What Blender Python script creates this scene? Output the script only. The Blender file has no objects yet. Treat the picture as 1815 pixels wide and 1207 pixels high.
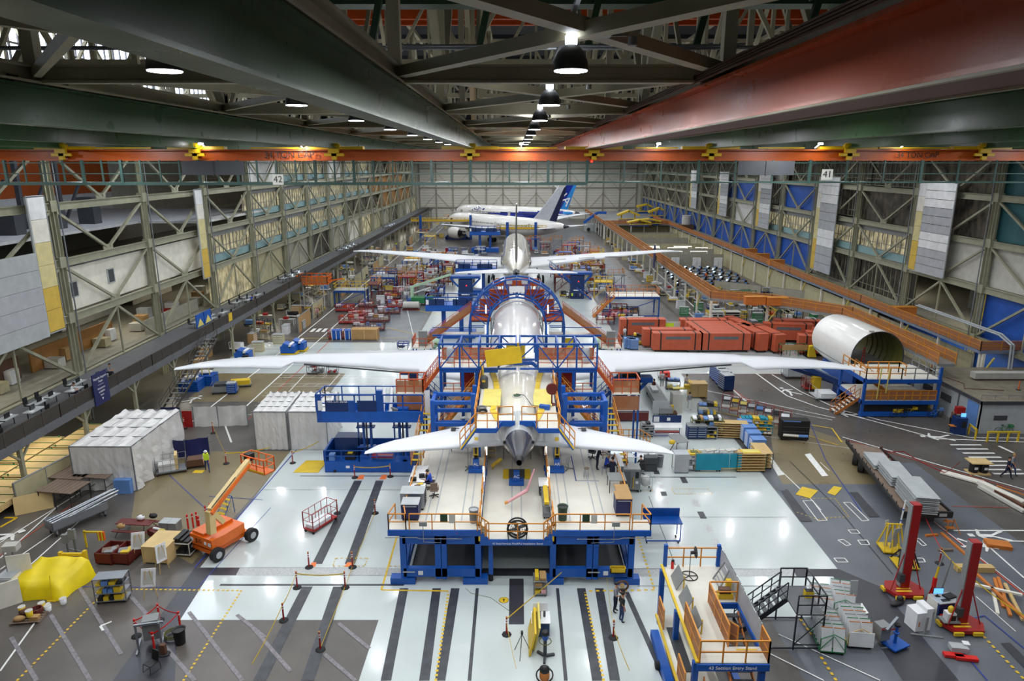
import bpy, bmesh, math, random
from mathutils import Vector, Matrix, Euler
random.seed(7)
PI = math.pi
S = bpy.context.scene
COL = S.collection
# ---------------------------------------------------------------- camera
H = 24.0
cam_d = bpy.data.cameras.new('camera'); cam_d.sensor_width = 36; cam_d.lens = 24.0
cam_d.clip_start = 0.1; cam_d.clip_end = 1000
cam = bpy.data.objects.new('camera', cam_d); COL.objects.link(cam)
cam.location = (0, 0, H); cam.rotation_euler = (math.radians(90-14.66), 0, math.radians(0.206))
S.camera = cam
CR = cam.rotation_euler.to_matrix(); FPX = 1210.0
def ray(px, py): return CR @ Vector(((px-907.5)/FPX, -(py-603.5)/FPX, -1.0))
def P(px, py, z=0.0):
    "point of the place at height z seen at that spot of the photograph"
    d = ray(px, py); t = (z-H)/d.z; return Vector((d.x*t, d.y*t, z))
def Q(px, py, y):
    d = ray(px, py); t = y/d.y; return Vector((d.x*t, y, H+d.z*t))
# ---------------------------------------------------------------- view
S.view_settings.view_transform = 'Standard'; S.view_settings.look = 'None'
S.view_settings.gamma = 1; S.view_settings.use_curve_mapping = False
S.view_settings.exposure = 0.0
W = bpy.data.worlds.new('world'); S.world = W; W.use_nodes = True
bg = W.node_tree.nodes['Background']; bg.inputs[0].default_value = (0.62, 0.72, 0.9, 1); bg.inputs[1].default_value = 1.0
LAMP_W = 380.0
LAMP_ROWS = [(-36.6, 12, 12.2), (-29.1, 10.4, 12.2), (-21.6, 12, 12.2), (-14, 10.4, 12.2), (-5.0, 10.4, 6.1), (0.8, 10.4, 6.1), (8, 10.4, 12.2), (14.8, 12, 12.2), (22.4, 10.4, 12.2), (30, 12, 12.2), (37.4, 12, 12.2), (47, 12, 24.4)]
# ---------------------------------------------------------------- materials
def lin(c): return tuple(((x/255.0)/12.92 if x <= 10 else ((x/255.0+0.055)/1.055)**2.4) for x in c)
MATS = {}
def mat(name, c, rough=0.5, metal=0.0, var=0.10, scale=1.2, emit=None, alpha=None, coat=0.0, bump=0.0):
    if name in MATS: return MATS[name]
    m = bpy.data.materials.new(name); m.use_nodes = True; nt = m.node_tree; N = nt.nodes; L = nt.links
    b = N['Principled BSDF']; c = lin(c)
    if emit is not None:
        b.inputs['Base Color'].default_value = (*c, 1); b.inputs['Emission Color'].default_value = (*c, 1); b.inputs['Emission Strength'].default_value = emit
    else:
        tc = N.new('ShaderNodeTexCoord'); nz = N.new('ShaderNodeTexNoise'); nz.inputs['Scale'].default_value = scale; nz.inputs['Detail'].default_value = 5
        L.new(tc.outputs['Object'], nz.inputs['Vector'])
        cr = N.new('ShaderNodeValToRGB'); cr.color_ramp.elements[0].position = 0.3; cr.color_ramp.elements[1].position = 0.7
        cr.color_ramp.elements[0].color = (*[x*(1-var) for x in c], 1); cr.color_ramp.elements[1].color = (*[min(1, x*(1+var)) for x in c], 1)
        L.new(nz.outputs['Fac'], cr.inputs[0]); L.new(cr.outputs[0], b.inputs['Base Color'])
        if bump:
            bp = N.new('ShaderNodeBump'); bp.inputs['Strength'].default_value = bump; bp.inputs['Distance'].default_value = 0.1
            n2 = N.new('ShaderNodeTexNoise'); n2.inputs['Scale'].default_value = scale*2.5; n2.inputs['Detail'].default_value = 6; L.new(tc.outputs['Object'], n2.inputs['Vector'])
            L.new(n2.outputs['Fac'], bp.inputs['Height']); L.new(bp.outputs[0], b.inputs['Normal'])
    b.inputs['Roughness'].default_value = rough; b.inputs['Metallic'].default_value = metal
    b.inputs['Coat Weight'].default_value = coat
    if alpha is not None: b.inputs['Alpha'].default_value = alpha
    MATS[name] = m; return m
def M(n): return MATS[n]
mat('beam_green', (60,88,58), .3, var=.05, scale=.4); mat('crane_red', (186,78,34), .3, var=.05, scale=.4)
for n, c, r, me in [
 ('white', (225,226,228), .35, 0), ('white_matt', (200,200,198), .7, 0), ('cream', (224,220,208), .45, 0), ('offwhite', (188,186,178), .6, 0),
 ('blue', (12,72,150), .4, 0), ('blue_dark', (10,44,96), .4, 0), ('blue_deck', (12,82,170), .4, 0), ('blue_wall', (26,80,168), .55, 0), ('blue_light', (96,136,196), .5, 0), ('navy', (24,32,84), .5, 0),
 ('orange', (206,134,42), .45, 0), ('orange_red', (186,80,34), .5, 0), ('orange_box', (186,86,56), .6, 0), ('orange_vivid', (222,104,24), .35, 0),
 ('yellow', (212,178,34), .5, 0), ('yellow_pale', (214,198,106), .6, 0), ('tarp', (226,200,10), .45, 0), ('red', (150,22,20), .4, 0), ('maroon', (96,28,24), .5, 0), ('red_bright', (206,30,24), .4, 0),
 ('teal', (20,134,158), .7, 0), ('green', (42,120,72), .4, 0), ('green_dark', (34,62,40), .5, 0), ('green_pale', (170,200,172), .5, 0), ('olive', (96,96,40), .6, 0),
 ('beam_green', (58,82,58), .3, 0), ('rail_green', (48,72,66), .45, 0), ('crane_orange', (172,78,18), .4, 0), ('crane_red', (176,80,44), .3, 0), ('crane_yellow', (206,168,12), .45, 0),
 ('steel_beige', (150,149,128), .5, 0), ('truss', (176,170,144), .55, 0), ('beige', (176,168,134), .6, 0), ('partition', (158,154,140), .75, 0), ('grey', (128,130,130), .5, 0), ('grey_light', (168,172,174), .45, 0), ('grey_dark', (62,64,68), .5, 0), ('grey_mid', (96,98,102), .6, 0),
 ('black', (22,22,24), .5, 0), ('rubber', (30,30,32), .75, 0), ('brown', (92,62,44), .6, 0), ('cardboard', (170,134,86), .8, 0), ('wood', (196,166,112), .7, 0), ('ply', (206,178,124), .65, 0), ('wood_orange', (190,112,44), .6, 0), ('wood_old', (120,102,88), .8, 0),
 ('chrome', (190,192,196), .2, 1), ('alu', (170,174,180), .35, .8), ('dark_metal', (70,72,78), .3, .8), ('galv', (140,144,150), .4, .6),
 ('skin', (190,136,106), .6, 0), ('hair_dark', (40,28,22), .8, 0), ('hair_grey', (170,166,160), .8, 0), ('cloth_blue', (26,70,180), .8, 0), ('cloth_navy', (22,26,52), .85, 0), ('cloth_white', (214,214,216), .85, 0), ('cloth_grey', (130,134,140), .85, 0), ('jeans', (44,62,104), .85, 0), ('hi_vis', (190,220,40), .7, 0), ('pink', (226,170,176), .7, 0),
 ('rail_dark', (66,60,54), .6, 0), ('teal_wall', (38,92,98), .6, 0), ('orange_wall', (176,84,30), .6, 0), ('yellow_wall', (200,176,30), .6, 0), ('brass_wall', (150,104,48), .7, 0)]:
    mat(n, c, r, me)
mat('lamp_glow', (240,246,255), emit=26); mat('cap_glow', (235,242,255), emit=7); mat('tube_glow', (255,252,240), emit=9)
mat('win_warm', (226,214,160), emit=.62); mat('win_day', (226,236,255), emit=4.0); mat('screen', (90,160,235), emit=1.7); mat('screen_white', (200,220,240), emit=1.4)
mat('red_glow', (255,30,20), emit=6); mat('led_strip', (255,250,235), emit=5)
mat('plane_white', (232,230,226), .16, var=.03, coat=.4); mat('wing_white', (206,208,212), .3, var=.03, scale=.5); mat('plane_unpainted', (206,202,190), .14, var=.08, scale=.6, coat=.5)
mat('deck_white', (208,204,193), .35, var=.06, scale=.8); mat('plastic_sheet', (218,216,214), .32, var=.08, scale=1.0, alpha=.9, bump=.25); mat('mesh_dark', (60,54,48), .7, alpha=.82); mat('mesh_orange', (172,112,66), .7, alpha=.7); mat('boom_cream', (212,186,128), .4); mat('roof_grey', (128,120,104), .8, var=.2); mat('tape_worn', (124,120,124), .5, var=.3, scale=5)
mat('clear_sheet', (200,205,205), .25, alpha=.35); mat('mesh_grey', (176,178,184), .6, alpha=.88)
for n_ in ('beam_green', 'crane_red'):   # uneven glossy paint
    nt = MATS[n_].node_tree; b = nt.nodes['Principled BSDF']; tc = nt.nodes.new('ShaderNodeTexCoord'); nz = nt.nodes.new('ShaderNodeTexNoise'); nz.inputs['Scale'].default_value = 1.1; nz.inputs['Detail'].default_value = 6; mr = nt.nodes.new('ShaderNodeMapRange'); mr.inputs[1].default_value = .35; mr.inputs[2].default_value = .65; mr.inputs[3].default_value = .27; mr.inputs[4].default_value = .33
    nt.links.new(tc.outputs['Object'], nz.inputs['Vector']); nt.links.new(nz.outputs['Fac'], mr.inputs[0]); nt.links.new(mr.outputs[0], b.inputs['Roughness']); b.inputs['Specular IOR Level'].default_value = .12
    bp = nt.nodes.new('ShaderNodeBump'); bp.inputs['Strength'].default_value = .08; bp.inputs['Distance'].default_value = .03; nt.links.new(nz.outputs['Fac'], bp.inputs['Height']); nt.links.new(bp.outputs[0], b.inputs['Normal'])
# ---------------------------------------------------------------- mesh builder
class MB:
    def __init__(s): s.v = []; s.f = []; s.sm = []; s.mi = []; s.cur = 0; s.mats = []; s.T = None
    def use(s, m):
        if m not in s.mats: s.mats.append(m)
        s.cur = s.mats.index(m); return s
    def _add(s, vs, fs, smooth=False):
        o = len(s.v)
        if s.T is not None: vs = [s.T @ Vector(v) for v in vs]
        s.v += [tuple(v) for v in vs]; s.f += [tuple(i+o for i in f) for f in fs]
        s.sm += [smooth]*len(fs); s.mi += [s.cur]*len(fs); return s
    def box(s, x0, y0, z0, x1, y1, z1):
        vs = [(x0,y0,z0),(x1,y0,z0),(x1,y1,z0),(x0,y1,z0),(x0,y0,z1),(x1,y0,z1),(x1,y1,z1),(x0,y1,z1)]
        return s._add(vs, [(0,3,2,1),(4,5,6,7),(0,1,5,4),(1,2,6,5),(2,3,7,6),(3,0,4,7)])
    def cb(s, c, sx, sy, sz, rz=0, rx=0, ry=0):
        R = Euler((rx,ry,rz)).to_matrix(); c = Vector(c)
        vs = [c + R @ Vector((a*sx/2, b*sy/2, d*sz/2)) for d in (-1,1) for a, b in ((-1,-1),(1,-1),(1,1),(-1,1))]
        return s._add(vs, [(0,3,2,1),(4,5,6,7),(0,1,5,4),(1,2,6,5),(2,3,7,6),(3,0,4,7)])
    def bar(s, p, q, w, h=None):
        "square bar from p to q, w wide, h deep (in the vertical sense)"
        h = h or w; p = Vector(p); q = Vector(q); d = (q-p)
        if d.length < 1e-6: return s
        d.normalize(); up = Vector((0,0,1)) if abs(d.z) < .99 else Vector((0,1,0))
        a = d.cross(up).normalized()*(w/2); b = a.cross(d).normalized()*(h/2)
        vs = [e + i*a + j*b for e in (p, q) for i, j in ((-1,-1),(1,-1),(1,1),(-1,1))]
        return s._add(vs, [(0,3,2,1),(4,5,6,7),(0,1,5,4),(1,2,6,5),(2,3,7,6),(3,0,4,7)])
    def ibeam(s, p, q, w, h, t=.05):
        p = Vector(p); q = Vector(q); k = Vector((0,0,h/2-t/2))
        s.bar(p+k, q+k, w, t); s.bar(p-k, q-k, w, t); return s.bar(p, q, t, h-2*t)
    def cyl(s, p, q, r, r2=None, n=10, caps=True, smooth=True):
        r2 = r if r2 is None else r2; p = Vector(p); q = Vector(q); d = (q-p).normalized()
        up = Vector((0,0,1)) if abs(d.z) < .99 else Vector((0,1,0))
        a = d.cross(up).normalized(); b = a.cross(d)
        vs = []
        for e, rr in ((p, r), (q, r2)):
            for i in range(n): t = 2*PI*i/n; vs.append(e + a*rr*math.cos(t) + b*rr*math.sin(t))
        s._add(vs, [(i, (i+1)%n, n+(i+1)%n, n+i) for i in range(n)], smooth)
        if caps: s._add(vs[:n], [tuple(reversed(range(n)))]); s._add(vs[n:], [tuple(range(n))])
        return s
    def tube(s, pts, r, n=6, closed=False):
        pts = [Vector(p) for p in pts]; m = len(pts)
        for i in range(m if closed else m-1): s.cyl(pts[i], pts[(i+1)%m], r, n=n)
        return s
    def lathe(s, prof, n=16, c=(0,0,0), smooth=True):
        c = Vector(c); vs = []
        for r, z in prof:
            for i in range(n): t = 2*PI*i/n; vs.append(c + Vector((r*math.cos(t), r*math.sin(t), z)))
        fs = [(j*n+i, j*n+(i+1)%n, (j+1)*n+(i+1)%n, (j+1)*n+i) for j in range(len(prof)-1) for i in range(n)]
        s._add(vs, fs, smooth)
        if prof[0][0] > .001: s._add(vs[:n], [tuple(reversed(range(n)))])
        if prof[-1][0] > .001: s._add(vs[-n:], [tuple(range(n))])
        return s
    def prism(s, poly, z0, z1):
        n = len(poly); vs = [(x,y,z0) for x, y in poly] + [(x,y,z1) for x, y in poly]
        return s._add(vs, [tuple(reversed(range(n))), tuple(range(n, 2*n))] + [(i, (i+1)%n, n+(i+1)%n, n+i) for i in range(n)])
    def slab(s, pts, th):
        "polygon of 3-D points given thickness along its normal"
        pts = [Vector(p) for p in pts]; n = len(pts); nn = (pts[1]-pts[0]).cross(pts[2]-pts[0]).normalized()*th
        return s._add(pts + [p-nn for p in pts], [tuple(range(n)), tuple(reversed(range(n, 2*n)))] + [(i, n+i, n+(i+1)%n, (i+1)%n) for i in range(n)])
    def poly(s, pts): return s._add(pts, [tuple(range(len(pts)))])
    def loft(s, rings, smooth=True, caps=True):
        n = len(rings[0]); vs = [v for r in rings for v in r]
        s._add(vs, [(j*n+i, j*n+(i+1)%n, (j+1)*n+(i+1)%n, (j+1)*n+i) for j in range(len(rings)-1) for i in range(n)], smooth)
        if caps: s._add(rings[0], [tuple(reversed(range(n)))]); s._add(rings[-1], [tuple(range(n))])
        return s
    def ell(s, c, rx, ry, rz, n=12, m=8):
        c = Vector(c); prof = [(math.sin(PI*j/m), -math.cos(PI*j/m)) for j in range(m+1)]
        vs = [c + Vector((rx*a*math.cos(2*PI*i/n), ry*a*math.sin(2*PI*i/n), rz*z)) for a, z in prof for i in range(n)]
        return s._add(vs, [(j*n+i, j*n+(i+1)%n, (j+1)*n+(i+1)%n, (j+1)*n+i) for j in range(m) for i in range(n)], True)
    def build(s, name, m=None, parent=None, loc=(0,0,0), rz=0):
        me = bpy.data.meshes.new(name); me.from_pydata(s.v, [], s.f)
        ms = s.mats if s.mats else [m]
        for q in ms: me.materials.append(MATS[q] if isinstance(q, str) else q)
        me.polygons.foreach_set('material_index', s.mi if s.mats else [0]*len(s.f)); me.polygons.foreach_set('use_smooth', s.sm); me.update()
        o = bpy.data.objects.new(name, me); COL.objects.link(o); o.location = loc; o.rotation_euler = (0,0,rz)
        if parent is not None: o.parent = parent
        return o
def tag(o, label=None, cat=None, group=None, kind=None):
    if label: o['label'] = label
    if cat: o['category'] = cat
    if group: o['group'] = group
    if kind: o['kind'] = kind
    return o
def thing(name, label, cat, loc=(0,0,0), rz=0, group=None):
    o = bpy.data.objects.new(name, None); COL.objects.link(o); o.empty_display_size = .2
    o.location = loc; o.rotation_euler = (0,0,rz); return tag(o, label, cat, group)
KIDS = {}
def dup(root, loc, rz=0, label=None, group=None, sc=None):
    if root.name not in KIDS: KIDS[root.name] = [(c, [g for g in bpy.data.objects if g.parent == c]) for c in bpy.data.objects if c.parent == root]
    r = root.copy(); COL.objects.link(r); r.location = loc; r.rotation_euler = (0,0,rz)
    if sc: r.scale = sc
    if label: r['label'] = label
    if group: r['group'] = group
    for c, gs in KIDS[root.name]:
        c2 = c.copy(); COL.objects.link(c2); c2.parent = r
        for g in gs: g2 = g.copy(); COL.objects.link(g2); g2.parent = c2
    return r
def text(s, size, m, parent, loc, rot=(PI/2,0,0), name='lettering', ext=.004, align='CENTER'):
    cu = bpy.data.curves.new(name, 'FONT'); cu.body = s; cu.size = size; cu.extrude = ext; cu.align_x = align; cu.align_y = 'CENTER'
    t = bpy.data.objects.new(name, cu); COL.objects.link(t)
    me = bpy.data.meshes.new_from_object(t.evaluated_get(bpy.context.evaluated_depsgraph_get()))
    bpy.data.objects.remove(t); o = bpy.data.objects.new(name, me); COL.objects.link(o); me.materials.clear(); me.materials.append(MATS[m])
    o.location = loc; o.rotation_euler = rot; o.parent = parent; return o
def rail(mb, pts, h=1.07, r=.025, step=1.6, mid=True, toe=0.0):
    "guard rail along 3-D points"
    pts = [Vector(p) for p in pts]; up = Vector((0,0,h))
    for a, b in zip(pts, pts[1:]):
        n = max(1, round((b-a).length/step))
        for i in range(n+1): p = a.lerp(b, i/n); mb.bar(p, p+up, r*2)
        mb.bar(a+up, b+up, r*2); 
        if mid: mb.bar(a+up*.5, b+up*.5, r*1.8)
        if toe: mb.bar(a+Vector((0,0,toe/2)), b+Vector((0,0,toe/2)), .02, toe)
    return mb
# ================================================================ FLOOR
fl = MB()
def floor_mat(name, c, rough, var, scale, stain=.0, coat=0.0, spec=.5):
    m = mat(name, c, rough, var=var, scale=scale); nt = m.node_tree; N = nt.nodes; L = nt.links; b = N['Principled BSDF']
    tc = N.new('ShaderNodeTexCoord'); n2 = N.new('ShaderNodeTexNoise'); n2.inputs['Scale'].default_value = .35; n2.inputs['Detail'].default_value = 8; n2.inputs['Roughness'].default_value = .65
    L.new(tc.outputs['Object'], n2.inputs['Vector'])
    mr = N.new('ShaderNodeMapRange'); mr.inputs[3].default_value = max(.03, rough-.09); mr.inputs[4].default_value = rough+.14; L.new(n2.outputs['Fac'], mr.inputs[0]); L.new(mr.outputs[0], b.inputs['Roughness'])
    bp = N.new('ShaderNodeBump'); bp.inputs['Strength'].default_value = .12; bp.inputs['Distance'].default_value = .05
    n3 = N.new('ShaderNodeTexNoise'); n3.inputs['Scale'].default_value = 1.6; n3.inputs['Detail'].default_value = 3; L.new(tc.outputs['Object'], n3.inputs['Vector']); L.new(n3.outputs['Fac'], bp.inputs['Height']); L.new(bp.outputs[0], b.inputs['Normal'])
    b.inputs['Coat Weight'].default_value = coat; b.inputs['Coat Roughness'].default_value = .08; return m
floor_mat('floor_dark', (88,84,80), .28, .26, .25); floor_mat('floor_white', (192,200,199), .17, .05, .3, coat=.3); floor_mat('floor_slate', (96,100,107), .3, .18, .3)
floor_mat('floor_tan', (122,110,82), .28, .16, .25); floor_mat('floor_near', (90,84,79), .34, .26, .3); floor_mat('floor_char', (54,54,62), .35, .18, .5)
mat('line_white', (226,226,222), .5, var=.12, scale=4); mat('line_yellow', (214,176,40), .5, var=.15, scale=4); mat('line_blue', (40,62,140), .5); mat('line_red', (176,70,50), .5); mat('line_dark', (58,60,66), .4, var=.3, scale=2); mat('grate', (176,178,178), .4, var=.2, scale=9); mat('line_orange', (236,120,60), .6)
fl.use('floor_dark').box(-76, -30, -.3, 82, 306, 0)
ZL = [0.004]
def up(d=.00012): ZL[0] += d
def area(m, pts, dz=.004):
    up(); fl.use(m); vs = [P(x, y) for x, y in pts]; vs = [(v.x, v.y, ZL[0]) for v in vs]
    a = sum(vs[i][0]*vs[(i+1)%len(vs)][1]-vs[(i+1)%len(vs)][0]*vs[i][1] for i in range(len(vs)))
    if a < 0: vs.reverse()
    fl.poly(vs)
def rect(m, x0, y0, x1, y1): up(); fl.use(m).poly([(x0,y0,ZL[0]),(x1,y0,ZL[0]),(x1,y1,ZL[0]),(x0,y1,ZL[0])])
def line(m, pts, w=.12, dash=None, px=True):
    up(); fl.use(m); vs = [(P(*p) if px else Vector((p[0], p[1], 0))) for p in pts]
    for a, b in zip(vs, vs[1:]):
        d = b-a; L_ = d.length; d.normalize(); n = Vector((-d.y, d.x, 0))*w/2
        segs = [(0, L_)] if not dash else [(k*dash, min(L_, k*dash+dash*.5)) for k in range(int(L_/dash)+1)]
        for s0, s1 in segs:
            if s1-s0 < .01: continue
            p, q = a+d*s0, a+d*s1; fl.poly([(p.x-n.x, p.y-n.y, ZL[0]), (q.x-n.x, q.y-n.y, ZL[0]), (q.x+n.x, q.y+n.y, ZL[0]), (p.x+n.x, p.y+n.y, ZL[0])])
# large fields
rect('floor_slate', 13.9, 18, 33, 52); rect('floor_near', -40, 15, -10, 36)
area('floor_tan', [(380,660),(620,660),(560,712),(330,712)]); area('floor_tan', [(1360,735),(1540,795),(1590,858),(1380,858)]); area('floor_tan',[(250,800),(520,800),(340,1000),(230,940)])
ZL[0] = .008
rect('floor_white', -19.2, 36.8, 19.7, 63); rect('floor_white', -19.8, 63, 19.5, 77); rect('floor_white', -36, 76.4, 38, 90.6); rect('floor_white', -13.6, 90, 14.4, 125); rect('floor_white', -13.6, 125, 14.4, 178)
area('floor_white', [(370,1020),(1477,1022),(1510,1094),(1165,1094),(1192,1207),(1300,1500),(560,1500),(636,1207),(671,1099),(315,1099)])
rect('floor_slate', 14.6, 91, 24, 300); rect('floor_slate', -24, 91, -14, 150)
ZL[0] = .012
# near strip: dark band and steel gratings between the two white fields
area('floor_char', [(345,1007),(1487,1009),(1560,1040),(1490,1040),(1477,1022),(370,1020)])
area('grate', [(425,1007),(716,1007),(716,1020),(418,1020)]); area('grate', [(1115,1009),(1405,1009),(1412,1022),(1118,1022)])
area('floor_char', [(345,1007),(370,1020),(200,1207),(310,1207),(315,1099)]); area('floor_char', [(1560,1040),(1490,1040),(1600,1207),(1700,1207)])
area('floor_char', [(200,1207),(345,1007),(370,1020),(250,1207)])
ZL[0] = .016
for a, b in (((460,1207),(545,1040)),((545,1207),(600,1040)),((562,1000),(635,852)),((620,1000),(673,852))):
    line('line_dark', [a, b], .62); 
for a, b in (((684,1207),(716,1043)),((752,1207),(774,1043)),((780,1207),(807,1043)),((1059,1207),(1030,1043)),((1090,1207),(1062,1043))): line('line_dark', [a, b], .5)
for a, b in (((832,1207),(846,1043)),((1003,1207),(988,1043))): line('line_dark', [a, b], .18)
for a, b in (((772,1207),(795,1050)),((1062+8,1207),(1040-3,1050))): line('line_yellow', [a, b], .14, dash=.3)
line('line_yellow', [(704,950),(676,1046),(795,1048)], .12); line('line_yellow', [(1130,950),(1160,1046),(1040,1048)], .14, dash=.4)
area('floor_char', [(903,1026),(928,1026),(929,1107),(902,1107)])
line('line_dark', [(532,844),(730,844)], .1); line('line_dark', [(1150,846),(1305,846)], .14); line('line_dark',[(390,1037),(716,1037)],.16); line('line_dark',[(1130,1039),(1480,1039)],.06)
for c in ((555,1001),(618,1001),(640,846),(680,846)): 
    x, y = c; area('line_orange', [(x-8,y+4),(x+4,y+4),(x+6,y-4),(x-2,y-4)])
# worn double rail on the right (alternating grey patches)
for x0, x1 in (((1192,812),(1295,1012)),((1155,812),(1195,930))):
    a = P(*x0); b = P(*x1); n = 9
    for k in range(n):
        p = a.lerp(b, k/n); q = a.lerp(b, (k+.55)/n); fl.use('line_dark' if k%3 == 2 else 'grate').poly([(p.x-.22,p.y,ZL[0]),(p.x+.22,p.y,ZL[0]),(q.x+.22,q.y,ZL[0]),(q.x-.22,q.y,ZL[0])])
line('line_dark', [(1110,1050),(1180,1207)], .3); line('line_dark',[(1150,880),(1200,1010)],.05)
# blue and yellow-black lines at left
line('line_blue', [(345,1007),(525,798)], .1); line('line_yellow', [(232,1045),(428,1047)], .12, dash=.28); line('line_yellow', [(428,1047),(325,1207)], .12, dash=.28); line('line_yellow', [(30,1207),(175,1060)], .12, dash=.28)
line('line_blue', [(140,1040),(350,1042),(480,900)], .05); line('line_blue',[(300,842),(368,905)],.06); line('line_blue',[(370,880),(465,886)],.06)
for pts in (((0,962),(150,868),(250,800)), ((0,1010),(95,945)), ((0,1050),(190,880)), ((50,1095),(90,1065),(0,1190)), ((0,990),(100,900))): line('line_white', pts, .1)
line('line_red', [(0,985),(130,893)], .08)
for a, b in (((20,1130),(65,1207)),((90,1090),(160,1207)),((140,1040),(215,1160)),((225,1050),(270,1100)),((335,1085),(430,1207)),((270,1120),(345,1207)),((420,1090),(470,1130)),((600,1105),(655,1150)),((450,1115),(515,1190)),((575,1160),(630,1207))): line('tape_worn', [a, b], .2)
line('line_white', [(178,1110),(198,1102)], .12); line('line_white', [(183,1118),(178,1110)], .12)
line('line_yellow', [(18,925),(30,918),(8,918)], .2); line('line_yellow', [(0,935),(18,925)], .2)
# walkway at left, running to the far wall
for x in (-30.5, -27.2): line('line_white', [(x, 76), (x, 290)], .16, px=False)
line('line_white', [(-27.2,90),(-27.2,60),(-25,56)], .16, px=False); line('line_white', [(-30.5,80),(-30.8,58)], .16, px=False); line('line_red', [(-25.6,140),(-25.6,60)], .1, px=False)
for k in range(10): rect('line_white', -29.9+k*.85, 96.5, -29.4+k*.85, 98.6)
for yy in (62.8, 65.5, 68.4, 71.6, 74.6):
    for d in (0, .9): line('line_white', [(-27+(71-yy)*.1, yy+d), (-14, yy+d)], .06, px=False)
    for k in range(9): line('line_white', [(-26+k*1.3, yy), (-25.6+k*1.3, yy+.9)], .05, px=False)
line('line_white', [(-20.4,76),(-20.7,63)], .1, px=False); line('line_white', [(-24.4,76),(-24.2,62)], .1, px=False)
line('line_white', [(-19.6,120),(-13.7,90.8)], .1, px=False)
# walkway at right
for pts in (((1105,451),(1272,600)), ((1125,447),(1291,600))): line('line_white', pts, .18)
line('line_white', [(1340,662),(1395,702),(1450,722),(1545,746),(1660,778),(1815,784)], .18); line('line_white', [(1368,664),(1420,695),(1490,727),(1560,745),(1720,776),(1815,777)], .16)
line('line_white', [(1291,684),(1325,714)], .2); line('line_red', [(1290,681),(1340,722)], .1); line('line_white', [(1240,690),(1480,741)], .12); line('line_white', [(1350,722),(1475,745)], .08); line('line_white',[(1262,760),(1540,800)],.05)
line('line_white', [(1493,775),(1815,868)], .14); line('line_red', [(1500,780),(1815,872)], .1)
line('line_yellow', [(1428,752),(1475,760),(1492,784)], .14); line('line_yellow', [(1240,722),(1385,757),(1487,790)], .1); 
for k in range(9): x, y = 1338+0+k*0, 0
for k in range(8):
    p = P(1712+k*11.2, 789+k*7.3); fl.use('line_white').poly([(p.x-1.35,p.y-.13,ZL[0]),(p.x+1.35,p.y-.13,ZL[0]),(p.x+1.35,p.y+.13,ZL[0]),(p.x-1.35,p.y+.13,ZL[0])])
line('line_white', [(1770,791),(1796,803)], .3); line('line_white', [(1690,941),(1815,941)], .14); line('line_white', [(1742,959),(1815,960)], .12); line('line_white', [(1742,960),(1815,1025)], .12)
line('line_red', [(1655,925),(1815,1055)], .12); line('line_white', [(1650,921),(1815,1050)], .06); line('line_red',[(1687,898),(1790,900)],.06)
area('line_white', [(1357,806),(1364,806),(1390,842),(1379,844)]); area('line_white', [(1426,806),(1436,804),(1468,844),(1457,845)])
line('line_white', [(1381,832),(1440,888),(1455,905)], .09); line('line_white',[(1454,820),(1470,835)],.06); line('line_blue', [(1436,750),(1463,815),(1527,907)], .07); line('line_dark', [(1400,818),(1484,900),(1582,1018)], .07)
area('yellow', [(1410,877),(1422,863),(1450,870),(1436,884)]); area('yellow', [(1466,874),(1478,862),(1493,865),(1480,879)])
area('floor_char', [(1382,868),(1396,868),(1440,925),(1418,925)]); area('floor_char', [(1505,873),(1520,873),(1560,917),(1540,917)]); area('floor_slate',[(1362,845),(1380,845),(1392,870),(1378,870)])
line('line_yellow', [(1412,908),(1450,922),(1468,920)], .06, dash=.3); line('line_yellow', [(1420,884),(1480,884),(1505,917),(1460,918)], .06, dash=.3)
for q in (((1423,888),(1440,888),(1466,923),(1450,924)), ((1495,891),(1507,891),(1540,923),(1528,924)), ((1503,940),(1519,940),(1524,946),(1509,946)), ((1520,958),(1537,958),(1541,966),(1526,966)), ((1478,990),(1497,990),(1503,997),(1484,997)), ((1485,958),(1495,957),(1508,966),(1500,968)), ((1622,956),(1629,955),(1642,967),(1635,968)), ((1621,990),(1636,990),(1640,997),(1624,997))): line('line_white', list(q)+[q[0]], .07)
line('line_yellow', [(1455,1165),(1482,1207)], .14, dash=.36); line('line_yellow', [(1735,1120),(1815,1205)], .14, dash=.36); line('line_yellow', [(1418,1098),(1440,1128)], .12, dash=.36)
line('line_blue', [(1720,1098),(1745,1092),(1815,1150)], .08); line('line_blue', [(1710,1160),(1750,1207)], .08); line('line_white', [(1356,1155),(1460,1207)], .07); line('line_white', [(1380,1125),(1560,1207)], .07); line('line_white',[(1730,1058),(1800,1120)],.06)
area('floor_char', [(1773,1141),(1790,1140),(1815,1165),(1815,1185)]); area('line_white', [(1514,1071),(1528,1070),(1540,1088),(1520,1090)])
line('line_yellow', [(1190,867),(1255,867),(1263,876),(1196,876),(1190,867)], .05, dash=.3); line('line_yellow', [(1112,871),(1157,871),(1152,862)], .05, dash=.3)
line('line_yellow', [(595,990),(652,990),(646,1004)], .06, dash=.3); line('line_yellow', [(595,990),(590,1004),(650,1004)], .06, dash=.3); line('line_yellow',[(695,982),(690,1004),(714,1004)],.06,dash=.3)
for pts in (((1245,660),(1200,660)),((430,662),(600,662))): line('line_white', pts, .06)
for yy in (79.5, 84.5, 87): line('line_dark', [(-36, yy), (38, yy)], .06, px=False)
line('line_dark', [(-19,47),(-8,47)], .03, px=False); line('line_dark', [(19,43),(9,43)], .03, px=False)
line('line_yellow', [(-36,92.5),(-15,93)], .12, px=False); line('line_yellow', [(-17,112),(-12,108)], .12, px=False); line('line_yellow',[(-19,99),(-14,95)],.15,px=False)
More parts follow.
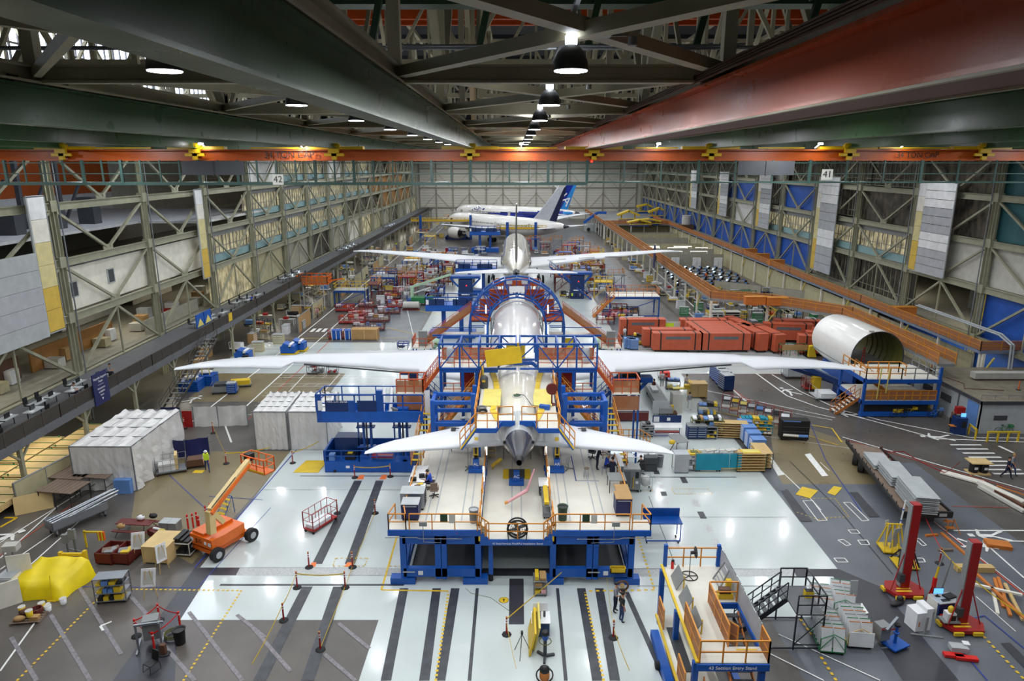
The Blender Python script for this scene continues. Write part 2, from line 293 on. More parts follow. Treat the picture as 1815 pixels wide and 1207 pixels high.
def walker(px, py, s=1.0, a=0.0, z=None):
    "painted pedestrian symbol"
    c = P(px, py); T = Matrix.Translation((c.x, c.y, ZL[0])) @ Matrix.Rotation(a, 4, 'Z') @ Matrix.Scale(s, 4)
    up(); fl.use('line_white')
    for pl in ([(-.12,.3),(.12,.3),(.12,-.35),(-.12,-.35)], [(-.1,.3),(-.5,-.05),(-.42,-.12),(-.1,.1)], [(.1,.3),(.55,.1),(.5,.02),(.1,.12)], [(-.12,-.35),(.02,-.35),(-.3,-1),(-.45,-.95)], [(.0,-.35),(.12,-.35),(.5,-.9),(.38,-1)], [(-.12,.45),(.12,.45),(.12,.7),(-.12,.7)]): fl.poly([T @ Vector((x, y, 0)) for x, y in pl])
walker(10,953,1.6,-.6); walker(1395,693,1.6,.3); walker(1500,735,1.6,1.2); walker(1655,775,1.6,1.4); walker(1745,950,1.5,1.5); walker(1740,968,1.3,-1.9); walker(345,707,1.4,-.3); walker(474,610,1.4); walker(1210,545,1.5); walker(1235,560,1.5); walker(1152,492,1.6)
for k in range(7): x = 1120+k*17; area('line_white', [(x+10,470+k*15.5),(x+18,470+k*15.5),(x+20,472+k*15.5),(x+12,472+k*15.5)])
for x in (1137,1147,1157,1202-44): area('line_white', [(x,498),(x+4,498),(x+5,499.5),(x+1,499.5)])
tag(fl.build('floor'), kind='structure')
# ================================================================ CEILING, TRUSSES
ceil = thing('ceiling', None, None); ceil['kind'] = 'structure'
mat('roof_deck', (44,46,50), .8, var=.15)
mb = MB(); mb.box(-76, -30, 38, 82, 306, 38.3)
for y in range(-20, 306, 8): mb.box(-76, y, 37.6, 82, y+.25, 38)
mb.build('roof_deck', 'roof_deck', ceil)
XL = [-32.9, -25.4, -17.9, -10.1, -2.5, 4.45, 11.0, 18.7, 26.2, 33.7, 41.2]
NY = [5.7+9.6*k for k in range(-1, 31)]
for i, x in enumerate(XL):
    mb = MB(); mb.ibeam((x, -6, 25.76), (x, 302, 25.76), .4, .36, .05); mb.build('long_chord', 'truss', ceil)
    mb = MB(); mb.bar((x, -6, 36.6), (x, 302, 36.6), .35)
    for k, y in enumerate(NY[:14]):
        mb.bar((x, y, 25.9), (x, y, 36.6), .26); a, b = (26.0, 36.5) if k % 2 else (36.5, 26.0)
        mb.bar((x, y, a), (x, y+9.6, b), .26)
    mb.build('truss_web', 'truss', ceil)
for k, y in enumerate(NY):
    mb = MB(); mb.ibeam((-41, y, 25.78), (53, y, 25.78), .3, .36, .05)
    mb.build('cross_chord', 'truss', ceil)
    if k % 2 == 0 and k < 16:
        mb = MB(); mb.bar((-41, y+5, 36.4), (53, y+5, 36.4), .3); mb.bar((-41, y+5, 29.2), (53, y+5, 29.2), .3)
        for j in range(22): xx = -41+j*4.27; mb.bar((xx, y+5, 29.2 if j%2 else 36.4), (xx+4.27, y+5, 36.4 if j%2 else 29.2), .22); mb.bar((xx, y+5, 29.2), (xx, y+5, 36.4), .18)
        mb.build('cross_truss', 'truss', ceil)
    for i in range(len(XL)-1):
        if k > (12 if i == 4 else 5): continue
        x0, x1 = XL[i], XL[i+1]; bw_ = .28 if i == 4 else .15; mb = MB(); mb.bar((x0, y, 25.85), (x1, y+9.6, 25.85), bw_, .2); mb.bar((x1, y, 25.8), (x0, y+9.6, 25.8), bw_, .2)
        mb.build('cross_brace', 'truss', ceil)
mb = MB(); mb.box(-8, 20.5, 28.2, 11, 21.2, 29.6); mb.box(-8, 20.2, 29.6, 11, 21.6, 29.7)
for x in range(-7, 11, 3): mb.bar((x, 20.4, 27.0), (x+.3, 20.4, 28.3), .18)
mb.build('air_duct', 'green_dark', ceil)
mb = MB(); mb.box(-41, 60, 35.2, 53, 60.5, 35.9); mb.box(-41, 62.5, 35.2, 53, 63, 35.9); mb.build('upper_rail', 'crane_red', ceil)
mb = MB(); mb.cyl((-41, 17.3, 26.6), (53, 17.3, 26.6), .05, n=6); mb.cyl((-3, 17.1, 26.62), (5, 17.1, 26.62), .03, n=6); mb.build('conduit', 'galv', ceil)
# underhung runway beams
def runway(x, w, name, m, label, box=False):
    t = thing(name, label, 'crane rail', (x, 0, 24.74), group=None); mb = MB(); y0, y1 = -6, 296
    if box: mb.use('crane_red').box(-w/2, y0, .0, w/2, y1, .05).box(-w/2-.06, y0, .76, w/2+.05, y1, .82).box(-w/2+.14, y0, .05, -w/2+.2, y1, .76).box(w/2-.2, y0, .05, w/2-.14, y1, .76); mb.use('maroon').box(-w/2+.08, y0, -.02, w/2-.06, y1, -.002); mb.use('truss').box(-w/2, y0, -.03, -w/2+.08, y1, -.001).box(w/2-.06, y0, -.05, w/2, y1, -.001)  # maroon plate: shade on the flange underside put into its colour
    else: mb.box(-w/2, y0, 0, w/2, y1, .045); mb.box(-w/2, y0, .76, w/2, y1, .8); mb.box(-.03, y0, .045, .03, y1, .76)
    mb.build('beam', m, t)
    for k in range(0, 30):
        for d in ((-.8, .8) if k < 15 else (0,)):
            mb = MB(); y = 5.7+9.6*k+d; mb.box(-.1, y-.12, .8, .1, y+.12, .85+.1); mb.box(-.2, y-.18, .8, .2, y+.18, .83); mb.build('hanger', 'black' if not box else 'maroon', t)
    return t
names = {-32.9: 'outermost green overhead crane rail at the left wall', -25.4: 'second green overhead crane rail from the left wall', -17.9: 'third green overhead crane rail from the left wall', -10.1: 'green overhead crane rail just left of the big green rail over the camera', -2.5: 'biggest green overhead crane rail at upper left passing close to the camera',
 11.0: 'green overhead crane rail just right of the red rail', 18.7: 'second green overhead crane rail right of the red rail', 26.2: 'third green overhead crane rail right of the red rail', 33.7: 'fourth green overhead crane rail right of the red rail', 41.2: 'outermost green overhead crane rail at the right wall'}
for x in XL:
    if x != 4.45: runway(x, .42, 'crane_rail', 'beam_green', names[x])
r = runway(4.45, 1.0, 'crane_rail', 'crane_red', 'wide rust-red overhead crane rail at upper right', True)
mb = MB()
for k in range(4): mb.bar((-.68, -6, .86+.045*k), (-.68, 296, .86+.045*k), .04, .03)
mb.build('power_rail', 'brown', r)
# ---------------------------------------------------------------- crane bridge
br = thing('bridge_crane', 'orange 34 ton bridge crane girder with yellow end trucks across the whole bay', 'crane', (6, 40, 24.06))
mb = MB()
mb.box(-47, -.3, .55, 47, .3, .62); mb.box(-47, -.3, 0, 47, .3, .06); mb.box(-47, -.04, .06, 47, .04, .55)
mb.build('girder', 'crane_orange', br)
mb = MB(); mb.box(-47, 2.2, .55, 47, 2.8, .62); mb.box(-47, 2.2, 0, 47, 2.8, .06); mb.box(-47, 2.46, .06, 47, 2.54, .55); mb.build('girder', 'crane_orange', br)
for x in XL:
    xx = x-6; mb = MB(); mb.box(xx-.3, -.55, .42, xx+.3, -.35, .95); mb.box(xx-1.6, -.3, .62, xx+1.6, .2, .78); mb.box(xx-.14, -.5, .05, xx+.14, -.34, .42); mb.box(xx-.55, -.5, .25, xx+.55, -.36, .4); mb.box(xx-.4, -.4, .62, xx+.4, 3, .72)
    mb.cyl((xx-.25,-.6,.8),(xx-.25,-.3,.8),.12); mb.cyl((xx+.25,-.6,.8),(xx+.25,-.3,.8),.12); mb.build('end_truck', 'crane_yellow', br)
for x, w in ((-22.5,4),(-13.2,3.4),(0.6,3.6),(8.0,2.4),(15,2.6),(22.5,4)):
    mb = MB(); mb.box(x-w/2-6, -.1, .66, x+w/2-6, .25, .74); mb.build('walk_plank', 'crane_yellow', br)
text('34 TON CAP', .5, 'black', br, (Q(515,276,39.95).x-6, -.31, .3)); text('34 TON CAP', .42, 'black', br, (Q(1622,274,39.95).x-6, -.31, .3))
for px_ in (330, 512, 925, 1180, 1480, 1640):
    MB().box(Q(px_,0,39.5).x-6.1, -.75, .86, Q(px_,0,39.5).x-5.9, -.55, .96).bar((Q(px_,0,39.5).x-6,-.6,.9),(Q(px_,0,39.5).x-6,0,.7),.04).build('flood_lamp', 'cap_glow', br)
    l_ = bpy.data.lights.new('flood_light', 'AREA'); l_.size = .25; l_.energy = 60 if px_ in (512, 925) else 12; l_.color = (1,.93,.8); l = bpy.data.objects.new('flood_light', l_); COL.objects.link(l); l.parent = br; l.location = (Q(px_,0,39.5).x-6, -.85, .84); l.rotation_euler = (1.0,0,0)
mb = MB(); mb.ell((Q(1048,281,39.9).x-6, -.4, -.05), .06, .06, .08); mb.build('warning_light', 'red_glow', br)
# ---------------------------------------------------------------- green catwalk below
cw = thing('catwalk', 'dark green overhead catwalk with railings below the orange crane girder', 'catwalk', (6, 39, 22.75))
mb = MB(); mb.box(-47, -.25, 0, -2.0, .5, .16); mb.build('walk_deck', 'rail_green', cw)
mb = MB(); mb.box(-2.0, -.2, .12, 47, .5, .2); mb.build('walk_deck', 'rail_green', cw)
for a, b, st in ((-47, -2, 1.05), (-2, 47, 1.6)):
    n = int((b-a)/6)
    for k in range(n):
        mb = MB(); x0 = a+(b-a)*k/n; x1 = a+(b-a)*(k+1)/n
        m = int((x1-x0)/st)
        for j in range(m+1): xx = x0+(x1-x0)*j/m; mb.bar((xx,-.2,.1),(xx,-.2,1.35),.08 if j % 4 else .14)
        mb.bar((x0,-.2,.62),(x1,-.2,.62),.05); mb.bar((x0,-.2,1.2),(x1,-.2,1.2),.05); mb.build('railing', 'rail_green', cw)
for x0, x1 in ((Q(275,0,38).x, Q(395,0,38).x), (Q(1340,0,38).x, Q(1448,0,38).x)):
    mb = MB(); mb.box(x0-6, -.3, .55, x1-6, -.26, 1.3); mb.bar(((x0+x1)/2-6,-.32,.5),((x0+x1)/2-6,-.32,1.3),.06); mb.build('panel', 'grey_dark', cw)
for s_, px, py in (('42', 493, 321), ('41', 1466, 312)):
    q = Q(px, py, 38.7); b = thing('bay_sign', 'beige bay number sign reading %s on the %s half of the green catwalk' % (s_, 'left' if s_ == '42' else 'right'), 'sign', (q.x, 38.69, q.z-.2)); mb = MB(); mb.box(-.3, 0, 0, .3, .06, .56); mb.build('plate', 'offwhite', b); text(s_, .5, 'black', b, (0, -.005, .28))
# ---------------------------------------------------------------- high bay lamps
def lamp(x, y, label):
    t = thing('high_bay_lamp', label, 'ceiling lamp', (x, y, 25.26), group='high bay lamps')
    mb = MB(); mb.lathe([(.25,0),(.252,.02),(.24,.12),(.19,.24),(.12,.32),(.08,.34)], 20); mb.v = mb.v; mb.f = mb.f[:-2] if False else mb.f
    mb.build('reflector', 'grey_dark', t)
    mb = MB(); mb.lathe([(.08,.34),(.085,.36),(.085,.46),(.05,.5)], 14); mb.build('ballast', 'cap_glow', t)
    mb = MB(); mb.lathe([(.235,-.012),(.235,-.004)], 20); mb.build('lens', 'lamp_glow', t)
    mb = MB(); mb.cyl((0,0,.5),(0,0,.72),.015,n=6); mb.build('stem', 'galv', t)
    return t
def row_name(x): return {0.8: 'centre row over the aircraft', -5.0: 'row just left of the big green rail'}.get(x, 'side row')
lb_ = bpy.data.lights.new('ballast_light', 'POINT'); lb_.energy = 45; lb_.shadow_soft_size = .12; lb_.color = (.95,.97,1)
lamp0 = None; lo = bpy.data.lights.new('lamp_light', 'AREA'); lo.shape = 'DISK'; lo.size = .46; lo.energy = LAMP_W; lo.color = (.93, .97, 1.0)
for X_, y0, st in LAMP_ROWS:
    y = y0; k = 0
    while y < 292:
        lb = 'black bell high bay lamp hanging in the %s' % row_name(X_)
        if X_ == .8 and k < 5: lb = ['largest and nearest', 'second nearest', 'third nearest', 'fourth nearest', 'fifth nearest'][k]+' glowing bell lamp of the centre row'
        if X_ == -5.0 and k < 3: lb = ['nearest', 'second nearest', 'third nearest'][k]+' glowing bell lamp left of the big green rail'
        if lamp0 is None: lamp0 = lamp(X_, y, lb); t = lamp0
        else: t = dup(lamp0, (X_, y, 25.26), label=lb)
        l = bpy.data.objects.new('lamp_light', lo); COL.objects.link(l); l.location = (X_, y, 25.23)
        if y < 100 and -20 < X_ < 28:
            l = bpy.data.objects.new('ballast_light', lb_); COL.objects.link(l); l.location = (X_, y, 25.26+.62)
        k += 1; y += st if y < 50 or st > 7 else 12.2
for X_, y0, st in LAMP_ROWS:
    mb = MB(); mb.bar((X_, 8, 25.98), (X_, 295, 25.98), .06); mb.build('lamp_conduit', 'galv', ceil)
for k in range(4):
    q = thing('ballast_box', 'grey electrical box on the roof beam beside the %s centre lamp' % ['nearest','second','third','fourth'][k], 'electrical box', (1.2, 10.6+6.1*k, 25.74)); mb = MB(); mb.box(-.18,-.12,0,.18,.12,.22); mb.build('housing', 'grey_light', q); mb = MB(); mb.bar((.18,0,.02),(.42,0,.02),.03); mb.cyl((.5,0,-.12),(.5,0,0),.07); mb.build('plug', 'grey', q)
q = tag(MB().tube([P_ for P_ in [Vector((4.6,12.2,27.6)), Vector((4.75,12,27.2)), Vector((4.7,12,26.7)), Vector((4.75,12,26.5))]], .025).tube([Vector((4.55,12.2,27.6)), Vector((4.95,12,27.0)), Vector((5.1,12,26.55))], .025).build('power_cable', 'black'), 'black cables drooping beside the top of the red crane rail', 'cable')
# ================================================================ FAR, NEAR AND OUTER WALLS
far = thing('wall_far', None, None, (0, 302, 0)); far['kind'] = 'structure'
mat('far_clad', (226,222,210), .6, var=.05, scale=.2)
mb = MB(); mb.box(-76, 0, 0, 82, .4, 38); mb.build('cladding', 'far_clad', far)
mb = MB()
for k in range(24): z = k*1.1; mb.box(-41, -.08, z, 53, 0, z+.07)
mb.build('girt', 'partition', far)
for k in range(14):
    mb = MB(); x = -41+k*7.2; mb.bar((x,-.35,0),(x,-.35,26),.4); mb.build('mullion', 'partition', far)
mb = MB()
for k in range(13):
    x = -41+k*7.2; mb.bar((x,-.3,3+8*(k%2)),(x+7.2,-.3,11-8*(k%2)),.14); mb.bar((x,-.3,12+8*(k%2)),(x+7.2,-.3,20-8*(k%2)),.14)
mb.build('wind_brace', 'partition', far)
for z in (4.6, 13, 21): mb = MB(); mb.box(-41,-.5,z,53,0,z+.5); mb.build('cross_beam', 'partition', far)
mb = MB(); mb.box(-76, -30, 0, 82, -29.5, 38); tag(mb.build('wall_near', 'offwhite'), kind='structure')
mb = MB(); mb.box(-76.5, -30, 0, -76, 306, 38); tag(mb.build('wall_left_outer', 'grey_mid'), kind='structure')
mb = MB(); mb.box(82, -30, 0, 82.5, 306, 38); tag(mb.build('wall_right_outer', 'grey_mid'), kind='structure')
# ================================================================ SIDE BUILDINGS
def office_mat(name, c1, c2, e):
    m = bpy.data.materials.new(name); m.use_nodes = True; N = m.node_tree.nodes; L = m.node_tree.links; b = N['Principled BSDF']
    tc = N.new('ShaderNodeTexCoord'); mp = N.new('ShaderNodeMapping'); mp.inputs['Scale'].default_value = (.3, .8, .45); nz = N.new('ShaderNodeTexNoise'); nz.inputs['Scale'].default_value = 1.6; nz.inputs['Detail'].default_value = 4
    L.new(tc.outputs['Object'], mp.inputs[0]); L.new(mp.outputs[0], nz.inputs['Vector']); cr = N.new('ShaderNodeValToRGB'); cr.color_ramp.elements[0].position = .3; cr.color_ramp.elements[1].position = .72
    cr.color_ramp.elements[0].color = (*lin(c1), 1); cr.color_ramp.elements[1].color = (*lin(c2), 1); L.new(nz.outputs['Fac'], cr.inputs[0]); L.new(cr.outputs[0], b.inputs['Base Color']); L.new(cr.outputs[0], b.inputs['Emission Color']); b.inputs['Emission Strength'].default_value = e; b.inputs['Roughness'].default_value = .25; MATS[name] = m
office_mat('office_glow', (104,98,78), (214,202,160), .42); office_mat('office_dim', (20,20,22), (74,68,58), .2)
LV = [0, 4.7, 10.4, 15.5, 20.5, 25.9]
YC = [30.75+15.25*k for k in range(0, 18)]
def side_frame(nm, X, sgn):
    "steel frame of one long side; sgn points into the hall"
    w = thing(nm, None, None, (X, 0, 0)); w['kind'] = 'structure'
    for k, y in enumerate(YC):
        mb = MB(); mb.bar((0,y-.22,0),(0,y-.22,26),.08 if 0 else .1,.5); mb.box(-.3,y-.3,0,.3,y-.24,26); mb.box(-.3,y+.24,0,.3,y+.3,26); mb.box(-.04,y-.24,0,.04,y+.24,26)
        for z in LV[1:]: mb.box(-.34, y-.5, z-.75, .34, y+.5, z+.2)
        mb.build('column', 'steel_beige', w)
        mb = MB(); mb.cyl((sgn*.45,y+.4,0),(sgn*.45,y+.4,25),.07,n=6); mb.build('downpipe', 'galv', w)
    for li, z in enumerate(LV[1:]):
        for k in range(len(YC)-1):
            y0, y1 = YC[k]+.3, YC[k+1]-.3; mb = MB(); mb.box(-.2,y0,z-.7,.2,y1,z-.64); mb.box(-.2,y0,z-.06,.2,y1,z); mb.box(-.03,y0,z-.64,.03,y1,z-.06); mb.build('floor_beam', 'steel_beige', w)
    for li in (1, 2, 3, 4):
        z0, z1 = LV[li], LV[li+1]-.7
        for k in range(len(YC)-1):
            y0, y1 = YC[k]+.3, YC[k+1]-.3; ym = (y0+y1)/2; mb = MB(); b = .24
            if li == 1:
                mb.bar((0,y0,z0),(0,ym,z1),b); mb.bar((0,y1,z0),(0,ym,z1),b); mb.bar((0,ym,z0),(0,ym,z1),.16)
            else: mb.bar((0,y0,z1),(0,ym-.25,z0+.3),b); mb.bar((0,y1,z1),(0,ym+.25,z0+.3),b); mb.box(-.05,ym-.8,z0,.05,ym+.8,z0+.5)
            mb.build('brace', 'steel_beige', w)
    return w
wl = side_frame('wall_left', -41, 1); wr = side_frame('wall_right', 53, -1)
def panel(w, sgn, y0, y1, z0, z1, m, name='wall_panel', off=.5, win=None, seams=True):
    "cladding bay panel behind the frame"
    mb = MB(); x = -sgn*off; mb.box(min(x, x-sgn*.15), y0, z0, max(x, x-sgn*.15), y1, z1); mb.build(name, m, w)
    if win:
        mb = MB(); n = max(2, int((y1-y0)/1.25))
        for k in range(n+1): yy = y0+(y1-y0)*k/n; mb.bar((x+sgn*.05,yy,z0),(x+sgn*.05,yy,z1),.09)
        mb.bar((x+sgn*.05,y0,z0+.95),(x+sgn*.05,y1,z0+.95),.08); mb.bar((x+sgn*.05,y0,z1),(x+sgn*.05,y1,z1),.12); mb.bar((x+sgn*.05,y0,z0),(x+sgn*.05,y1,z0),.12)
        mb.build('window_frame', win, w)
def bay(w, sgn, k, li, kind, half=None):
    y0, y1 = YC[k], YC[k+1]; z0, z1 = LV[li], LV[li+1]-.65
    if half == 0: y1 = (y0+y1)/2
    if half == 1: y0 = (y0+y1)/2
    if kind == 'win':
        panel(w, sgn, y0, y1, z0+.1, z0+1.1, 'win_sill', 'sill_panel', .45); panel(w, sgn, y0, y1, z0+1.1, z0+3.6, 'office_glow', 'window_pane', .9, win='grey'); panel(w, sgn, y0, y1, z0+3.6, z1, 'grey', 'fascia', .5)
    elif kind == 'dim': panel(w, sgn, y0, y1, z0+.1, z1, 'office_dim', 'window_pane', 1.5, win='steel_beige')
    elif kind: panel(w, sgn, y0, y1, z0, z1, kind)
mat('win_sill', (128,160,164), .5)
# left: bay index k -> Y from YC[k]; k=2 is Y 61
for k in range(0, 4): panel(wl, 1, YC[k], YC[k+1], 10.5, 14.5, 'cream' if k < 3 else 'cream', 'wall_panel', .5)
for y, z in ((63.2, 12.4), (69.4, 12.7)):
    mb = MB(); mb.box(.0, -.5, -.65, .06, .5, .65); o = mb.build('small_window', 'grey_dark', wl, (-.5, y, z)); mb = MB(); mb.bar((.05,-.55,-.7),(.05,.55,-.7),.1); mb.bar((.05,-.55,.7),(.05,.55,.7),.1); mb.bar((.05,-.55,-.7),(.05,-.55,.7),.1); mb.bar((.05,.55,-.7),(.05,.55,.7),.1); mb.build('window_frame', 'grey_light', o)
spec = {4: {2: 'win', 3: None}, 5: {2: 'win', 3: 'win', 4: 'white_matt'}, 6: {2: 'win', 3: 'win', 4: 'win'}, 7: {2: 'win', 3: 'win', 4: 'win'}, 8: {2: 'win', 3: 'win', 4: 'white_matt'}, 9: {2: 'dim', 3: 'win', 4: 'win'},
 10: {2: 'dim', 3: 'win', 4: 'win'}, 11: {2: 'dim', 3: 'brass_wall', 4: 'dim'}, 12: {2: 'brass_wall', 3: 'brass_wall', 4: 'dim'}, 13: {2: 'brass_wall', 3: 'brass_wall', 4: 'brass_wall'}, 14: {2: 'brass_wall', 3: 'brass_wall', 4: 'dim'}, 15: {2: 'brass_wall', 3: 'dim', 4: 'dim'}, 16: {2: 'dim', 3: 'dim', 4: 'dim'}}
for k, d in spec.items():
    for li, kd in d.items(): bay(wl, 1, k, li, kd)
for k, (y0, y1, m_) in enumerate(((46,60,'brown'),(61.5,75,'brass_wall'),(76.5,90,'partition'),(92,105,'partition'))):
    panel(wl, 1, y0, y1, 4.7, 6.3 if k > 1 else 6.8, m_, 'low_partition', 1.6 if k > 1 else 4.5); panel(wl, 1, y0+1, y1-1, 4.7, 7.6, 'cream' if k != 2 else 'offwhite', 'inner_wall', 12)
    for j in range(5): MB().box(-3-.9*(j%3)-1.4, y0+1.5+2.6*j, 4.7, -3-.9*(j%3), y0+2.6+2.6*j, 5.6+.35*(j%3)).build('office_unit', ['offwhite','cardboard','grey_light','red' if k == 2 else 'beige','white'][j], wl)
for k in range(1, 17): bay(wl, 1, k, 1, ['partition', 'office_dim', 'partition', 'cream', 'office_glow', 'beige'][k % 6] if k > 3 else None)
for k in range(0, 17): panel(wl, 1, YC[k], YC[k+1], 0, 3.9, 'beige' if k % 4 else 'partition', 'lower_wall', 2.6)
# inner building, roofs and back wall on the left
mb = MB(); mb.box(-30, 20, -.1, -.8, 300, 0); mb.build('mezzanine_floor', 'partition', wl, (0,0,10.4)); mb = MB(); mb.box(-30, 20, -.1, -.8, 300, 0); mb.build('mezzanine_floor', 'partition', wl, (0,0,4.6))
mb = MB(); mb.box(-30, 60, 0, -9, 91.5, .3); mb.box(-30, 91.5, 0, -.35, 117, .3); mb.build('white_roof', 'white_matt', wl, (0,0,16.1))
for y0, y1, m, z0, z1 in ((20,50,'grey_dark',4.7,30),(50,62,'brass_wall',16,21),(62,84,'offwhite',16,26),(84,93,'blue_wall',16,26),(93,104,'orange_wall',19,26),(93,122,'white_matt',16,19),(104,122,'orange_wall',19,26),(122,300,'offwhite',4.7,30),(20,122,'grey_dark',26,38),(20,122,'grey_mid',4.7,16)):
    mb = MB(); mb.box(-30, y0, z0, -29.6, y1, z1); mb.build('back_wall', m, wl)
for k in range(6):   # dark machinery frames behind the open storey
    mb = MB(); y = 52+7*k; mb.box(-14, y, 16, -12, y+1.6, 18.5+.6*(k%3)); mb.bar((-16,y,15.6),(-16,y,26),.5); mb.bar((-16,y,16),(-16,y+5,22),.3); mb.build('roof_plant', 'grey_dark', wl)
for k in range(5): mb = MB(); mb.box(-12, 52+9*k, 10.6, -6, 58+9*k, 12.2+.5*(k%2)); mb.build('plant_box', 'grey_mid', wl)
# daylight clerestory high on the left
for k in range(7):
    w = thing('window_%d' % (k+1), None, None, (-41, 44+7.6*k, 27.4)); w['kind'] = 'structure'
    mb = MB(); mb.box(-.1, .1, 0, 0, 7.4, 10); mb.build('glass', 'win_day', w); mb = MB()
    for j in range(7): mb.bar((.1, .1+1.2*j, 0), (.1, .1+1.2*j, 10), .14)
    for j in range(4): mb.bar((.1, 0, 3*j), (.1, 7.5, 3*j), .16)
    mb.build('window_frame', 'grey', w)
    al = bpy.data.lights.new('daylight', 'AREA'); al.shape = 'RECTANGLE'; al.size = 7; al.size_y = 8.5; al.energy = 500; al.color = (.85,.92,1)
    l = bpy.data.objects.new('daylight', al); COL.objects.link(l); l.location = (-40.6, 47.8+7.6*k, 33); l.rotation_euler = (0, -PI/2, 0)
# lit rooms behind the frames (lamps the offices have)
for X_, sg in ((-41, -1), (53, 1)):
    for zz in (4.2, 9.8, 14.8):
        for k in range(9):
            y = 50+27*k; al = bpy.data.lights.new('office_lamp', 'AREA'); al.shape = 'RECTANGLE'; al.size = 1; al.size_y = 12; al.energy = 260; al.color = (1, .93, .76)
            l = bpy.data.objects.new('office_lamp', al); COL.objects.link(l); l.location = (X_+sg*(5 if zz > 5 else -2), y, zz-.5)
# ---- left walkway deck on posts
dk = thing('mezzanine_walkway', 'long grey walkway deck with dark mesh railing along the left wall', 'walkway', (-38.3, 0, 0))
mb = MB(); mb.box(-2.4, 36, 4.3, 2.9, 300, 4.62); mb.box(2.75, 36, 4.1, 2.95, 300, 4.7); mb.build('deck', 'grey_mid', dk)
for k in range(18):
    mb = MB(); y0 = 36+14*k; rail(mb, [(2.85,y0,4.7),(2.85,y0+14,4.7)], 1.1, .03, 2.0, mid=False); mb.build('railing', 'rail_dark', dk)
    mb = MB(); mb.box(2.83, y0, 4.75, 2.86, y0+14, 5.75); mb.build('mesh_panel', 'mesh_dark', dk)
for k in range(35):
    y = 38+7.62*k; mb = MB(); mb.bar((2.5,y,0),(2.5,y,4.2),.28); mb.bar((2.5,y,3),(2.5,y-1.3,4.2),.14); mb.bar((2.5,y,3),(2.5,y+1.3,4.2),.14); mb.box(2.2,y-.3,0,2.8,y+.3,.04); mb.build('post', 'steel_beige', dk)
def stairs(mb, p, q, w, n=14, m1='grey', m2='rail_dark', rails=True, axis='y'):
    "straight flight from p (low) to q (high)"
    p = Vector(p); q = Vector(q); side = Vector((1,0,0))*(w/2) if axis == 'y' else Vector((0,1,0))*(w/2)
    mb.use(m1)
    for i in range(n):
        c = p.lerp(q, (i+.5)/n); c.z = p.z+(q.z-p.z)*(i+1)/n
        dx, dy = (w, .26) if axis == 'y' else (.26, w); mb.cb(c, dx, dy, .04)
    mb.use(m2)
    for s_ in (-1, 1):
        a, b = p+side*s_, q+side*s_; mb.bar(a, b, .06, .26)
        if rails:
            u = Vector((0,0,1.0)); mb.bar(a+u, b+u, .05); mb.bar(a+u*.55, b+u*.55, .04)
            for i in range(6): c = a.lerp(b, i/5); mb.bar(c, c+u, .045)
def stair_thing(label, loc_p, loc_q, w, m1, m2, axis='y', n=16, grp=None):
    p = Vector(loc_p); q = Vector(loc_q); t = thing('staircase', label, 'stairs', (p.x, p.y, p.z), group=grp); d = q-p
    mb = MB(); stairs(mb, (0,0,0), d, w, n, m1, m2, False, axis); mb.build('flight', None, t)
    side = Vector((1,0,0))*(w/2) if axis == 'y' else Vector((0,1,0))*(w/2)
    for s_ in (-1, 1):
        mb = MB(); a = side*s_; u = Vector((0,0,1)); mb.bar(a+u, a+d+u, .05); mb.bar(a+u*.55, a+d+u*.55, .04)
        for i in range(6): c = a+d*(i/5); mb.bar(c, c+u, .045)
        mb.build('handrail', m2, t)
    return t
a_ = P(345, 590, 4.7); b_ = P(293, 716, 0)
stair_thing('grey steel staircase from the left walkway to the floor beside the wingtip', (-34.4, 63.5, 0), (-34.4, 75, 4.6), 1.3, 'grey', 'rail_dark')
stair_thing('far grey steel staircase from the left walkway, beyond the second aircraft wing', (-34.4, 160, 0), (-34.4, 178, 4.6), 1.4, 'grey', 'rail_dark')
sg = thing('hanging_sign', 'navy sign board with white lettering hanging from the left walkway railing', 'sign', (-35.27, 55.2, 4.0))
mb = MB(); mb.box(-.04,-1.05,0,.04,1.05,2.75); mb.bar((-.1,0,2.6),(-.3,0,1.6),.05); mb.build('board', 'navy', sg)
sgr = (PI/2, 0, PI/2)
# board faces the hall (+X); lettering is read from the hall
for s_, z, sz in (('Shipside Support', 2.3, .27), ('Team', 1.98, .27), ('Assistance', 1.38, .25), ('available', 1.08, .25), ('here', .78, .25)): text(s_, sz, 'white', sg, (.045, 0, z), sgr)
mb = MB(); mb.box(.04,-.4,1.68,.05,.4,1.7); mb.slab([(.05,-.12,.55),(.05,.12,.5),(.05,-.02,.3)], .005); mb.build('rule', 'white', sg)
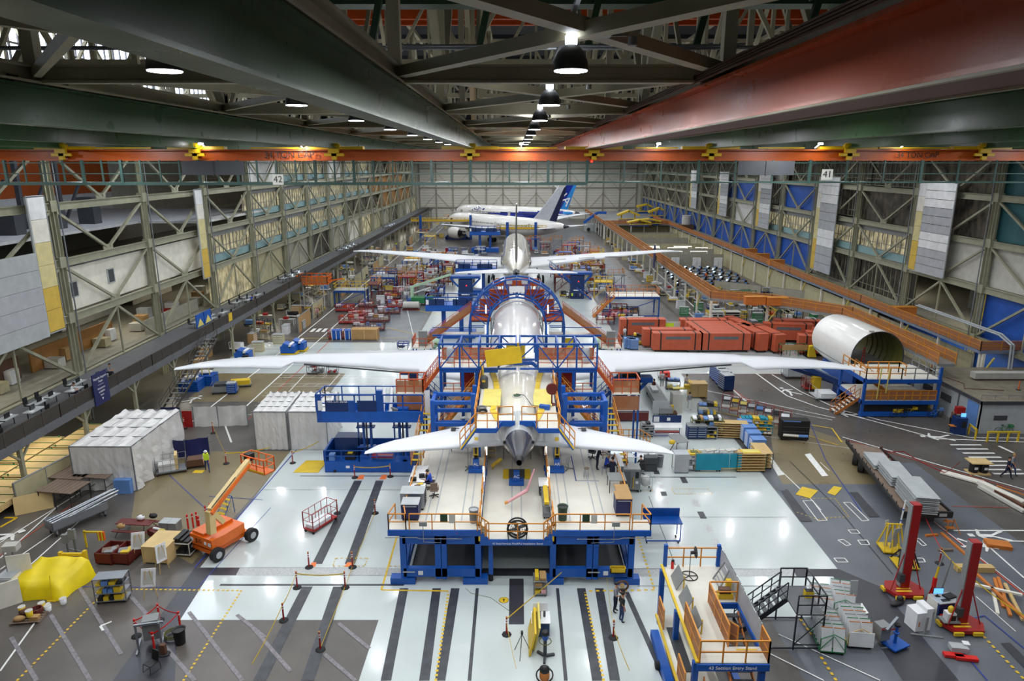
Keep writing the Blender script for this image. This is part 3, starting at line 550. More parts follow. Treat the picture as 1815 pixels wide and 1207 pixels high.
# ---- right decks
def walkway(label, pts, z, w, side, m='orange', mesh='mesh_orange', deck='grey', posts=7.6, rails=(0, 1)):
    t = thing('walkway', label, 'walkway', (pts[0][0], pts[0][1], 0)); o = Vector((pts[0][0], pts[0][1], 0)); V = [Vector((x, y, 0))-o for x, y in pts]
    mb = MB(); off = []
    for i, p in enumerate(V):
        d = Vector((0,0,0))
        if i > 0: d += (V[i]-V[i-1]).normalized()
        if i < len(V)-1: d += (V[i+1]-V[i]).normalized()
        d.normalize(); off.append(Vector((-d.y, d.x, 0))*w*side)
    for i in range(len(V)-1):
        a, b = V[i], V[i+1]; u = Vector((0,0,z)); mb.slab([a+u, b+u, b+off[i+1]+u, a+off[i]+u] if side > 0 else [a+u, a+off[i]+u, b+off[i+1]+u, b+u], .3)
    mb.build('deck', deck, t)
    for r_ in rails:
        for i in range(len(V)-1):
            a, b = V[i]+off[i]*r_, V[i+1]+off[i+1]*r_; L_ = (b-a).length; n = max(1, int(L_/24))
            for j in range(n):
                p, q = a.lerp(b, j/n)+Vector((0,0,z)), a.lerp(b, (j+1)/n)+Vector((0,0,z)); mb = MB(); rail(mb, [p, q], 1.1, .035, 1.9); mb.build('railing', m, t)
                mb = MB(); mb.slab([p+Vector((0,0,.08)), q+Vector((0,0,.08)), q+Vector((0,0,1.02)), p+Vector((0,0,1.02))], .01); mb.build('mesh_panel', mesh, t)
    for i in range(len(V)-1):
        a, b = V[i], V[i+1]; L_ = (b-a).length; n = max(1, int(L_/posts))
        for j in range(n+1):
            p = a.lerp(b, j/n)+off[i]*.12; mb = MB(); mb.bar(p, p+Vector((0,0,z-.3)), .26); mb.build('post', 'cream', t)
            if j % 2: d = (b-a).normalized()*1.6; mb = MB(); mb.bar(p+Vector((0,0,1.9)), p+d+Vector((0,0,z-.3)), .14); mb.build('knee_brace', 'yellow_pale', t)
    return t
mat('deck_bluegrey', (118,128,146), .3)
walkway('upper blue-grey walkway with orange mesh railing along the right wall', [(49.1, 250), (49.1, 69.5), (53.4, 69.5)], 4.7, 3.8, 1, deck='deck_bluegrey', rails=(0,))
def xy(px, py, z): v = P(px, py, z); return (v.x, v.y)
walkway('lower orange-railed walkway bending around the cubicle area toward the fuselage section', [(28.6, 222), (28.6, 98), xy(1360,538,4.7), xy(1492,560,4.7), xy(1662,645,4.7)], 4.7, 1.7, 1)
plat = thing('raised_platform', 'large raised platform with orange railing carrying yellow tooling near the far wall', 'platform', (40, 245, 0))
mb = MB(); mb.box(-11.5,-24,4.3,11.5,34,4.7); mb.build('deck', 'grey', plat)
for pts in ([(-11.5,-24,4.7),(10,-24,4.7)], [(-11.5,-24,4.7),(-11.5,34,4.7)]):
    mb = MB(); rail(mb, pts, 1.2, .05, 2.2); mb.build('railing', 'orange', plat); p, q = map(Vector, pts); mb = MB(); mb.slab([p, q, q+Vector((0,0,1.1)), p+Vector((0,0,1.1))], .01); mb.build('mesh_panel', 'mesh_orange', plat)
for k in range(9): mb = MB(); mb.bar((-11.3,-23.5+7*k,0),(-11.3,-23.5+7*k,4.3),.3); mb.build('post', 'cream', plat)
for k in range(6): mb = MB(); mb.bar((-11+4.2*k,-23.8,0),(-11+4.2*k,-23.8,4.3),.3); mb.build('post', 'cream', plat)
mb = MB(); mb.box(-9,-20,.0,11,-19.7,4.3); mb.build('back_panel', 'beige', plat)
# right wall fills
R = {1: {1: 'blue_wall', 2: 'white_matt', 3: 'teal_wall', 4: 'teal_wall'}, 2: {2: 'offwhite', 3: 'teal_wall', 4: 'teal_wall'}, 3: {1: None, 2: 'offwhite', 3: 'office_dim', 4: 'office_dim'}, 4: {1: 'dim', 2: 'win', 3: 'office_dim', 4: 'dim'}, 5: {1: 'dim', 2: 'win', 3: 'dim', 4: 'dim'},
 6: {1: 'blue_wall', 2: 'win', 3: 'blue_wall', 4: 'dim'}, 7: {1: 'blue_wall', 2: 'win', 3: 'dim', 4: 'white_matt'}, 8: {1: 'blue_wall', 2: 'white_matt', 3: 'blue_wall', 4: 'dim'}, 9: {1: 'blue_wall', 2: 'dim', 3: 'blue_wall', 4: 'dim'}, 10: {1: 'blue_wall', 2: 'dim', 3: 'dim', 4: 'dim'}, 11: {1: 'blue_wall', 2: 'dim', 3: 'dim', 4: 'dim'},
 12: {1: 'blue_wall', 2: 'office_dim', 3: 'dim', 4: 'dim'}, 13: {1: 'blue_wall', 2: 'dim', 3: 'dim', 4: 'dim'}, 14: {1: 'blue_wall', 2: 'office_dim', 3: 'dim', 4: 'dim'}, 15: {1: 'blue_wall', 2: 'office_dim', 3: 'dim', 4: 'dim'}, 16: {1: 'blue_wall', 2: 'office_dim', 3: 'dim', 4: 'dim'}}
for k, d in R.items():
    for li, kd in d.items(): bay(wr, -1, k, li, kd)
panel(wr, -1, YC[3], YC[3]+8, 4.7, 9.4, 'yellow_wall', off=6); panel(wr, -1, YC[3]+3, YC[4], 4.7, 8.8, 'grey', off=9)
for k in range(1, 17): panel(wr, -1, YC[k], YC[k+1], 0, 3.9, 'blue_wall' if k < 4 else 'beige', 'lower_wall', -3.2 if k > 3 else .5)
panel(wr, -1, YC[2], YC[3], 4.3, 9.5, 'blue_wall', off=.6)
for zz in (4.6, 10.3): mb = MB(); mb.box(.8, 20, -.1, 28, 300, 0); mb.build('mezzanine_floor', 'partition', wr, (0,0,zz))
mb = MB(); mb.box(28,20,4.7,28.4,300,36); mb.build('back_wall', 'grey_mid', wr)
mb = MB()
for d in (0, .3): mb.tube([(-1.2-d,86,6.3-d*.3),(-1.2-d,70.5,6.3-d*.3),(-1.2-d,68.5,5.6),(-1.2-d,68,0)], .1, 8)
mb.build('service_pipe', 'grey_light', wr)
# hanging perforated door panels
mat('yellow_edge', (206,172,70), .6); mat('yellow_mid', (206,194,140), .6)
def hang_panel(X, y0, y1, z0, z1, sgn, label, yel=1.5, rows=11):
    t = thing('door_panel', label, 'wall panel', (X, y0, z0), group=None); L_ = y1-y0; h = (z1-z0)/rows
    for r_ in range(rows):
        mb = MB(); mb.box(-.06, 0, r_*h+.03, .06, L_-yel-.03, (r_+1)*h-.03) if sgn else None
        mb.build('sheet', 'white' if r_ in (3, 4, 8, 9, 10) else 'mesh_grey', t)
    [MB().box(-.07, L_-yel, (z1-z0)*j/6+.03, .07, L_, (z1-z0)*(j+1)/6).build('edge_sheet', ['yellow_edge','yellow_edge','yellow_mid','yellow_mid','cream','white'][j], t) for j in range(6)]
    q_ = .5 if X > 0 else -.5; MB().bar((0,L_*.5,.3),(q_,L_*.5,.3),.1).bar((0,L_*.5,z1-z0-.3),(q_,L_*.5,z1-z0-.3),.1).build('bracket', 'grey', t)
    mb = MB(); mb.bar((0,0,0),(0,0,z1-z0),.14); mb.bar((0,L_,0),(0,L_,z1-z0),.14); mb.bar((0,0,0),(0,L_,0),.14); mb.bar((0,0,z1-z0),(0,L_,z1-z0),.14); mb.build('frame', 'grey_light', t); return t
for y0, z0, nm_ in ((82.6, 10.3, 'nearest'), (112.5, 5.9, 'second nearest'), (142, 10.6, 'third nearest'), (171, 11, 'fourth nearest'), (200, 11, 'farthest')):
    hang_panel(52.2, y0, y0+7.6, z0, 21.6, 1, '%s tall white perforated door panel with yellow edge on the right wall' % nm_)
    mb = MB()
hang_panel(-40.3, 57.2, 59.4, 9.6, 21.2, 1, 'narrow pale yellow and white hanging panel strip at left edge', 2.1)
hang_panel(-40.3, 87.6, 89.6, 9.3, 20.6, 1, 'narrow pale yellow hanging panel strip deeper along the left wall', 1.9)
t = thing('door_panel', 'big translucent grey sheet panel hanging at the left edge of the picture', 'wall panel', (-40.2, 44, 9.4))
for r_ in range(5): mb = MB(); mb.box(-.04, 0, r_*1.45, .04, 13.1, r_*1.45+1.42); mb.build('sheet', 'grey_light' if r_ in (0, 4, 3) else 'mesh_grey', t)
# cubicle area partitions at right, between the two walkways
def part_wall(label, p0, p1, h=2.5, m='partition', th=.12, grp=None):
    p0 = Vector(p0); p1 = Vector(p1); t = thing('partition_wall', label, 'partition', (p0.x, p0.y, 0), group=grp); d = p1-p0; n = max(1, int(d.length/2.4)); dd = d.normalized(); rz = math.atan2(dd.y, dd.x)
    mb = MB(); mb.box(0, -th/2, 0, d.length, th/2, h)
    mb.build('panels', m, t, rz=rz); mb = MB()
    for i in range(n+1): x = d.length*i/n; mb.box(x-.03, -th/2-.02, 0, x+.03, th/2+.02, h)
    mb.box(0,-th/2-.02,h,d.length,th/2+.02,h+.05); mb.build('seams', 'grey', t, rz=rz); return t
def gp(px, py): v = P(px, py); return (v.x, v.y, 0)
part_wall('grey partition wall in front of the desk cluster, left of the gap', gp(1265,521), gp(1347,531))
part_wall('grey partition wall in front of the desk cluster, right of the gap', gp(1363,533), gp(1452,546))
part_wall('beige partition wall behind the desk cluster with white lockers', (30.8,160,0), (49,160,0), 3)
part_wall('long side partition under the upper orange walkway', (50.2,72,0), (50.2,215,0), 3.6, 'beige')
for k, (y, h, lab) in enumerate(((170,3,'partition behind the strip lights'), (182,3,'partition behind the white shelving frame'), (196,3,'fourth partition row from the desk cluster'), (208,3,'fifth partition row from the desk cluster'), (216,2.6,'last partition row before the raised platform'))): part_wall('beige '+lab, (30.8,y,0), (49.5,y,0), h, 'beige' if k % 2 else 'partition')
for k, (x, y, l) in enumerate(((34,172,5),(41,172,5),(35,175,4),(43,175,4.5),(47,172,3),(38.5,165,4),(44.5,165,4),(34,165,3))):
    t = thing('strip_light', 'white fluorescent strip light above the beige partitions', 'ceiling lamp', (x, y, 3.1), group='strip lights over the offices'); mb = MB(); mb.box(-l/2,-.12,0,l/2,.12,.06); mb.build('tube', 'tube_glow', t); mb = MB(); mb.box(-l/2,-.3,.06,l/2,.3,.14); mb.bar((-l/2,0,.1),(-l/2,0,-3.1),.05); mb.bar((l/2,0,.1),(l/2,0,-3.1),.05); mb.build('housing', 'white', t)
t = thing('banner', 'narrow navy banner on a beige post by the lower walkway', 'banner', (28.3, 138, 3.2)); mb = MB(); mb.box(-.04,-.8,0,.04,.8,4.6); mb.build('cloth', 'navy', t); mb = MB(); mb.bar((.1,0,-3.2),(.1,0,4.8),.18); mb.build('post', 'cream', t)
for z in (.8, 1.7, 2.6, 3.5): text('CREW', .34, 'white', t, (-.045, 0, z), (PI/2, 0, -PI/2)) if False else None
# ================================================================ AIRCRAFT
def fuse(y):
    "radius x, radius z, centre z at y metres ahead of the tail tip"
    T_ = [(0,.16,.2,6.15),(.5,.3,.34,6.13),(1.6,.55,.62,6.08),(3.3,.95,1.05,5.95),(6,1.42,1.62,5.68),(9,1.93,2.12,5.38),(12.5,2.38,2.52,5.1),(16,2.7,2.82,4.85),(19.5,2.88,2.97,4.72),(24,2.89,2.98,4.7),(46,2.89,2.98,4.7),(49,2.84,2.92,4.66),(51,2.66,2.74,4.56),(53,2.2,2.3,4.38),(54.6,1.62,1.72,4.2),(55.8,.98,1.05,4.05),(56.5,.42,.46,3.95),(56.7,.03,.03,3.93)]
    for a, b in zip(T_, T_[1:]):
        if y <= b[0]: t = (y-a[0])/(b[0]-a[0]); t2 = t; return tuple(a[i]+(b[i]-a[i])*t2 for i in (1,2,3))
    return T_[-1][1:]
NR = 40
def fuse_mesh(ys, matf, shell=1.0):
    mb = MB(); rings = []
    for y in ys:
        rx, rz, cz = fuse(y); rings.append([(rx*shell*math.sin(2*PI*i/NR), y, cz+rz*shell*math.cos(2*PI*i/NR)) for i in range(NR)])
    for j in range(len(rings)-1):
        by = {}
        for i in range(NR): by.setdefault(matf((ys[j]+ys[j+1])/2, 2*PI*(i+.5)/NR), []).append(i)
        for m, idx in by.items():
            mb.use(m)
            for i in idx: k = (i+1) % NR; mb._add([rings[j][i], rings[j][k], rings[j+1][k], rings[j+1][i]], [(0,3,2,1)], True)
    return mb
def weld(o):
    bm = bmesh.new(); bm.from_mesh(o.data); bmesh.ops.remove_doubles(bm, verts=bm.verts, dist=.0005); bmesh.ops.recalc_face_normals(bm, faces=bm.faces); bm.to_mesh(o.data); bm.free(); return o
def wing_mesh(st, tmax, sgn, m):
    "st: (x, y_lead, y_trail, z)"
    mb = MB().use(m); rings = []; prof = [(0,0),(.03,.32),(.12,.72),(.3,1),(.55,.86),(.8,.45),(1,.04),(.8,-.25),(.55,-.6),(.3,-.85),(.12,-.6),(.03,-.3)]
    for i, (x, yl, yt, z) in enumerate(st):
        c = yl-yt; th = max(.06, tmax*(1-.78*i/(len(st)-1)))
        rings.append([(sgn*x, yl-u*c, z+w*th/2) for u, w in prof])
    if sgn < 0: rings = [list(reversed(r)) for r in rings]
    return mb.loft(rings)
WING = [(1.5,36.6,22.9,3.5),(5,34.9,23.1,3.85),(8,33.4,23.4,4.1),(9.4,32.7,23.5,4.22),(9.6,32.6,24.4,4.25),(14,30.4,24.6,4.65),(20,27.6,24.3,5.2),(21.5,26.8,24.0,5.35),(22,26.5,21.7,5.42),(24.5,25.1,21.1,5.72),(27.4,22.9,20.1,6.05),(28.8,21.2,19.2,6.25),(30.05,18.9,18.3,6.4)]
WING2 = [(1.5,36.6,21.5,3.5),(5,34.9,21.6,3.95),(8,33.4,21.8,4.3),(12,31.4,22.2,4.9),(20,27.6,22.0,5.9),(22,26.5,21.7,6.15),(24.5,25.1,21.1,6.5),(27.4,22.9,20.1,6.95),(28.8,21.2,19.2,7.15),(30.05,18.9,18.3,7.3)]
STAB = [(.3,10.5,4.3,5.45),(1.2,9.6,4.1,5.5),(3.1,7.9,3.5,5.6),(6,5.9,2.75,5.72),(8.4,4.2,2.2,5.83),(9.3,3.3,2.0,5.88),(9.9,2.2,1.8,5.9)]
def aircraft(label, loc, rz=0, wing=WING, fin=None, engines=False, livery=None, rough_tail=False, windows=True, gear=True, wm='wing_white', body='plane_white', stab=STAB):
    t = thing('jet_airliner', label, 'aircraft', loc, rz)
    ys = [0,.25,.5,1,1.6,2.4,3.3,4.5,6,7.5,9,10.7,12.5,14,16,17.7,19.5,22,24,28,32,36,40,43,46,47.5,49,50,51,52,53,53.8,54.6,55.2,55.8,56.2,56.5,56.7]
    def mf(y, th):
        if livery: r = livery(y, th)
        else: r = None
        if r: return r
        if y < .5: return 'black'
        if y < 3.3 and rough_tail: return 'apu_grey'
        if y < 6.2 and rough_tail and (th < 1.0 or th > 2*PI-1.0): return 'tail_grey'
        if y < 1.6 and not rough_tail: return 'apu_grey'
        if y < 15 and rough_tail: return 'plane_unpainted'
        return body
    o = fuse_mesh(ys, mf).build('fuselage', None, t); weld(o)
    for s_ in (-1, 1):
        wing_mesh(wing, 1.15, s_, wm).build('wing', None, t); wing_mesh(stab, .55, s_, wm).build('tailplane', None, t)
        mb = MB()   # panel seams / spar line at the flap bay
        if wing is WING: mb.bar((s_*9.7,24.42,4.2),(s_*20.5,24.2,5.2),.14,.12); mb.build('rear_spar', 'grey_dark', t)
        else:
            for x in (7, 12, 16): mb = MB(); mb.cyl((s_*x,26,4.1+.05*x),(s_*x,19.8,3.9+.06*x),.28,.05,n=8); mb.build('flap_fairing', 'offwhite', t)
    if fin:
        mb = MB(); b, tp = fin; fz = [(7.0,15.2,4.9),(8.4,13.2,4.4),(11,10.4,3.4),(14,7.3,2.2),(16.2,5.0,1.3),(16.9,3.9,1.0)]; rings = []
        prof = [(0,0),(.06,.5),(.3,1),(.6,.8),(1,.1),(.6,-.8),(.3,-1),(.06,-.5)]
        if b == tp: rr = [[(w*.26*(1-.4*(z-7)/10), yl-u*(yl-yt), z) for u, w in prof] for z, yl, yt in fz]; mb.use(b).loft(rr)
        else:
            for u0, u1, m in ((0,.72,b),(.72,1,tp)):
                rr = []
                for z, yl, yt in fz:
                    c = yl-yt; a = .26*(1-.4*(z-7)/10); w0 = a if u0 == 0 else a*.62; rr.append([(-.02,yl-u0*c,z),(w0 if u0 else a*.9,yl-(u0+.1)*c,z),(a*.62 if u1 < 1 else .03,yl-u1*c,z),(-(a*.62) if u1 < 1 else -.03,yl-u1*c,z),(-(w0 if u0 else a*.9),yl-(u0+.1)*c,z)] if u0 == 0 else [(a*.62,yl-u0*c,z),(.03,yl-u1*c,z),(-.03,yl-u1*c,z),(-a*.62,yl-u0*c,z)])
                mb.use(m).loft(rr, smooth=False)
        f = mb.build('tail_fin', None, t); weld(f)
    if engines:
        for s_ in (-1, 1):
            e = MB(); x = s_*9.9; prof = [(40.9,1.45),(41.1,1.62),(40.2,1.78),(38.5,1.85),(36.8,1.72),(36.0,1.5)]
            rings = [[(x+r*math.sin(2*PI*i/24), y, 2.35+r*math.cos(2*PI*i/24)) for i in range(24)] for y, r in prof]; e.use('plane_white').loft(rings, caps=False)
            e.use('black').loft([[(x+1.45*math.sin(2*PI*i/24), 40.8, 2.35+1.45*math.cos(2*PI*i/24)) for i in range(24)], [(x+1.4*math.sin(2*PI*i/24), 39.8, 2.35+1.4*math.cos(2*PI*i/24)) for i in range(24)]])
            o = e.build('engine_nacelle', None, t)
            g = MB().use('grey_dark')
            for i in range(16): a = 2*PI*i/16; a2 = 2*PI*(i+1)/16; am = (a+a2)/2; g._add([(x+1.5*math.sin(a),36.05,2.35+1.5*math.cos(a)),(x+1.5*math.sin(a2),36.05,2.35+1.5*math.cos(a2)),(x+1.42*math.sin(am),35.3,2.35+1.42*math.cos(am))],[(0,1,2)])
            g.use('dark_metal').cyl((x,36.6,2.35),(x,35.0,2.35),.95,.7,n=16); g.use('chrome').cyl((x,35.0,2.35),(x,33.6,2.35),.45,.05,n=12); g.build('exhaust', None, o)
            p = MB(); p.slab([(x-.2,39,3.9),(x-.2,32,4.3),(x-.2,32,3.4),(x-.2,36,3.2)], .4); p.build('pylon', 'plane_white', t)
    if windows:
        for s_ in (-1, 1):
            w = MB()
            for k in range(52):
                y = 12.6+.66*k
                if 27.4 < y < 28.6 or 41 < y < 42: continue
                rx, rz_, cz = fuse(y); th = 1.37; xx = rx*math.sin(th); zz = cz+rz_*math.cos(th); w.cb((s_*(xx+.0), y, zz), .06, .28, .46)
            w.build('cabin_windows', 'grey_dark', t)
            for y in (50.2, 41.5, 28, 13.6):
                d = MB(); rx, rz_, cz = fuse(y); d.cb((s_*rx*.985, y, cz+.25), .12, 1.05, 1.9, ry=-s_*.06); d.build('cabin_door', 'grey_dark' if y > 50 and not livery else 'offwhite', t)
        ck = MB()
        for th in (-.95,-.55,-.18,.18,.55,.95):
            y = 54.2-abs(th)*.55; rx, rz_, cz = fuse(y); ck.cb((rx*math.sin(th)*.99, y, cz+rz_*math.cos(th)*.97), .5, .5, .36, rz=-th)
        ck.build('cockpit_window', 'black', t)
    if gear:
        for x, y, r in ((-4.9,27.2,.7),(4.9,27.2,.7),(0,50.5,.5)):
            g = MB().use('alu').cyl((x,y,.6),(x*.85,y,3.0),.14,n=8)
            for dx in (-.5,.5):
                for dy in ((-.75,.75) if r > .6 else (0,)): g.use('rubber').cyl((x+dx-.18,y+dy,r),(x+dx+.18,y+dy,r),r,n=14)
            g.build('landing_gear', None, t)
    return t
mat('apu_grey', (88,90,96), .22, .6); mat('tail_grey', (164,168,168), .25); mat('fin_grey', (178,182,190), .35); mat('fin_dark', (70,74,70), .5); mat('ana_blue', (14,40,140), .25, coat=.4); mat('ana_light', (30,130,205), .25, coat=.4); mat('navy_fin', (18,28,66), .3)
a1 = aircraft('white jet airliner in the front assembly position with unfinished cone tail pointing at the camera', (.3, 38.6, 0), rough_tail=True, fin=None, windows=True, gear=False)
for s_ in (-1, 1): mb = MB(); mb.cb((s_*4.55, 6.0, 5.93), .34, .5, .02); mb.cb((s_*4.4,6.1,5.94),.5,.12,.02); mb.build('access_hatch', 'black', a1)
for x in (-1.0, 1.0): mb = MB(); mb.ell((x*.98, 3.3, 6.1), .07, .09, .12); mb.build('light_fixture', 'black', a1)
a2 = aircraft('white jet airliner second in line with thin dark unpainted fin edge seen end-on', (.3, 107.5, .7), wing=WING2, fin=('plane_unpainted', 'fin_dark'), body='plane_unpainted')
for x0, x1 in ((6,9.5),(12,15),(17,20.5)): mb = MB(); y = 22.3; mb.slab([(x0,y+1.1,4.72+.06*x0),(x1,y+1.0,4.72+.06*x1),(x1,y,4.75+.06*x1),(x0,y,4.75+.06*x0)], .03); mb.build('spoiler', 'grey', a2)
a3 = aircraft('white jet airliner with grey and navy fin and large engine, parked at an angle', (15.2, 193, .3), math.radians(42.7), wing=WING2, fin=('fin_grey', 'navy_fin'), engines=True)
def ana(y, th):
    a = th if th < PI else 2*PI-th     # 0 top, PI belly
    lo_ = 1.95; hi = 1.62-.020*(46-y) if y < 46 else 1.9
    if y < 12: return 'ana_blue' if y > 6 and a < 2.2 and a > .5+.05*y else ('ana_light' if 1.0 < a < 2.1 and y > 2 else None)
    if y > 50: return None
    if hi < a < lo_: return 'ana_blue'
    if y < 36 and lo_ <= a < lo_+.012*(40-y)+.02: return 'ana_light'
    return None
a4 = aircraft('white and blue jet airliner with blue lettered fin, farthest away', (23, 245, .3), math.radians(57.1), wing=WING2, fin=('ana_blue', 'ana_light'), engines=True, livery=ana)
text('ANA', 2.3, 'ana_blue', a4, (-2.72, 43.2, 6.0), (PI/2, -.42, -PI/2), ext=.02); mb = MB(); mb.slab([(-2.8,41.2,5.2),(-2.8,40.4,5.2),(-2.45,39.2,6.6),(-2.45,40.0,6.6)], .02); mb.build('logo_stripe', 'ana_blue', a4)
text('ANA', 4.6, 'white', a4, (-.36, 7.2, 12.8), (PI/2, 0, -PI/2-.0), ext=.02).rotation_euler = Euler((PI/2, .9, -PI/2))
# ================================================================ STANDS AROUND THE FRONT AIRCRAFT
st = thing('assembly_stand', 'big blue assembly stand with cream deck and orange railings under the front aircraft tail', 'work stand', (0, 35.1, 0))
def sp(name, mb, m=None, lab=None):
    o = mb.build(name, m, st)
    if lab: o['label'] = lab
    return o
DK = 3.6
sp('deck', MB().box(-7.25,0,DK-.08,-1.95,1.2,DK).box(-6.5,1.2,DK-.08,-1.95,20,DK), 'deck_white'); sp('deck', MB().box(2.2,0,DK-.08,7.85,1.2,DK).box(2.2,1.2,DK-.08,6.95,20,DK), 'deck_white'); sp('deck', MB().box(-1.95,0,DK-.68,2.2,20,DK-.6), 'deck_white', 'lower centre channel of the cream deck')
for x0, x1, z in ((-7.25,-1.95,DK),(2.2,7.85,DK),(-1.95,2.2,DK-.6)): sp('edge_beam', MB().box(x0,-.08,z-.36,x1,.02,z), 'blue_deck')
for x in (-4.95, -2.85, 3.05, 5.1): 
    for d in (-.25,.25): sp('deck_rail', MB().box(x+d-.04,1,DK,x+d+.04,17,DK+.01), 'grey_light')
for d in (-.3,.3): sp('deck_rail', MB().box(.15+d-.04,1,DK-.6,.15+d+.04,12,DK-.59), 'grey_light')
for x0, x1 in ((-6.45,-2.0),(2.25,6.9)):
    for k in range(4):   # legs in two rows
        pass
    for xx, w in ((x0,.34),((x0+x1)/2-.2,.34),((x0+x1)/2+.16,.3),(x1-.1,.34)):
        sp('leg', MB().box(xx-w/2,.05,.35,xx+w/2,.45,DK-.36), 'blue_deck'); sp('leg', MB().box(xx-w/2,9,.35,xx+w/2,9.4,DK-.36), 'blue_deck'); sp('leg', MB().box(xx-w/2,17.5,.35,xx+w/2,17.9,DK-.36), 'blue_deck')
    for yy in (.05, 9, 17.5):
        sp('lower_beam', MB().box(x0,yy,.5,x1,yy+.3,1.05), 'blue_deck'); sp('upper_beam', MB().box(x0,yy,DK-.95,x1,yy+.3,DK-.4), 'blue_deck')
    for xx in (x0+.05, x1-.15): 
        for yy in (0, 9, 17.5): sp('foot', MB().box(xx-.85,yy,0.02,xx+.6,yy+.55,.42), 'blue_deck')
    sp('side_brace', MB().bar((x0,.4,.8),(x0,9,DK-.5),.22).bar((x1,.4,.8),(x1,9,DK-.5),.22), 'blue_deck')
    sp('tie_beam', MB().box(x0-.15,.4,.5,x0+.15,17.6,.9).box(x1-.25,.4,.5,x1+.05,17.6,.9), 'blue_deck')
    sp('under_dark_plate', MB().box(x0+.3,1,.4,x1-.3,17,.5), 'grey_dark'); sp('under_panel', MB().box(x0+.4,9.5,.9,x1-.4,9.6,DK-.5), 'blue_dark')  # grey plate added to darken the open space below the deck
sp('inner_wall', MB().box(-1.9,9,.0,2.1,9.1,2.6), 'grey_dark'); sp('leg', MB().box(-1.5,.3,.5,-1.24,.6,DK-.7), 'blue_deck'); sp('caster', MB().cyl((-1.37,.45,.02),(-1.37,.45,.5),.14), 'rubber')  # grey wall added so the centre bay below the deck stays dark
for pts in ([(-6.0,0,DK),(-2.1,0,DK)], [(2.35,0,DK),(6.6,0,DK)], [(-1.6,0,DK-.6),(2.0,0,DK-.6)], [(-7.2,0,DK),(-6.2,0,DK),(-6.5,1.2,DK)], [(-7.2,0,DK),(-7.0,1.2,DK)], [(6.75,0,DK),(7.8,0,DK),(7.5,1.2,DK)], [(-6.45,1.4,DK),(-6.45,7,DK)], [(-6.45,7,DK),(-6.45,14,DK)], [(6.9,1.4,DK),(6.9,7,DK)], [(6.9,7,DK),(6.9,14,DK)],
            [(-2.0,.2,DK),(-2.0,1.6,DK)], [(2.25,.2,DK),(2.25,1.6,DK)], [(-2.0,3,DK),(-2.0,9,DK)], [(-2.0,9,DK),(-2.0,15,DK)], [(2.2,3,DK),(2.2,9,DK)], [(2.2,9,DK),(2.2,15,DK)]): sp('railing', rail(MB(), pts, 1.0, .03, 1.5), 'orange')
for s_ in (-1, 1):
    x = .12+s_*2.12
    for k in range(4): sp('step', MB().box(x-s_*.1-.3, .3+.1, DK-.15*k-.04, x-s_*.1+.3, .9, DK-.15*k), 'cream')
    sp('stringer', MB().slab([(x-s_*.05,-.05,DK-.05),(x+s_*-.62,-.05,DK-.62),(x+s_*-.62,-.05,DK-.95),(x-s_*.0,-.05,DK-.75)][::s_], .05), 'blue_deck')
    sp('stair_gate', rail(MB(), [(x+s_*.1,-.1,DK),(x-s_*.55,-.1,DK-.55)], 1.05, .03, .3), 'orange'); sp('kick_strip', MB().box(x-.05,-.06,DK-.7,x+.05,.0,DK), 'yellow')
    sp('work_tube', MB().cyl((x,9.6,DK+.35),(x,9.6,DK+1.5),.07), 'led_strip', 'glowing white tube light'); sp('work_tube', MB().cyl((x,5.8,DK+.2),(x,5.8,DK+1.2),.06), 'led_strip', 'glowing white tube light'); sp('side_panel', MB().box(x-.03,5,DK-.6,x+.03,14,DK+.1), 'blue_deck')
sp('conduit', MB().tube([(-7.4,-.15,DK-.42),(-5.6,-.15,DK-.42),(-5.4,-.15,DK-.5),(-3.0,-.15,DK-.5)],.025).tube([(-5.2,-.15,DK+.3),(-5.2,-.15,DK-.7),(-4.2,-.15,DK-.75)],.02), 'galv'); sp('conduit', MB().tube([(7.9,-.15,DK-.42),(6.2,-.15,DK-.42),(6,-.15,DK-.5),(3.6,-.15,DK-.5)],.025).tube([(5.7,-.15,DK+.3),(5.7,-.15,DK-.7),(4.4,-.15,DK-.75)],.02), 'galv')
for x in (-5.2, 5.8): sp('junction_box', MB().box(x-.22,-.16,DK+.3,x+.22,-.06,DK+.55), 'grey')
for x in (-4.0, 4.1): sp('notice', MB().box(x-.22,-.06,DK+.55,x+.2,-.04,DK+1.0), 'green_dark'); sp('notice', MB().box(x+.28,-.06,DK+.45,x+.62,-.04,DK+.98), 'offwhite')
text('43 Stab/Vertical Fin/APU Installation Stand', .17, 'white', st, (.2, -.09, DK-.84)); text('4', .12, 'red_bright', st, (-3.3,-.09,DK-.17))
for x in (-5.6,5.2): sp('data_plate', MB().box(x,-.0,.65,x+.28,.04,.9), 'white'); sp('stencil', MB().box(x-.9,.0,.8,x-.2,.04,.86), 'grey_light')
tg = thing('tool_tray', 'yellow tray hanging on the right beam of the blue stand', 'tray', (6.0, 35.0, 1.05)); MB().box(-.45,-.3,0,.45,.05,.05).box(-.45,-.3,0,-.4,.05,.28).box(.4,-.3,0,.45,.05,.28).box(-.45,-.3,0,.45,-.25,.28).box(-.45,0,0,.45,.05,.28).build('tray', 'yellow', tg); MB().box(-.3,-.2,.05,.2,-.05,.15).build('tools', 'grey', tg)
sp('floor_tape', MB().box(4.05,6.2,DK,4.12,10.2,DK+.006).box(4.05,6.2,DK,5.6,6.26,DK+.006), 'line_blue')
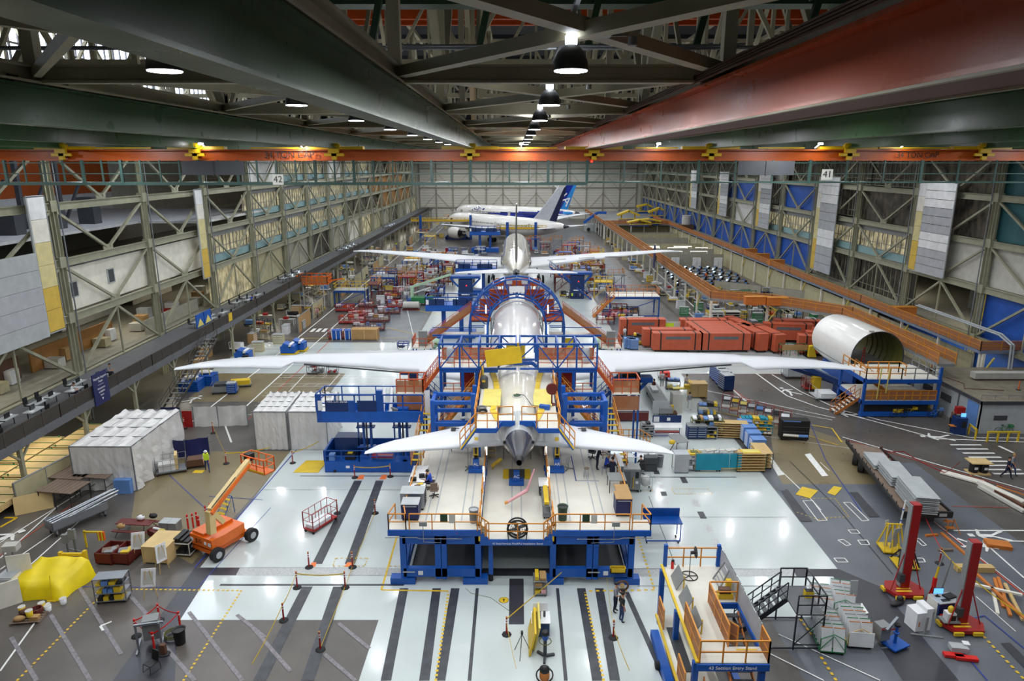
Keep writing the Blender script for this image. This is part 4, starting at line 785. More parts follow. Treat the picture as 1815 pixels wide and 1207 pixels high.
# jacks on the deck
def jack(px, py, z, s_, lab, tall=1.9):
    p = P(px, py, z); t = thing('jack', lab, 'jack', (p.x, p.y, z)); MB().box(-.5,-.3,.04,.5,.35,.3).build('base', 'blue_deck', t); MB().box(-.2,-.16,.3,.2,.16,.95).build('pedestal', 'blue_deck', t)
    if tall > 1.2: MB().box(-.13,.0,.9,.13,.25,1.2).build('screw', 'black', t); MB().box(-.16,.0,1.1,.16,.3,tall).bar((0,.15,tall-.1),(0,.8,tall+.2),.25).build('column', 'yellow', t); MB().box(-.08,.0,1.3,.08,-.01,tall-.1).build('marking', 'black', t)
    text(s_, .3, 'white', t, (0,-.17,.62))
    for x in (-.4,.4): MB().cyl((x-.04,.1,.05),(x+.04,.1,.05),.05).build('wheel', 'rubber', t)
jack(844, 836, DK, 'AL', 'blue jack marked AL with yellow column, left of the tail cone'); jack(987, 836, DK, 'AR', 'blue jack marked AR with yellow column, right of the tail cone'); jack(915.5, 858, DK-.6, 'AC', 'short blue jack marked AC under the tail cone', 1.0)
p = P(916, 845, 3); t = thing('drip_tray', 'yellow and grey mat frame under the tail cone behind the AC jack', 'mat', (p.x, p.y+.4, 3.01)); MB().box(-.95,-.75,0,.95,.75,.03).build('frame', 'yellow', t); MB().box(-.55,-.7,.03,.55,.7,.05).build('mat', 'grey_dark', t)
p = P(917, 826, 3); t = thing('cross_beam_tool', 'yellow crossbar tool hanging around the tail cone tip', 'tool', (p.x, p.y+1.2, 4.6)); MB().box(-1.1,-.1,0,1.1,.1,.16).build('bar', 'yellow', t); MB().cyl((-1,0,-1.6),(-1,0,0),.04).cyl((1,0,-1.6),(1,0,0),.04).build('post', 'grey', t)
t = thing('ribbon', 'pink cloth streamer tied under the tail cone', 'streamer', (.55, 38.9, 3.1)); MB().cyl((-.95,-.1,.3),(.25,.1,1.0),.09,.13,n=8).cyl((.25,.1,1.0),(.7,.2,2.4),.1,.05,n=8).build('cloth', 'pink', t); MB().cyl((-1.15,-.15,.25),(-.95,-.1,.3),.1,.1,n=8).build('tip', 'orange', t)
# ------------------------------------------------ upper deck beside the fuselage
UZ = 7.05
ud = thing('fin_deck', 'white upper deck with orange railings and yellow mats around the aft fuselage top', 'work platform', (.2, 42, UZ))
def udp(n, mb, m): return mb.build(n, m, ud)
for s_ in (-1, 1):
    x0, x1 = sorted((s_*2.75, s_*1.35)); udp('deck', MB().box(x0,.0,-.1,x1,15.5,0), 'deck_white'); udp('edge_beam', MB().box(x0,-.08,-.32,x1,.0,0), 'blue_deck'); x0, x1 = sorted((s_*1.35, s_*.15)); udp('edge_beam', MB().box(x0,.55,-.1,x1,.65,.28), 'blue_deck'); udp('edge_beam', MB().slab([(s_*1.35,0,0),(s_*1.0,.6,.28),(s_*1.0,.6,-.05),(s_*1.35,0,-.3)][::s_], .08), 'blue_deck'); udp('step', MB().box(x0,.65,.1,x1,1.6,.27), 'deck_white')
    udp('railing', rail(MB(), [(s_*2.7,0,0),(s_*1.25,0,0)], 1.05, .03, .75), 'orange'); udp('railing', rail(MB(), [(s_*1.3,.5,.25),(s_*.3,.6,.25)], 1.05, .03, .7), 'orange'); udp('railing', rail(MB(), [(s_*2.85,.8,0),(s_*2.85,15,0)], 1.05, .03, 1.5), 'orange')
    udp('side_stair', MB().slab([(s_*2.75,0,-.1),(s_*3.7,-.7,-1.2),(s_*3.7,.2,-1.2),(s_*2.75,.9,-.1)][::s_], .12), 'blue_deck'); udp('side_stair_rail', rail(MB(), [(s_*2.75,0,0),(s_*3.75,-.5,-1.1)], 1.0, .03, .5), 'orange'); udp('stair_edge', MB().bar((s_*2.75,-.05,.0),(s_*3.7,-.75,-1.15),.08), 'yellow')
    m = MB(); 
    for a, b in ((-1,0),(0,1)): pass
    pts = [(s_*1.05,1.2),(s_*1.5,3.2),(s_*1.25,6.5),(s_*1.45,9.5),(s_*1.9,13)]; w = .42
    for (xa, ya), (xb, yb) in zip(pts, pts[1:]):
        za = 0.78 if 0 else .06; m.slab([(xa,ya+.2,.1),(xb,yb,.1),(xb+s_*w,yb,.07),(xa+s_*w,ya,.07)][::s_*-1 or 1], .04)
    udp('curved_mat', m, 'yellow'); udp('kneel_mat', MB().cb((s_*1.85,5.9,.06),1.3,3.7,.08), 'yellow_pale')
    # stairs down along both sides
    
    for k in range(5): udp('post', MB().box(s_*2.7-.1,3+3*k,-3.4,s_*2.7+.1,3.3+3*k,-.1), 'blue_deck')
udp('arch_frame', MB().bar((-2.2,12.2,.05),(-1.3,12.2,.85),.28).bar((-1.3,12.2,.85),(1.3,12.2,.85),.28).bar((1.3,12.2,.85),(2.2,12.2,.05),.28), 'blue_deck'); udp('arch_step', MB().box(-1.35,12.4,.85,1.35,13.2,1.05), 'deck_white')
mat('fin_slot', (40,70,50), .5)
udp('access_port', MB().lathe([(.26,0),(.26,.04)], 16, (0,5.3,.42)), 'fin_slot'); udp('port_rim', MB().tube([(.36*math.cos(PI*k/8),5.3+.5*math.sin(PI*k/8),.42) for k in range(16)],.02,closed=True), 'grey_light')
pb = thing('yellow_board', 'large yellow board leaning across the top of the fuselage stairs', 'board', (-.85, 51.2, 8.45)); MB().cb((0,0,.85),2.8,.08,1.35,ry=-.13).build('board', 'yellow', pb); MB().cb((-1.75,.6,-.6),.08,2.6,1.2,rz=.15).build('side_board', 'yellow', pb); MB().cb((.95,1.2,1.0),1.5,.06,1.3).build('rear_board', 'yellow', pb)
for s_, nm in ((-1,'left'),(1,'right')):
    p = P(995 if s_ > 0 else 0, 678, UZ) if s_ > 0 else None
t = thing('hose_reel', 'maroon hose reel standing on the right edge of the white upper deck', 'hose reel', (2.7, 46.5, UZ)); MB().cyl((0,-.1,1.2),(0,.1,1.2),.42,n=16).cyl((0,-.14,1.2),(0,.14,1.2),.12).build('drum', 'maroon', t); MB().cyl((0,0,0),(0,0,1.2),.05).lathe([(.3,0),(.3,.06)]).build('stand', 'maroon', t)
t = thing('shop_vac', 'small blue machine lying on the right of the upper deck', 'vacuum', (1.95+.2, 45.6, UZ)); MB().cb((0,0,.16),.75,.35,.28,rz=-.3).build('body', 'blue_deck', t); MB().tube([(-.3,0,.2),(-.9,.5,.1),(-1.4,1.8,.4),(-2.0,1.9,.5)],.02).build('cord', 'black', t)
t = thing('garment_bag', 'dark green upright tank standing beside the yellow board', 'tank', (-2.35, 50.2, UZ)); MB().lathe([(.28,0),(.33,.1),(.33,.85),(.2,1.0)],12).build('body', 'grey_dark', t); MB().box(-.12,-.35,.6,.12,-.3,.75).build('label_plate', 'yellow', t)
for k, (x, y) in enumerate(((-2.2,44.9),(-2.3,45.6))): t = thing('hose_coil', ['black hose coil on the left of the upper deck', 'grey cable coil behind the black coil on the upper deck'][k], 'hose', (x, y, UZ)); mb = MB(); [mb.tube([(.3*math.cos(2*PI*j/14), .3*math.sin(2*PI*j/14), .04+.05*i) for j in range(14)], .035, 5, True) for i in range(3)]; mb.build('coil', ['black','grey'][k], t)
# ------------------------------------------------ big blue side frames on the lower deck
for s_, nm in ((-1,'left'),(1,'right')):
    t = thing('portal_frame', 'thick blue box frame beside the fuselage, %s of the tail' % nm, 'frame', (.35+s_*4.9, 47.6, DK)); mb = None
    for x in (-1.5*s_, 1.5*s_):
        for y in (0, 1.9): MB().box(x-.15,y-.15,0,x+.15,y+.15,3.4 if x*s_ > 0 else 3.9).build('post', 'blue_deck', t)
    for y in (0, 1.9):
        for z in (3.2, 1.9, .9) if y else (3.2, 1.5, .5): MB().box(-1.5,y-.13,z-.13,1.5,y+.13,z+.13).build('crossbeam', 'blue_deck', t)
    for x in (-1.5, 1.5): MB().box(x-.13,0,3.07,x+.13,1.9,3.33).box(x-.13,0,1.4,x+.13,1.9,1.6).build('side_beam', 'blue_deck', t)
    MB().tube([(s_*-1.2,.2,.1),(s_*-1.2,.2,1.7),(s_*-.9,.2,1.95),(s_*-.5,.2,1.9)],.11,8).build('duct', 'grey_light', t)
    stair_thing('orange-railed stair climbing inside the %s blue box frame to the upper deck' % nm, (.35+s_*6.2, 50.2, DK), (.35+s_*3.0, 52.5, 6.9), 1.1, 'wood_orange', 'orange', axis='x', n=12)
    stair_thing('yellow-edged lower stair outside the %s blue box frame' % nm, (.35+s_*7.6, 47.2, DK-1.6), (.35+s_*7.0, 51.5, 5), 1.0, 'yellow', 'orange', n=10)
# ------------------------------------------------ blue wing gantries with orange floors
GZ = 8.2
for s_, nm in ((-1,'left'),(1,'right')):
    t = thing('wing_gantry', 'blue trussed gantry with orange railings over the wing root, %s side' % nm, 'gantry', (.3, 51.6, 0)); x0, x1 = s_*.15, s_*6.2
    for y in (0, 2.6):
        for z in (GZ, GZ+2.0): MB().bar((x0,y,z),(x1,y,z),.15).build('chord', 'blue', t)
        for i, x in enumerate((.15, 1.4, 1.55, 3.1, 4.6, 6.2)): MB().bar((s_*x,y,GZ if x > 1.5 else GZ+.6),(s_*x,y,GZ+2),.13 if i not in (1,) else .2).build('upright', 'blue', t)
        for xa, xb, f in ((1.5,3.1,0),(3.1,4.6,1),(4.6,6.2,0)): MB().bar((s_*xa,y,GZ+(0 if f else 2)),(s_*xb,y,GZ+(2 if f else 0)),.09).build('diagonal', 'blue', t)
        MB().bar((s_*.15,y,GZ+.8),(s_*1.4,y,GZ+2),.09).build('diagonal', 'blue', t)
    for x in (.15,1.5,3.1,4.6,6.2): MB().bar((s_*x,0,GZ+2),(s_*x,2.6,GZ+2),.12).build('tie', 'blue', t)
    xa, xb = sorted((s_*1.6, s_*6.2)); MB().box(xa,0,GZ-.1,xb,2.6,GZ).build('floor', 'cream', t); MB().box(xa,-.1,GZ-.3,xb,0,GZ-.1).build('edge_beam', 'blue', t)
    rail(MB(), [(xa,2.5,GZ),(xb,2.5,GZ)], 1.0, .03, 1.1).build('railing', 'orange_red', t); rail(MB(), [(xa,.15,GZ),(xb,.15,GZ)], .9, .03, 1.3).build('railing', 'orange_red', t); MB().box(xa,2.52,GZ,xb,2.56,GZ+.95).build('mesh_panel', 'mesh_orange', t)
    for x in (3.3, 4.4, 6.1):
        for y in (0, 2.6): MB().box(s_*x-.12,y-.12,DK if x < 6 else 0,s_*x+.12,y+.12,GZ-.1).build('leg', 'blue', t)
    MB().box(min(s_*3.3,s_*6.1),.4,DK+2.2,max(s_*3.3,s_*6.1),2.4,DK+2.3).build('mid_floor', 'cream', t); rail(MB(), [(s_*3.3,.3,DK+2.3),(s_*6.1,.3,DK+2.3)], 1, .03, 1).build('railing', 'orange_red', t); MB().box(min(s_*3.6,s_*4.8),2.3,DK+2.3,max(s_*3.6,s_*4.8),2.4,DK+4).build('back_panel', 'red', t)
    d = thing('air_unit', 'grey corrugated drum on the %s gantry floor' % nm, 'drum', (.3+s_*5.5, 53.2, GZ)); MB().lathe([(.3,0),(.3,1.2),(.2,1.3)],12).build('drum', 'grey_light', d)
    # outer stair tower in orange
    t = thing('stair_tower', 'orange stair landing tower outside the %s gantry' % nm, 'stairs', (.3+s_*8.6, 51.6, 0)); X_ = .0
    MB().box(-1.1,-.2,GZ-2.1,1.1,1.8,GZ-2.0).build('landing', 'cream', t); mb = MB(); rail(mb, [(-1.05,-.15,GZ-2),(1.05,-.15,GZ-2),(1.05,1.7,GZ-2)], 1.15, .04, .7); rail(mb, [(-1.05,1.7,GZ-2),(1.05,1.7,GZ-2)], 1.15, .04, .7); mb.build('railing', 'orange_red', t); MB().box(-1.05,-.18,GZ-1.9,1.05,-.16,GZ-.95).build('mesh_panel', 'mesh_orange', t); MB().box(-1.05,-.18,GZ-3.4,1.05,-.16,GZ-2.2).build('mesh_panel', 'mesh_orange', t)
    for x in (-1,1):
        for y in (-.1,1.6): MB().bar((x,y,0),(x,y,GZ-2.1),.14).build('leg', 'blue', t)
    stair_thing('orange stair between the %s gantry floor and its outer landing' % nm, (.3+s_*7.7, 52.4, GZ-2), (.3+s_*6.2, 52.4, GZ), 1.1, 'wood_orange', 'orange_red', axis='x', n=8)
    stair_thing('lower blue-sided stair under the %s outer landing' % nm, (.3+s_*5.6, 53.4, GZ-4.4), (.3+s_*7.8, 53.4, GZ-2.1), 1.0, 'grey', 'blue', axis='x', n=8)
# ------------------------------------------------ arch tower round the forward fuselage
t = thing('arch_tower', 'blue arched truss tower with orange floors around the forward fuselage', 'work tower', (.3, 80, 0)); C_ = 4.9
def arc(r, n=12, y=0, a0=0, a1=PI): return [(r*math.cos(a0+(a1-a0)*i/n), y, C_+r*math.sin(a0+(a1-a0)*i/n)) for i in range(n+1)]
for y in (0, 2.2):
    MB().tube(arc(5.7, 12, y), .13, 6).build('outer_arch', 'blue', t); MB().tube(arc(3.5, 12, y), .13, 6).build('inner_arch', 'blue', t)
    a, b = arc(5.7, 12, y), arc(3.5, 12, y)
    for i in range(13): MB().bar(a[i], b[i], .1).build('spoke', 'blue', t)
    for i in range(12): MB().bar(a[i] if i % 2 else b[i], b[i+1] if i % 2 else a[i+1], .1).build('diagonal', 'blue', t)
for p_, q_ in zip(arc(5.7, 12, 0), arc(5.7, 12, 2.2)): MB().bar(p_, q_, .1).build('purlin', 'blue', t)
for s_ in (-1, 1):
    for x in (5.7, 3.6): MB().box(s_*x-.12,-.1,0,s_*x+.12,.15,C_).box(s_*x-.12,2.1,0,s_*x+.12,2.3,C_).build('leg', 'blue', t)
    MB().box(min(s_*3.2,s_*5.6),.2,C_+.6,max(s_*3.2,s_*5.6),6,C_+.7).build('floor', 'orange_red', t); MB().box(min(s_*1.2,s_*3.4),2.6,C_+3.3,max(s_*1.2,s_*3.4),6,C_+3.4).build('floor', 'orange_red', t)
    for zz, xx in ((C_+.7,4.4),(C_+2.2,3.4),(C_+3.4,2.2)): rail(MB(), [(s_*(xx-1.2),2.8,zz),(s_*(xx+1.1),2.8,zz)], 1.0, .035, .5).build('railing', 'orange_red', t); MB().box(min(s_*(xx-1.2),s_*(xx+1.2)),3.0,zz-.9,max(s_*(xx-1.2),s_*(xx+1.2)),3.1,zz+.5).build('panel', 'orange_red', t)
    MB().bar((s_*3.7,-.3,C_+1.6),(s_*3.7,-.3,C_+2.6),.12).bar((s_*3.75,-.3,C_-.9),(s_*3.75,-.3,C_+.2),.12).build('work_lamp', 'led_strip', t)
    mb = MB(); stairs(mb, (s_*11.2,1.5,2.4), (s_*5.6,1.5,C_+1.6), 1.3, 16, 'wood_orange', 'orange_red', True, 'x'); mb.build('stair', None, t); mb = MB(); mb.slab([(s_*11.2,.8,2.4),(s_*5.6,.8,C_+1.6),(s_*5.6,.8,C_+2.5),(s_*11.2,.8,3.3)][::s_], .03); mb.build('mesh_panel', 'mesh_orange', t)
    MB().box(min(s_*10.2,s_*12.6),-.6,2.2,max(s_*10.2,s_*12.6),2.2,2.35).build('landing', 'cream', t); rail(MB(), [(s_*10.2,-.6,2.35),(s_*12.6,-.6,2.35),(s_*12.6,2.2,2.35)], 1.1, .04, .7).build('railing', 'orange_red', t); MB().bar((s_*10.4,-.5,0),(s_*10.4,-.5,2.2),.15).bar((s_*12.5,-.5,0),(s_*12.5,-.5,2.2),.15).bar((s_*12.5,2,0),(s_*12.5,2,2.2),.15).build('leg', 'blue', t)
    MB().box(s_*11.4-.5,0,2.35,s_*11.4+.5,.5,4.2).build('control_cabinet', 'grey', t); MB().box(min(s_*4,s_*10),.2,C_-1.4,max(s_*4,s_*10),2.2,C_-1.3).build('walk_floor', 'cream', t); MB().bar((s_*4,0,C_-1.2),(s_*10.2,0,C_-1.2),.2).bar((s_*4,0,C_-.2),(s_*10.2,0,C_-.2),.07).build('walk_beam', 'blue', t); MB().box(min(s_*5.8,s_*7.2),.2,C_-3.2,max(s_*5.8,s_*7.2),.3,C_-1.6).build('machine', 'yellow' if s_ > 0 else 'grey', t)
MB().tube(arc(3.12, 20, -.5, -.5, PI+.5), .12, 6).build('sealing_ring', 'alu', t); MB().box(-.9,-.5,C_+4.2,.9,-.42,C_+4.9).build('name_plate', 'white', t); MB().box(-3.0,2.9,C_+4.4,3.0,3.0,C_+5.0).build('panel', 'orange_red', t); rail(MB(), [(-2.6,3.2,C_+4.2),(2.6,3.2,C_+4.2)], 1.0, .04, .5).build('railing', 'orange_red', t)
for s_ in (-.9,.9): MB().box(s_-.35,-.1,C_+5.1,s_+.35,.3,C_+5.6).build('control_box', 'grey_light', t)
# ================================================================ KIT FOR SMALL THINGS
def at(p, z=0.0, px=True):
    if px: v = P(p[0], p[1], z); return Vector((v.x, v.y, z))
    return Vector((p[0], p[1], z))
SUBP = {'drawer_handle': 'drawer', 'screen': 'housing', 'reflective_band': 'post', 'panel_edge': 'door_panel', 'rim': 'pail', 'liner': 'can', 'drum_label': 'drum', 'kit': 'tray', 'caster': 'base', 'opening': 'box', 'strap': 'cover', 'window': 'cover', 'handlebar': 'frame', 'badge': 'door'}
def K(name, label, cat, p, rz, parts, z=0.0, group=None, px=True, sc=None):
    t = thing(name, label, cat, at(p, z, px), math.radians(rz), group)
    last = {}
    for q in parts:
        n, m, ops = q[0], q[1], q[2:]
        mb = MB()
        for o in ops:
            k, a = o[0], o[1:]
            if k == 'b': mb.box(*a)
            elif k == 'cb': mb.cb(*a)
            elif k == 'c': mb.cyl(*a)
            elif k == 'r': mb.bar(*a)
            elif k == 't': mb.tube(*a)
            elif k == 'l': mb.lathe(*a)
            elif k == 'e': mb.ell(*a)
            elif k == 's': mb.slab(*a)
            elif k == 'rail': rail(mb, *a)
        last[n] = mb.build(n, m, last.get(SUBP.get(n)) or t)
    if sc: t.scale = sc
    return t
def wheels(w, d, r=.09, m='rubber'):
    return [('wheel', m, ('c', (x-.03, y, r), (x+.03, y, r), r)) for x in (-w/2+.08, w/2-.08) for y in (-d/2+.1, d/2-.1)]
def on(p): v = P(*p); return (v.x, v.y)
def shelf(label, p, w, d, h, n, mp, ms, rz=0, items=None, cat='shelf', name='shelf_rack', group=None, z=0, wh=True, top=None, px=True):
    b = .16 if wh else 0; parts = [('post', mp, ('b', x-.025, y-.025, b, x+.025, y+.025, h)) for x in (-w/2, w/2) for y in (-d/2, d/2)]
    for i in range(n):
        zz = b+(h-b)*i/(n-1)-(.04 if i == n-1 else 0); parts.append(('shelf', ms, ('b', -w/2, -d/2, zz, w/2, d/2, zz+.04)))
    if wh: parts += wheels(w, d)
    t = K(name, label, cat, p, rz, parts, z, group, px)
    rnd = random.Random(len(label)+int(w*10))
    if items:
        for i in range(n if top else n-1):
            zz = b+(h-b)*i/(n-1)+.04; x = -w/2+.08
            while x < w/2-.25:
                ww = rnd.uniform(.18, .42); MB().box(x, -d/2+.06, zz, min(x+ww, w/2-.05), d/2-.08, zz+rnd.uniform(.08, min(.32, (h-b)/(n-1)*.75))).build('bin', rnd.choice(items), t); x += ww+.06
    return t
def cabinet(label, p, w, d, h, m, rz=0, rows=5, cols=1, z=0, cat='cabinet', group=None, top='grey_light', wh=True, px=True, name='tool_cabinet', face='grey_light'):
    b = .14 if wh else 0; parts = [('body', m, ('b', -w/2, -d/2, b, w/2, d/2, h)), ('worktop', top, ('b', -w/2-.02, -d/2-.02, h, w/2+.02, d/2+.02, h+.04))]
    for c in range(cols):
        for r in range(rows):
            x0 = -w/2+.04+(w-.04)*c/cols; x1 = x0+(w-.04)/cols-.05; z0 = b+.05+(h-b-.05)*r/rows; z1 = z0+(h-b-.05)/rows-.04
            parts.append(('drawer', m, ('b', x0, -d/2-.03, z0, x1, -d/2, z1))); parts.append(('drawer_handle', face, ('b', x0+.05, -d/2-.06, z1-.07, x1-.05, -d/2-.03, z1-.03)))
    if wh: parts += wheels(w, d)
    return K(name, label, cat, p, rz, parts, z, group, px)
def crate(label, p, w, d, h, m, rz=0, z=0, cat='crate', group=None, px=True, trim='wood', name='crate'):
    parts = [('box', m, ('b', -w/2, -d/2, .1, w/2, d/2, h)), ('lid', m, ('b', -w/2-.03, -d/2-.03, h, w/2+.03, d/2+.03, h+.05)), ('skid', trim, ('b', -w/2, -d/2, 0, -w/2+.12, d/2, .1), ('b', w/2-.12, -d/2, 0, w/2, d/2, .1))]
    parts += [('batten', trim, ('b', x-.05, -d/2-.03, .1, x+.05, -d/2, h)) for x in (-w/2+.05, 0, w/2-.05)]
    return K(name, label, cat, p, rz, parts, z, group, px)
def cart(label, p, w, d, h, m, rz=0, load=None, z=0, cat='cart', group=None, px=True, cage=False, name='cart'):
    parts = [('bed', m, ('b', -w/2, -d/2, .22, w/2, d/2, .3)), ('handle', m, ('t', [(-w/2,-d/2+.05,.3),(-w/2,-d/2+.05,h),(-w/2,d/2-.05,h),(-w/2,d/2-.05,.3)], .02))]+wheels(w, d, .1)
    if cage: parts += [('cage', m, ('rail', [(-w/2,-d/2,.3),(w/2,-d/2,.3),(w/2,d/2,.3),(-w/2,d/2,.3),(-w/2,-d/2,.3)], h-.3, .015, .6))]
    t = K(name, label, cat, p, rz, parts, z, group, px)
    if load:
        for n_, lm, x0, y0, x1, y1, hh in load: MB().box(x0,y0,.3,x1,y1,.3+hh).build(n_, lm, t)
    return t
def desk(label, p, w, d, rz=0, z=0, top='white', m='grey', cat='desk', screens=1, px=True, group=None):
    parts = [('desktop', top, ('b', -w/2, -d/2, .72, w/2, d/2, .76))]+[('leg', m, ('b', x-.03, y-.03, 0, x+.03, y+.03, .72)) for x in (-w/2+.05, w/2-.05) for y in (-d/2+.05, d/2-.05)]
    t = K('desk', label, cat, p, rz, parts, z, group, px)
    return t
def monitor(label, loc, rz, z, on='screen_white', group=None):
    return K('monitor', label, 'monitor', loc, rz, [('stand', 'black', ('b',-.12,-.09,0,.12,.09,.02), ('b',-.02,.02,0,.02,.05,.3)), ('housing', 'black', ('b',-.28,-.01,.15,.28,.03,.52)), ('screen', on, ('b',-.26,-.02,.17,.26,-.01,.5))], z, group, px=False)
def chair(label, p, rz, z, m='black', px=True):
    return K('office_chair', label, 'chair', p, rz, [('seat', m, ('b',-.24,-.24,.45,.24,.24,.52)), ('backrest', m, ('cb',(0,.25,.82),.44,.06,.5,0,-.12)), ('column', 'dark_metal', ('c',(0,0,.1),(0,0,.45),.03)), ('base', 'black', *[('r',(0,0,.1),(.3*math.cos(a),.3*math.sin(a),.06),.045) for a in [2*PI*i/5 for i in range(5)]]), ('armrest', m, ('t',[(-.27,.15,.5),(-.27,.15,.68),(-.27,-.15,.68)],.02)), ('armrest', m, ('t',[(.27,.15,.5),(.27,.15,.68),(.27,-.15,.68)],.02))]+[('caster','rubber',('e',(.3*math.cos(2*PI*i/5),.3*math.sin(2*PI*i/5),.035),.035,.035,.035,8,5)) for i in range(5)], z, px=px)
def bin_(label, p, z, m='green_dark', r=.3, h=.85, lid=None, px=True):
    return K('trash_can', label, 'trash can', p, 0, [('can', m, ('l', [(r*.82,0),(r,h),(r*1.08,h),(r*1.08,h+.05),(r*.9,h+.05),(r*.78,.06)], 18)), ('liner', lid or 'black', ('l', [(r*.85,h-.06),(r*.9,h-.02)], 18))], z, px=px)
def delineator(label, p, group=None, m='red'):
    return K('delineator_post', label, 'warning post', p, 0, [('base', 'rubber', ('l', [(.27,0),(.25,.05),(.08,.09)], 8)), ('post', m, ('c', (0,0,.08), (0,0,1.05), .05, .045)), ('reflective_band', 'white', ('c',(0,0,.88),(0,0,.95),.053), ('c',(0,0,.74),(0,0,.8),.053)), ('cap', 'orange', ('e',(0,0,1.07),.055,.055,.04,8,5))], 0, group)
def tape(label, pts, m='yellow', z=.95, sag=.12):
    P3 = []
    V = [P(*p) for p in pts]
    for a, b in zip(V, V[1:]):
        for i in range(7): t = i/6; q = a.lerp(b, t); P3.append((q.x, q.y, z-sag*4*t*(1-t)))
    mb = MB()
    for a, b in zip(P3, P3[1:]): mb.bar(a, b, .012, .07)
    return tag(mb.build('barrier_tape', m), label, 'tape')
def bike(label, p, rz, m):
    W_ = lambda x: ('t', [(x+.33*math.cos(2*PI*i/16), 0, .34+.33*math.sin(2*PI*i/16)) for i in range(16)], .02, 5, True)
    sp_ = lambda x: tuple(('r', (x,0,.34), (x+.32*math.cos(2*PI*i/8),0,.34+.32*math.sin(2*PI*i/8)), .006) for i in range(8))
    return K('bicycle', label, 'bicycle', p, rz, [('wheel','rubber',W_(-.52),*sp_(-.52)),('wheel','rubber',W_(.52),*sp_(.52)),('frame',m,('t',[(-.52,0,.34),(-.1,0,.3),(.35,0,.75),(-.2,0,.8),(-.1,0,.3)],.022),('t',[(-.52,0,.34),(-.2,0,.8)],.016),('t',[(.35,0,.85),(.52,0,.34)],.02)),('handlebar','chrome',('t',[(.35,-.28,.98),(.32,0,.95),(.35,.28,.98)],.014)),('seat','black',('e',(-.22,0,.9),.14,.07,.05,8,5)),('basket',m,('b',.42,-.17,.72,.72,.17,.95))])
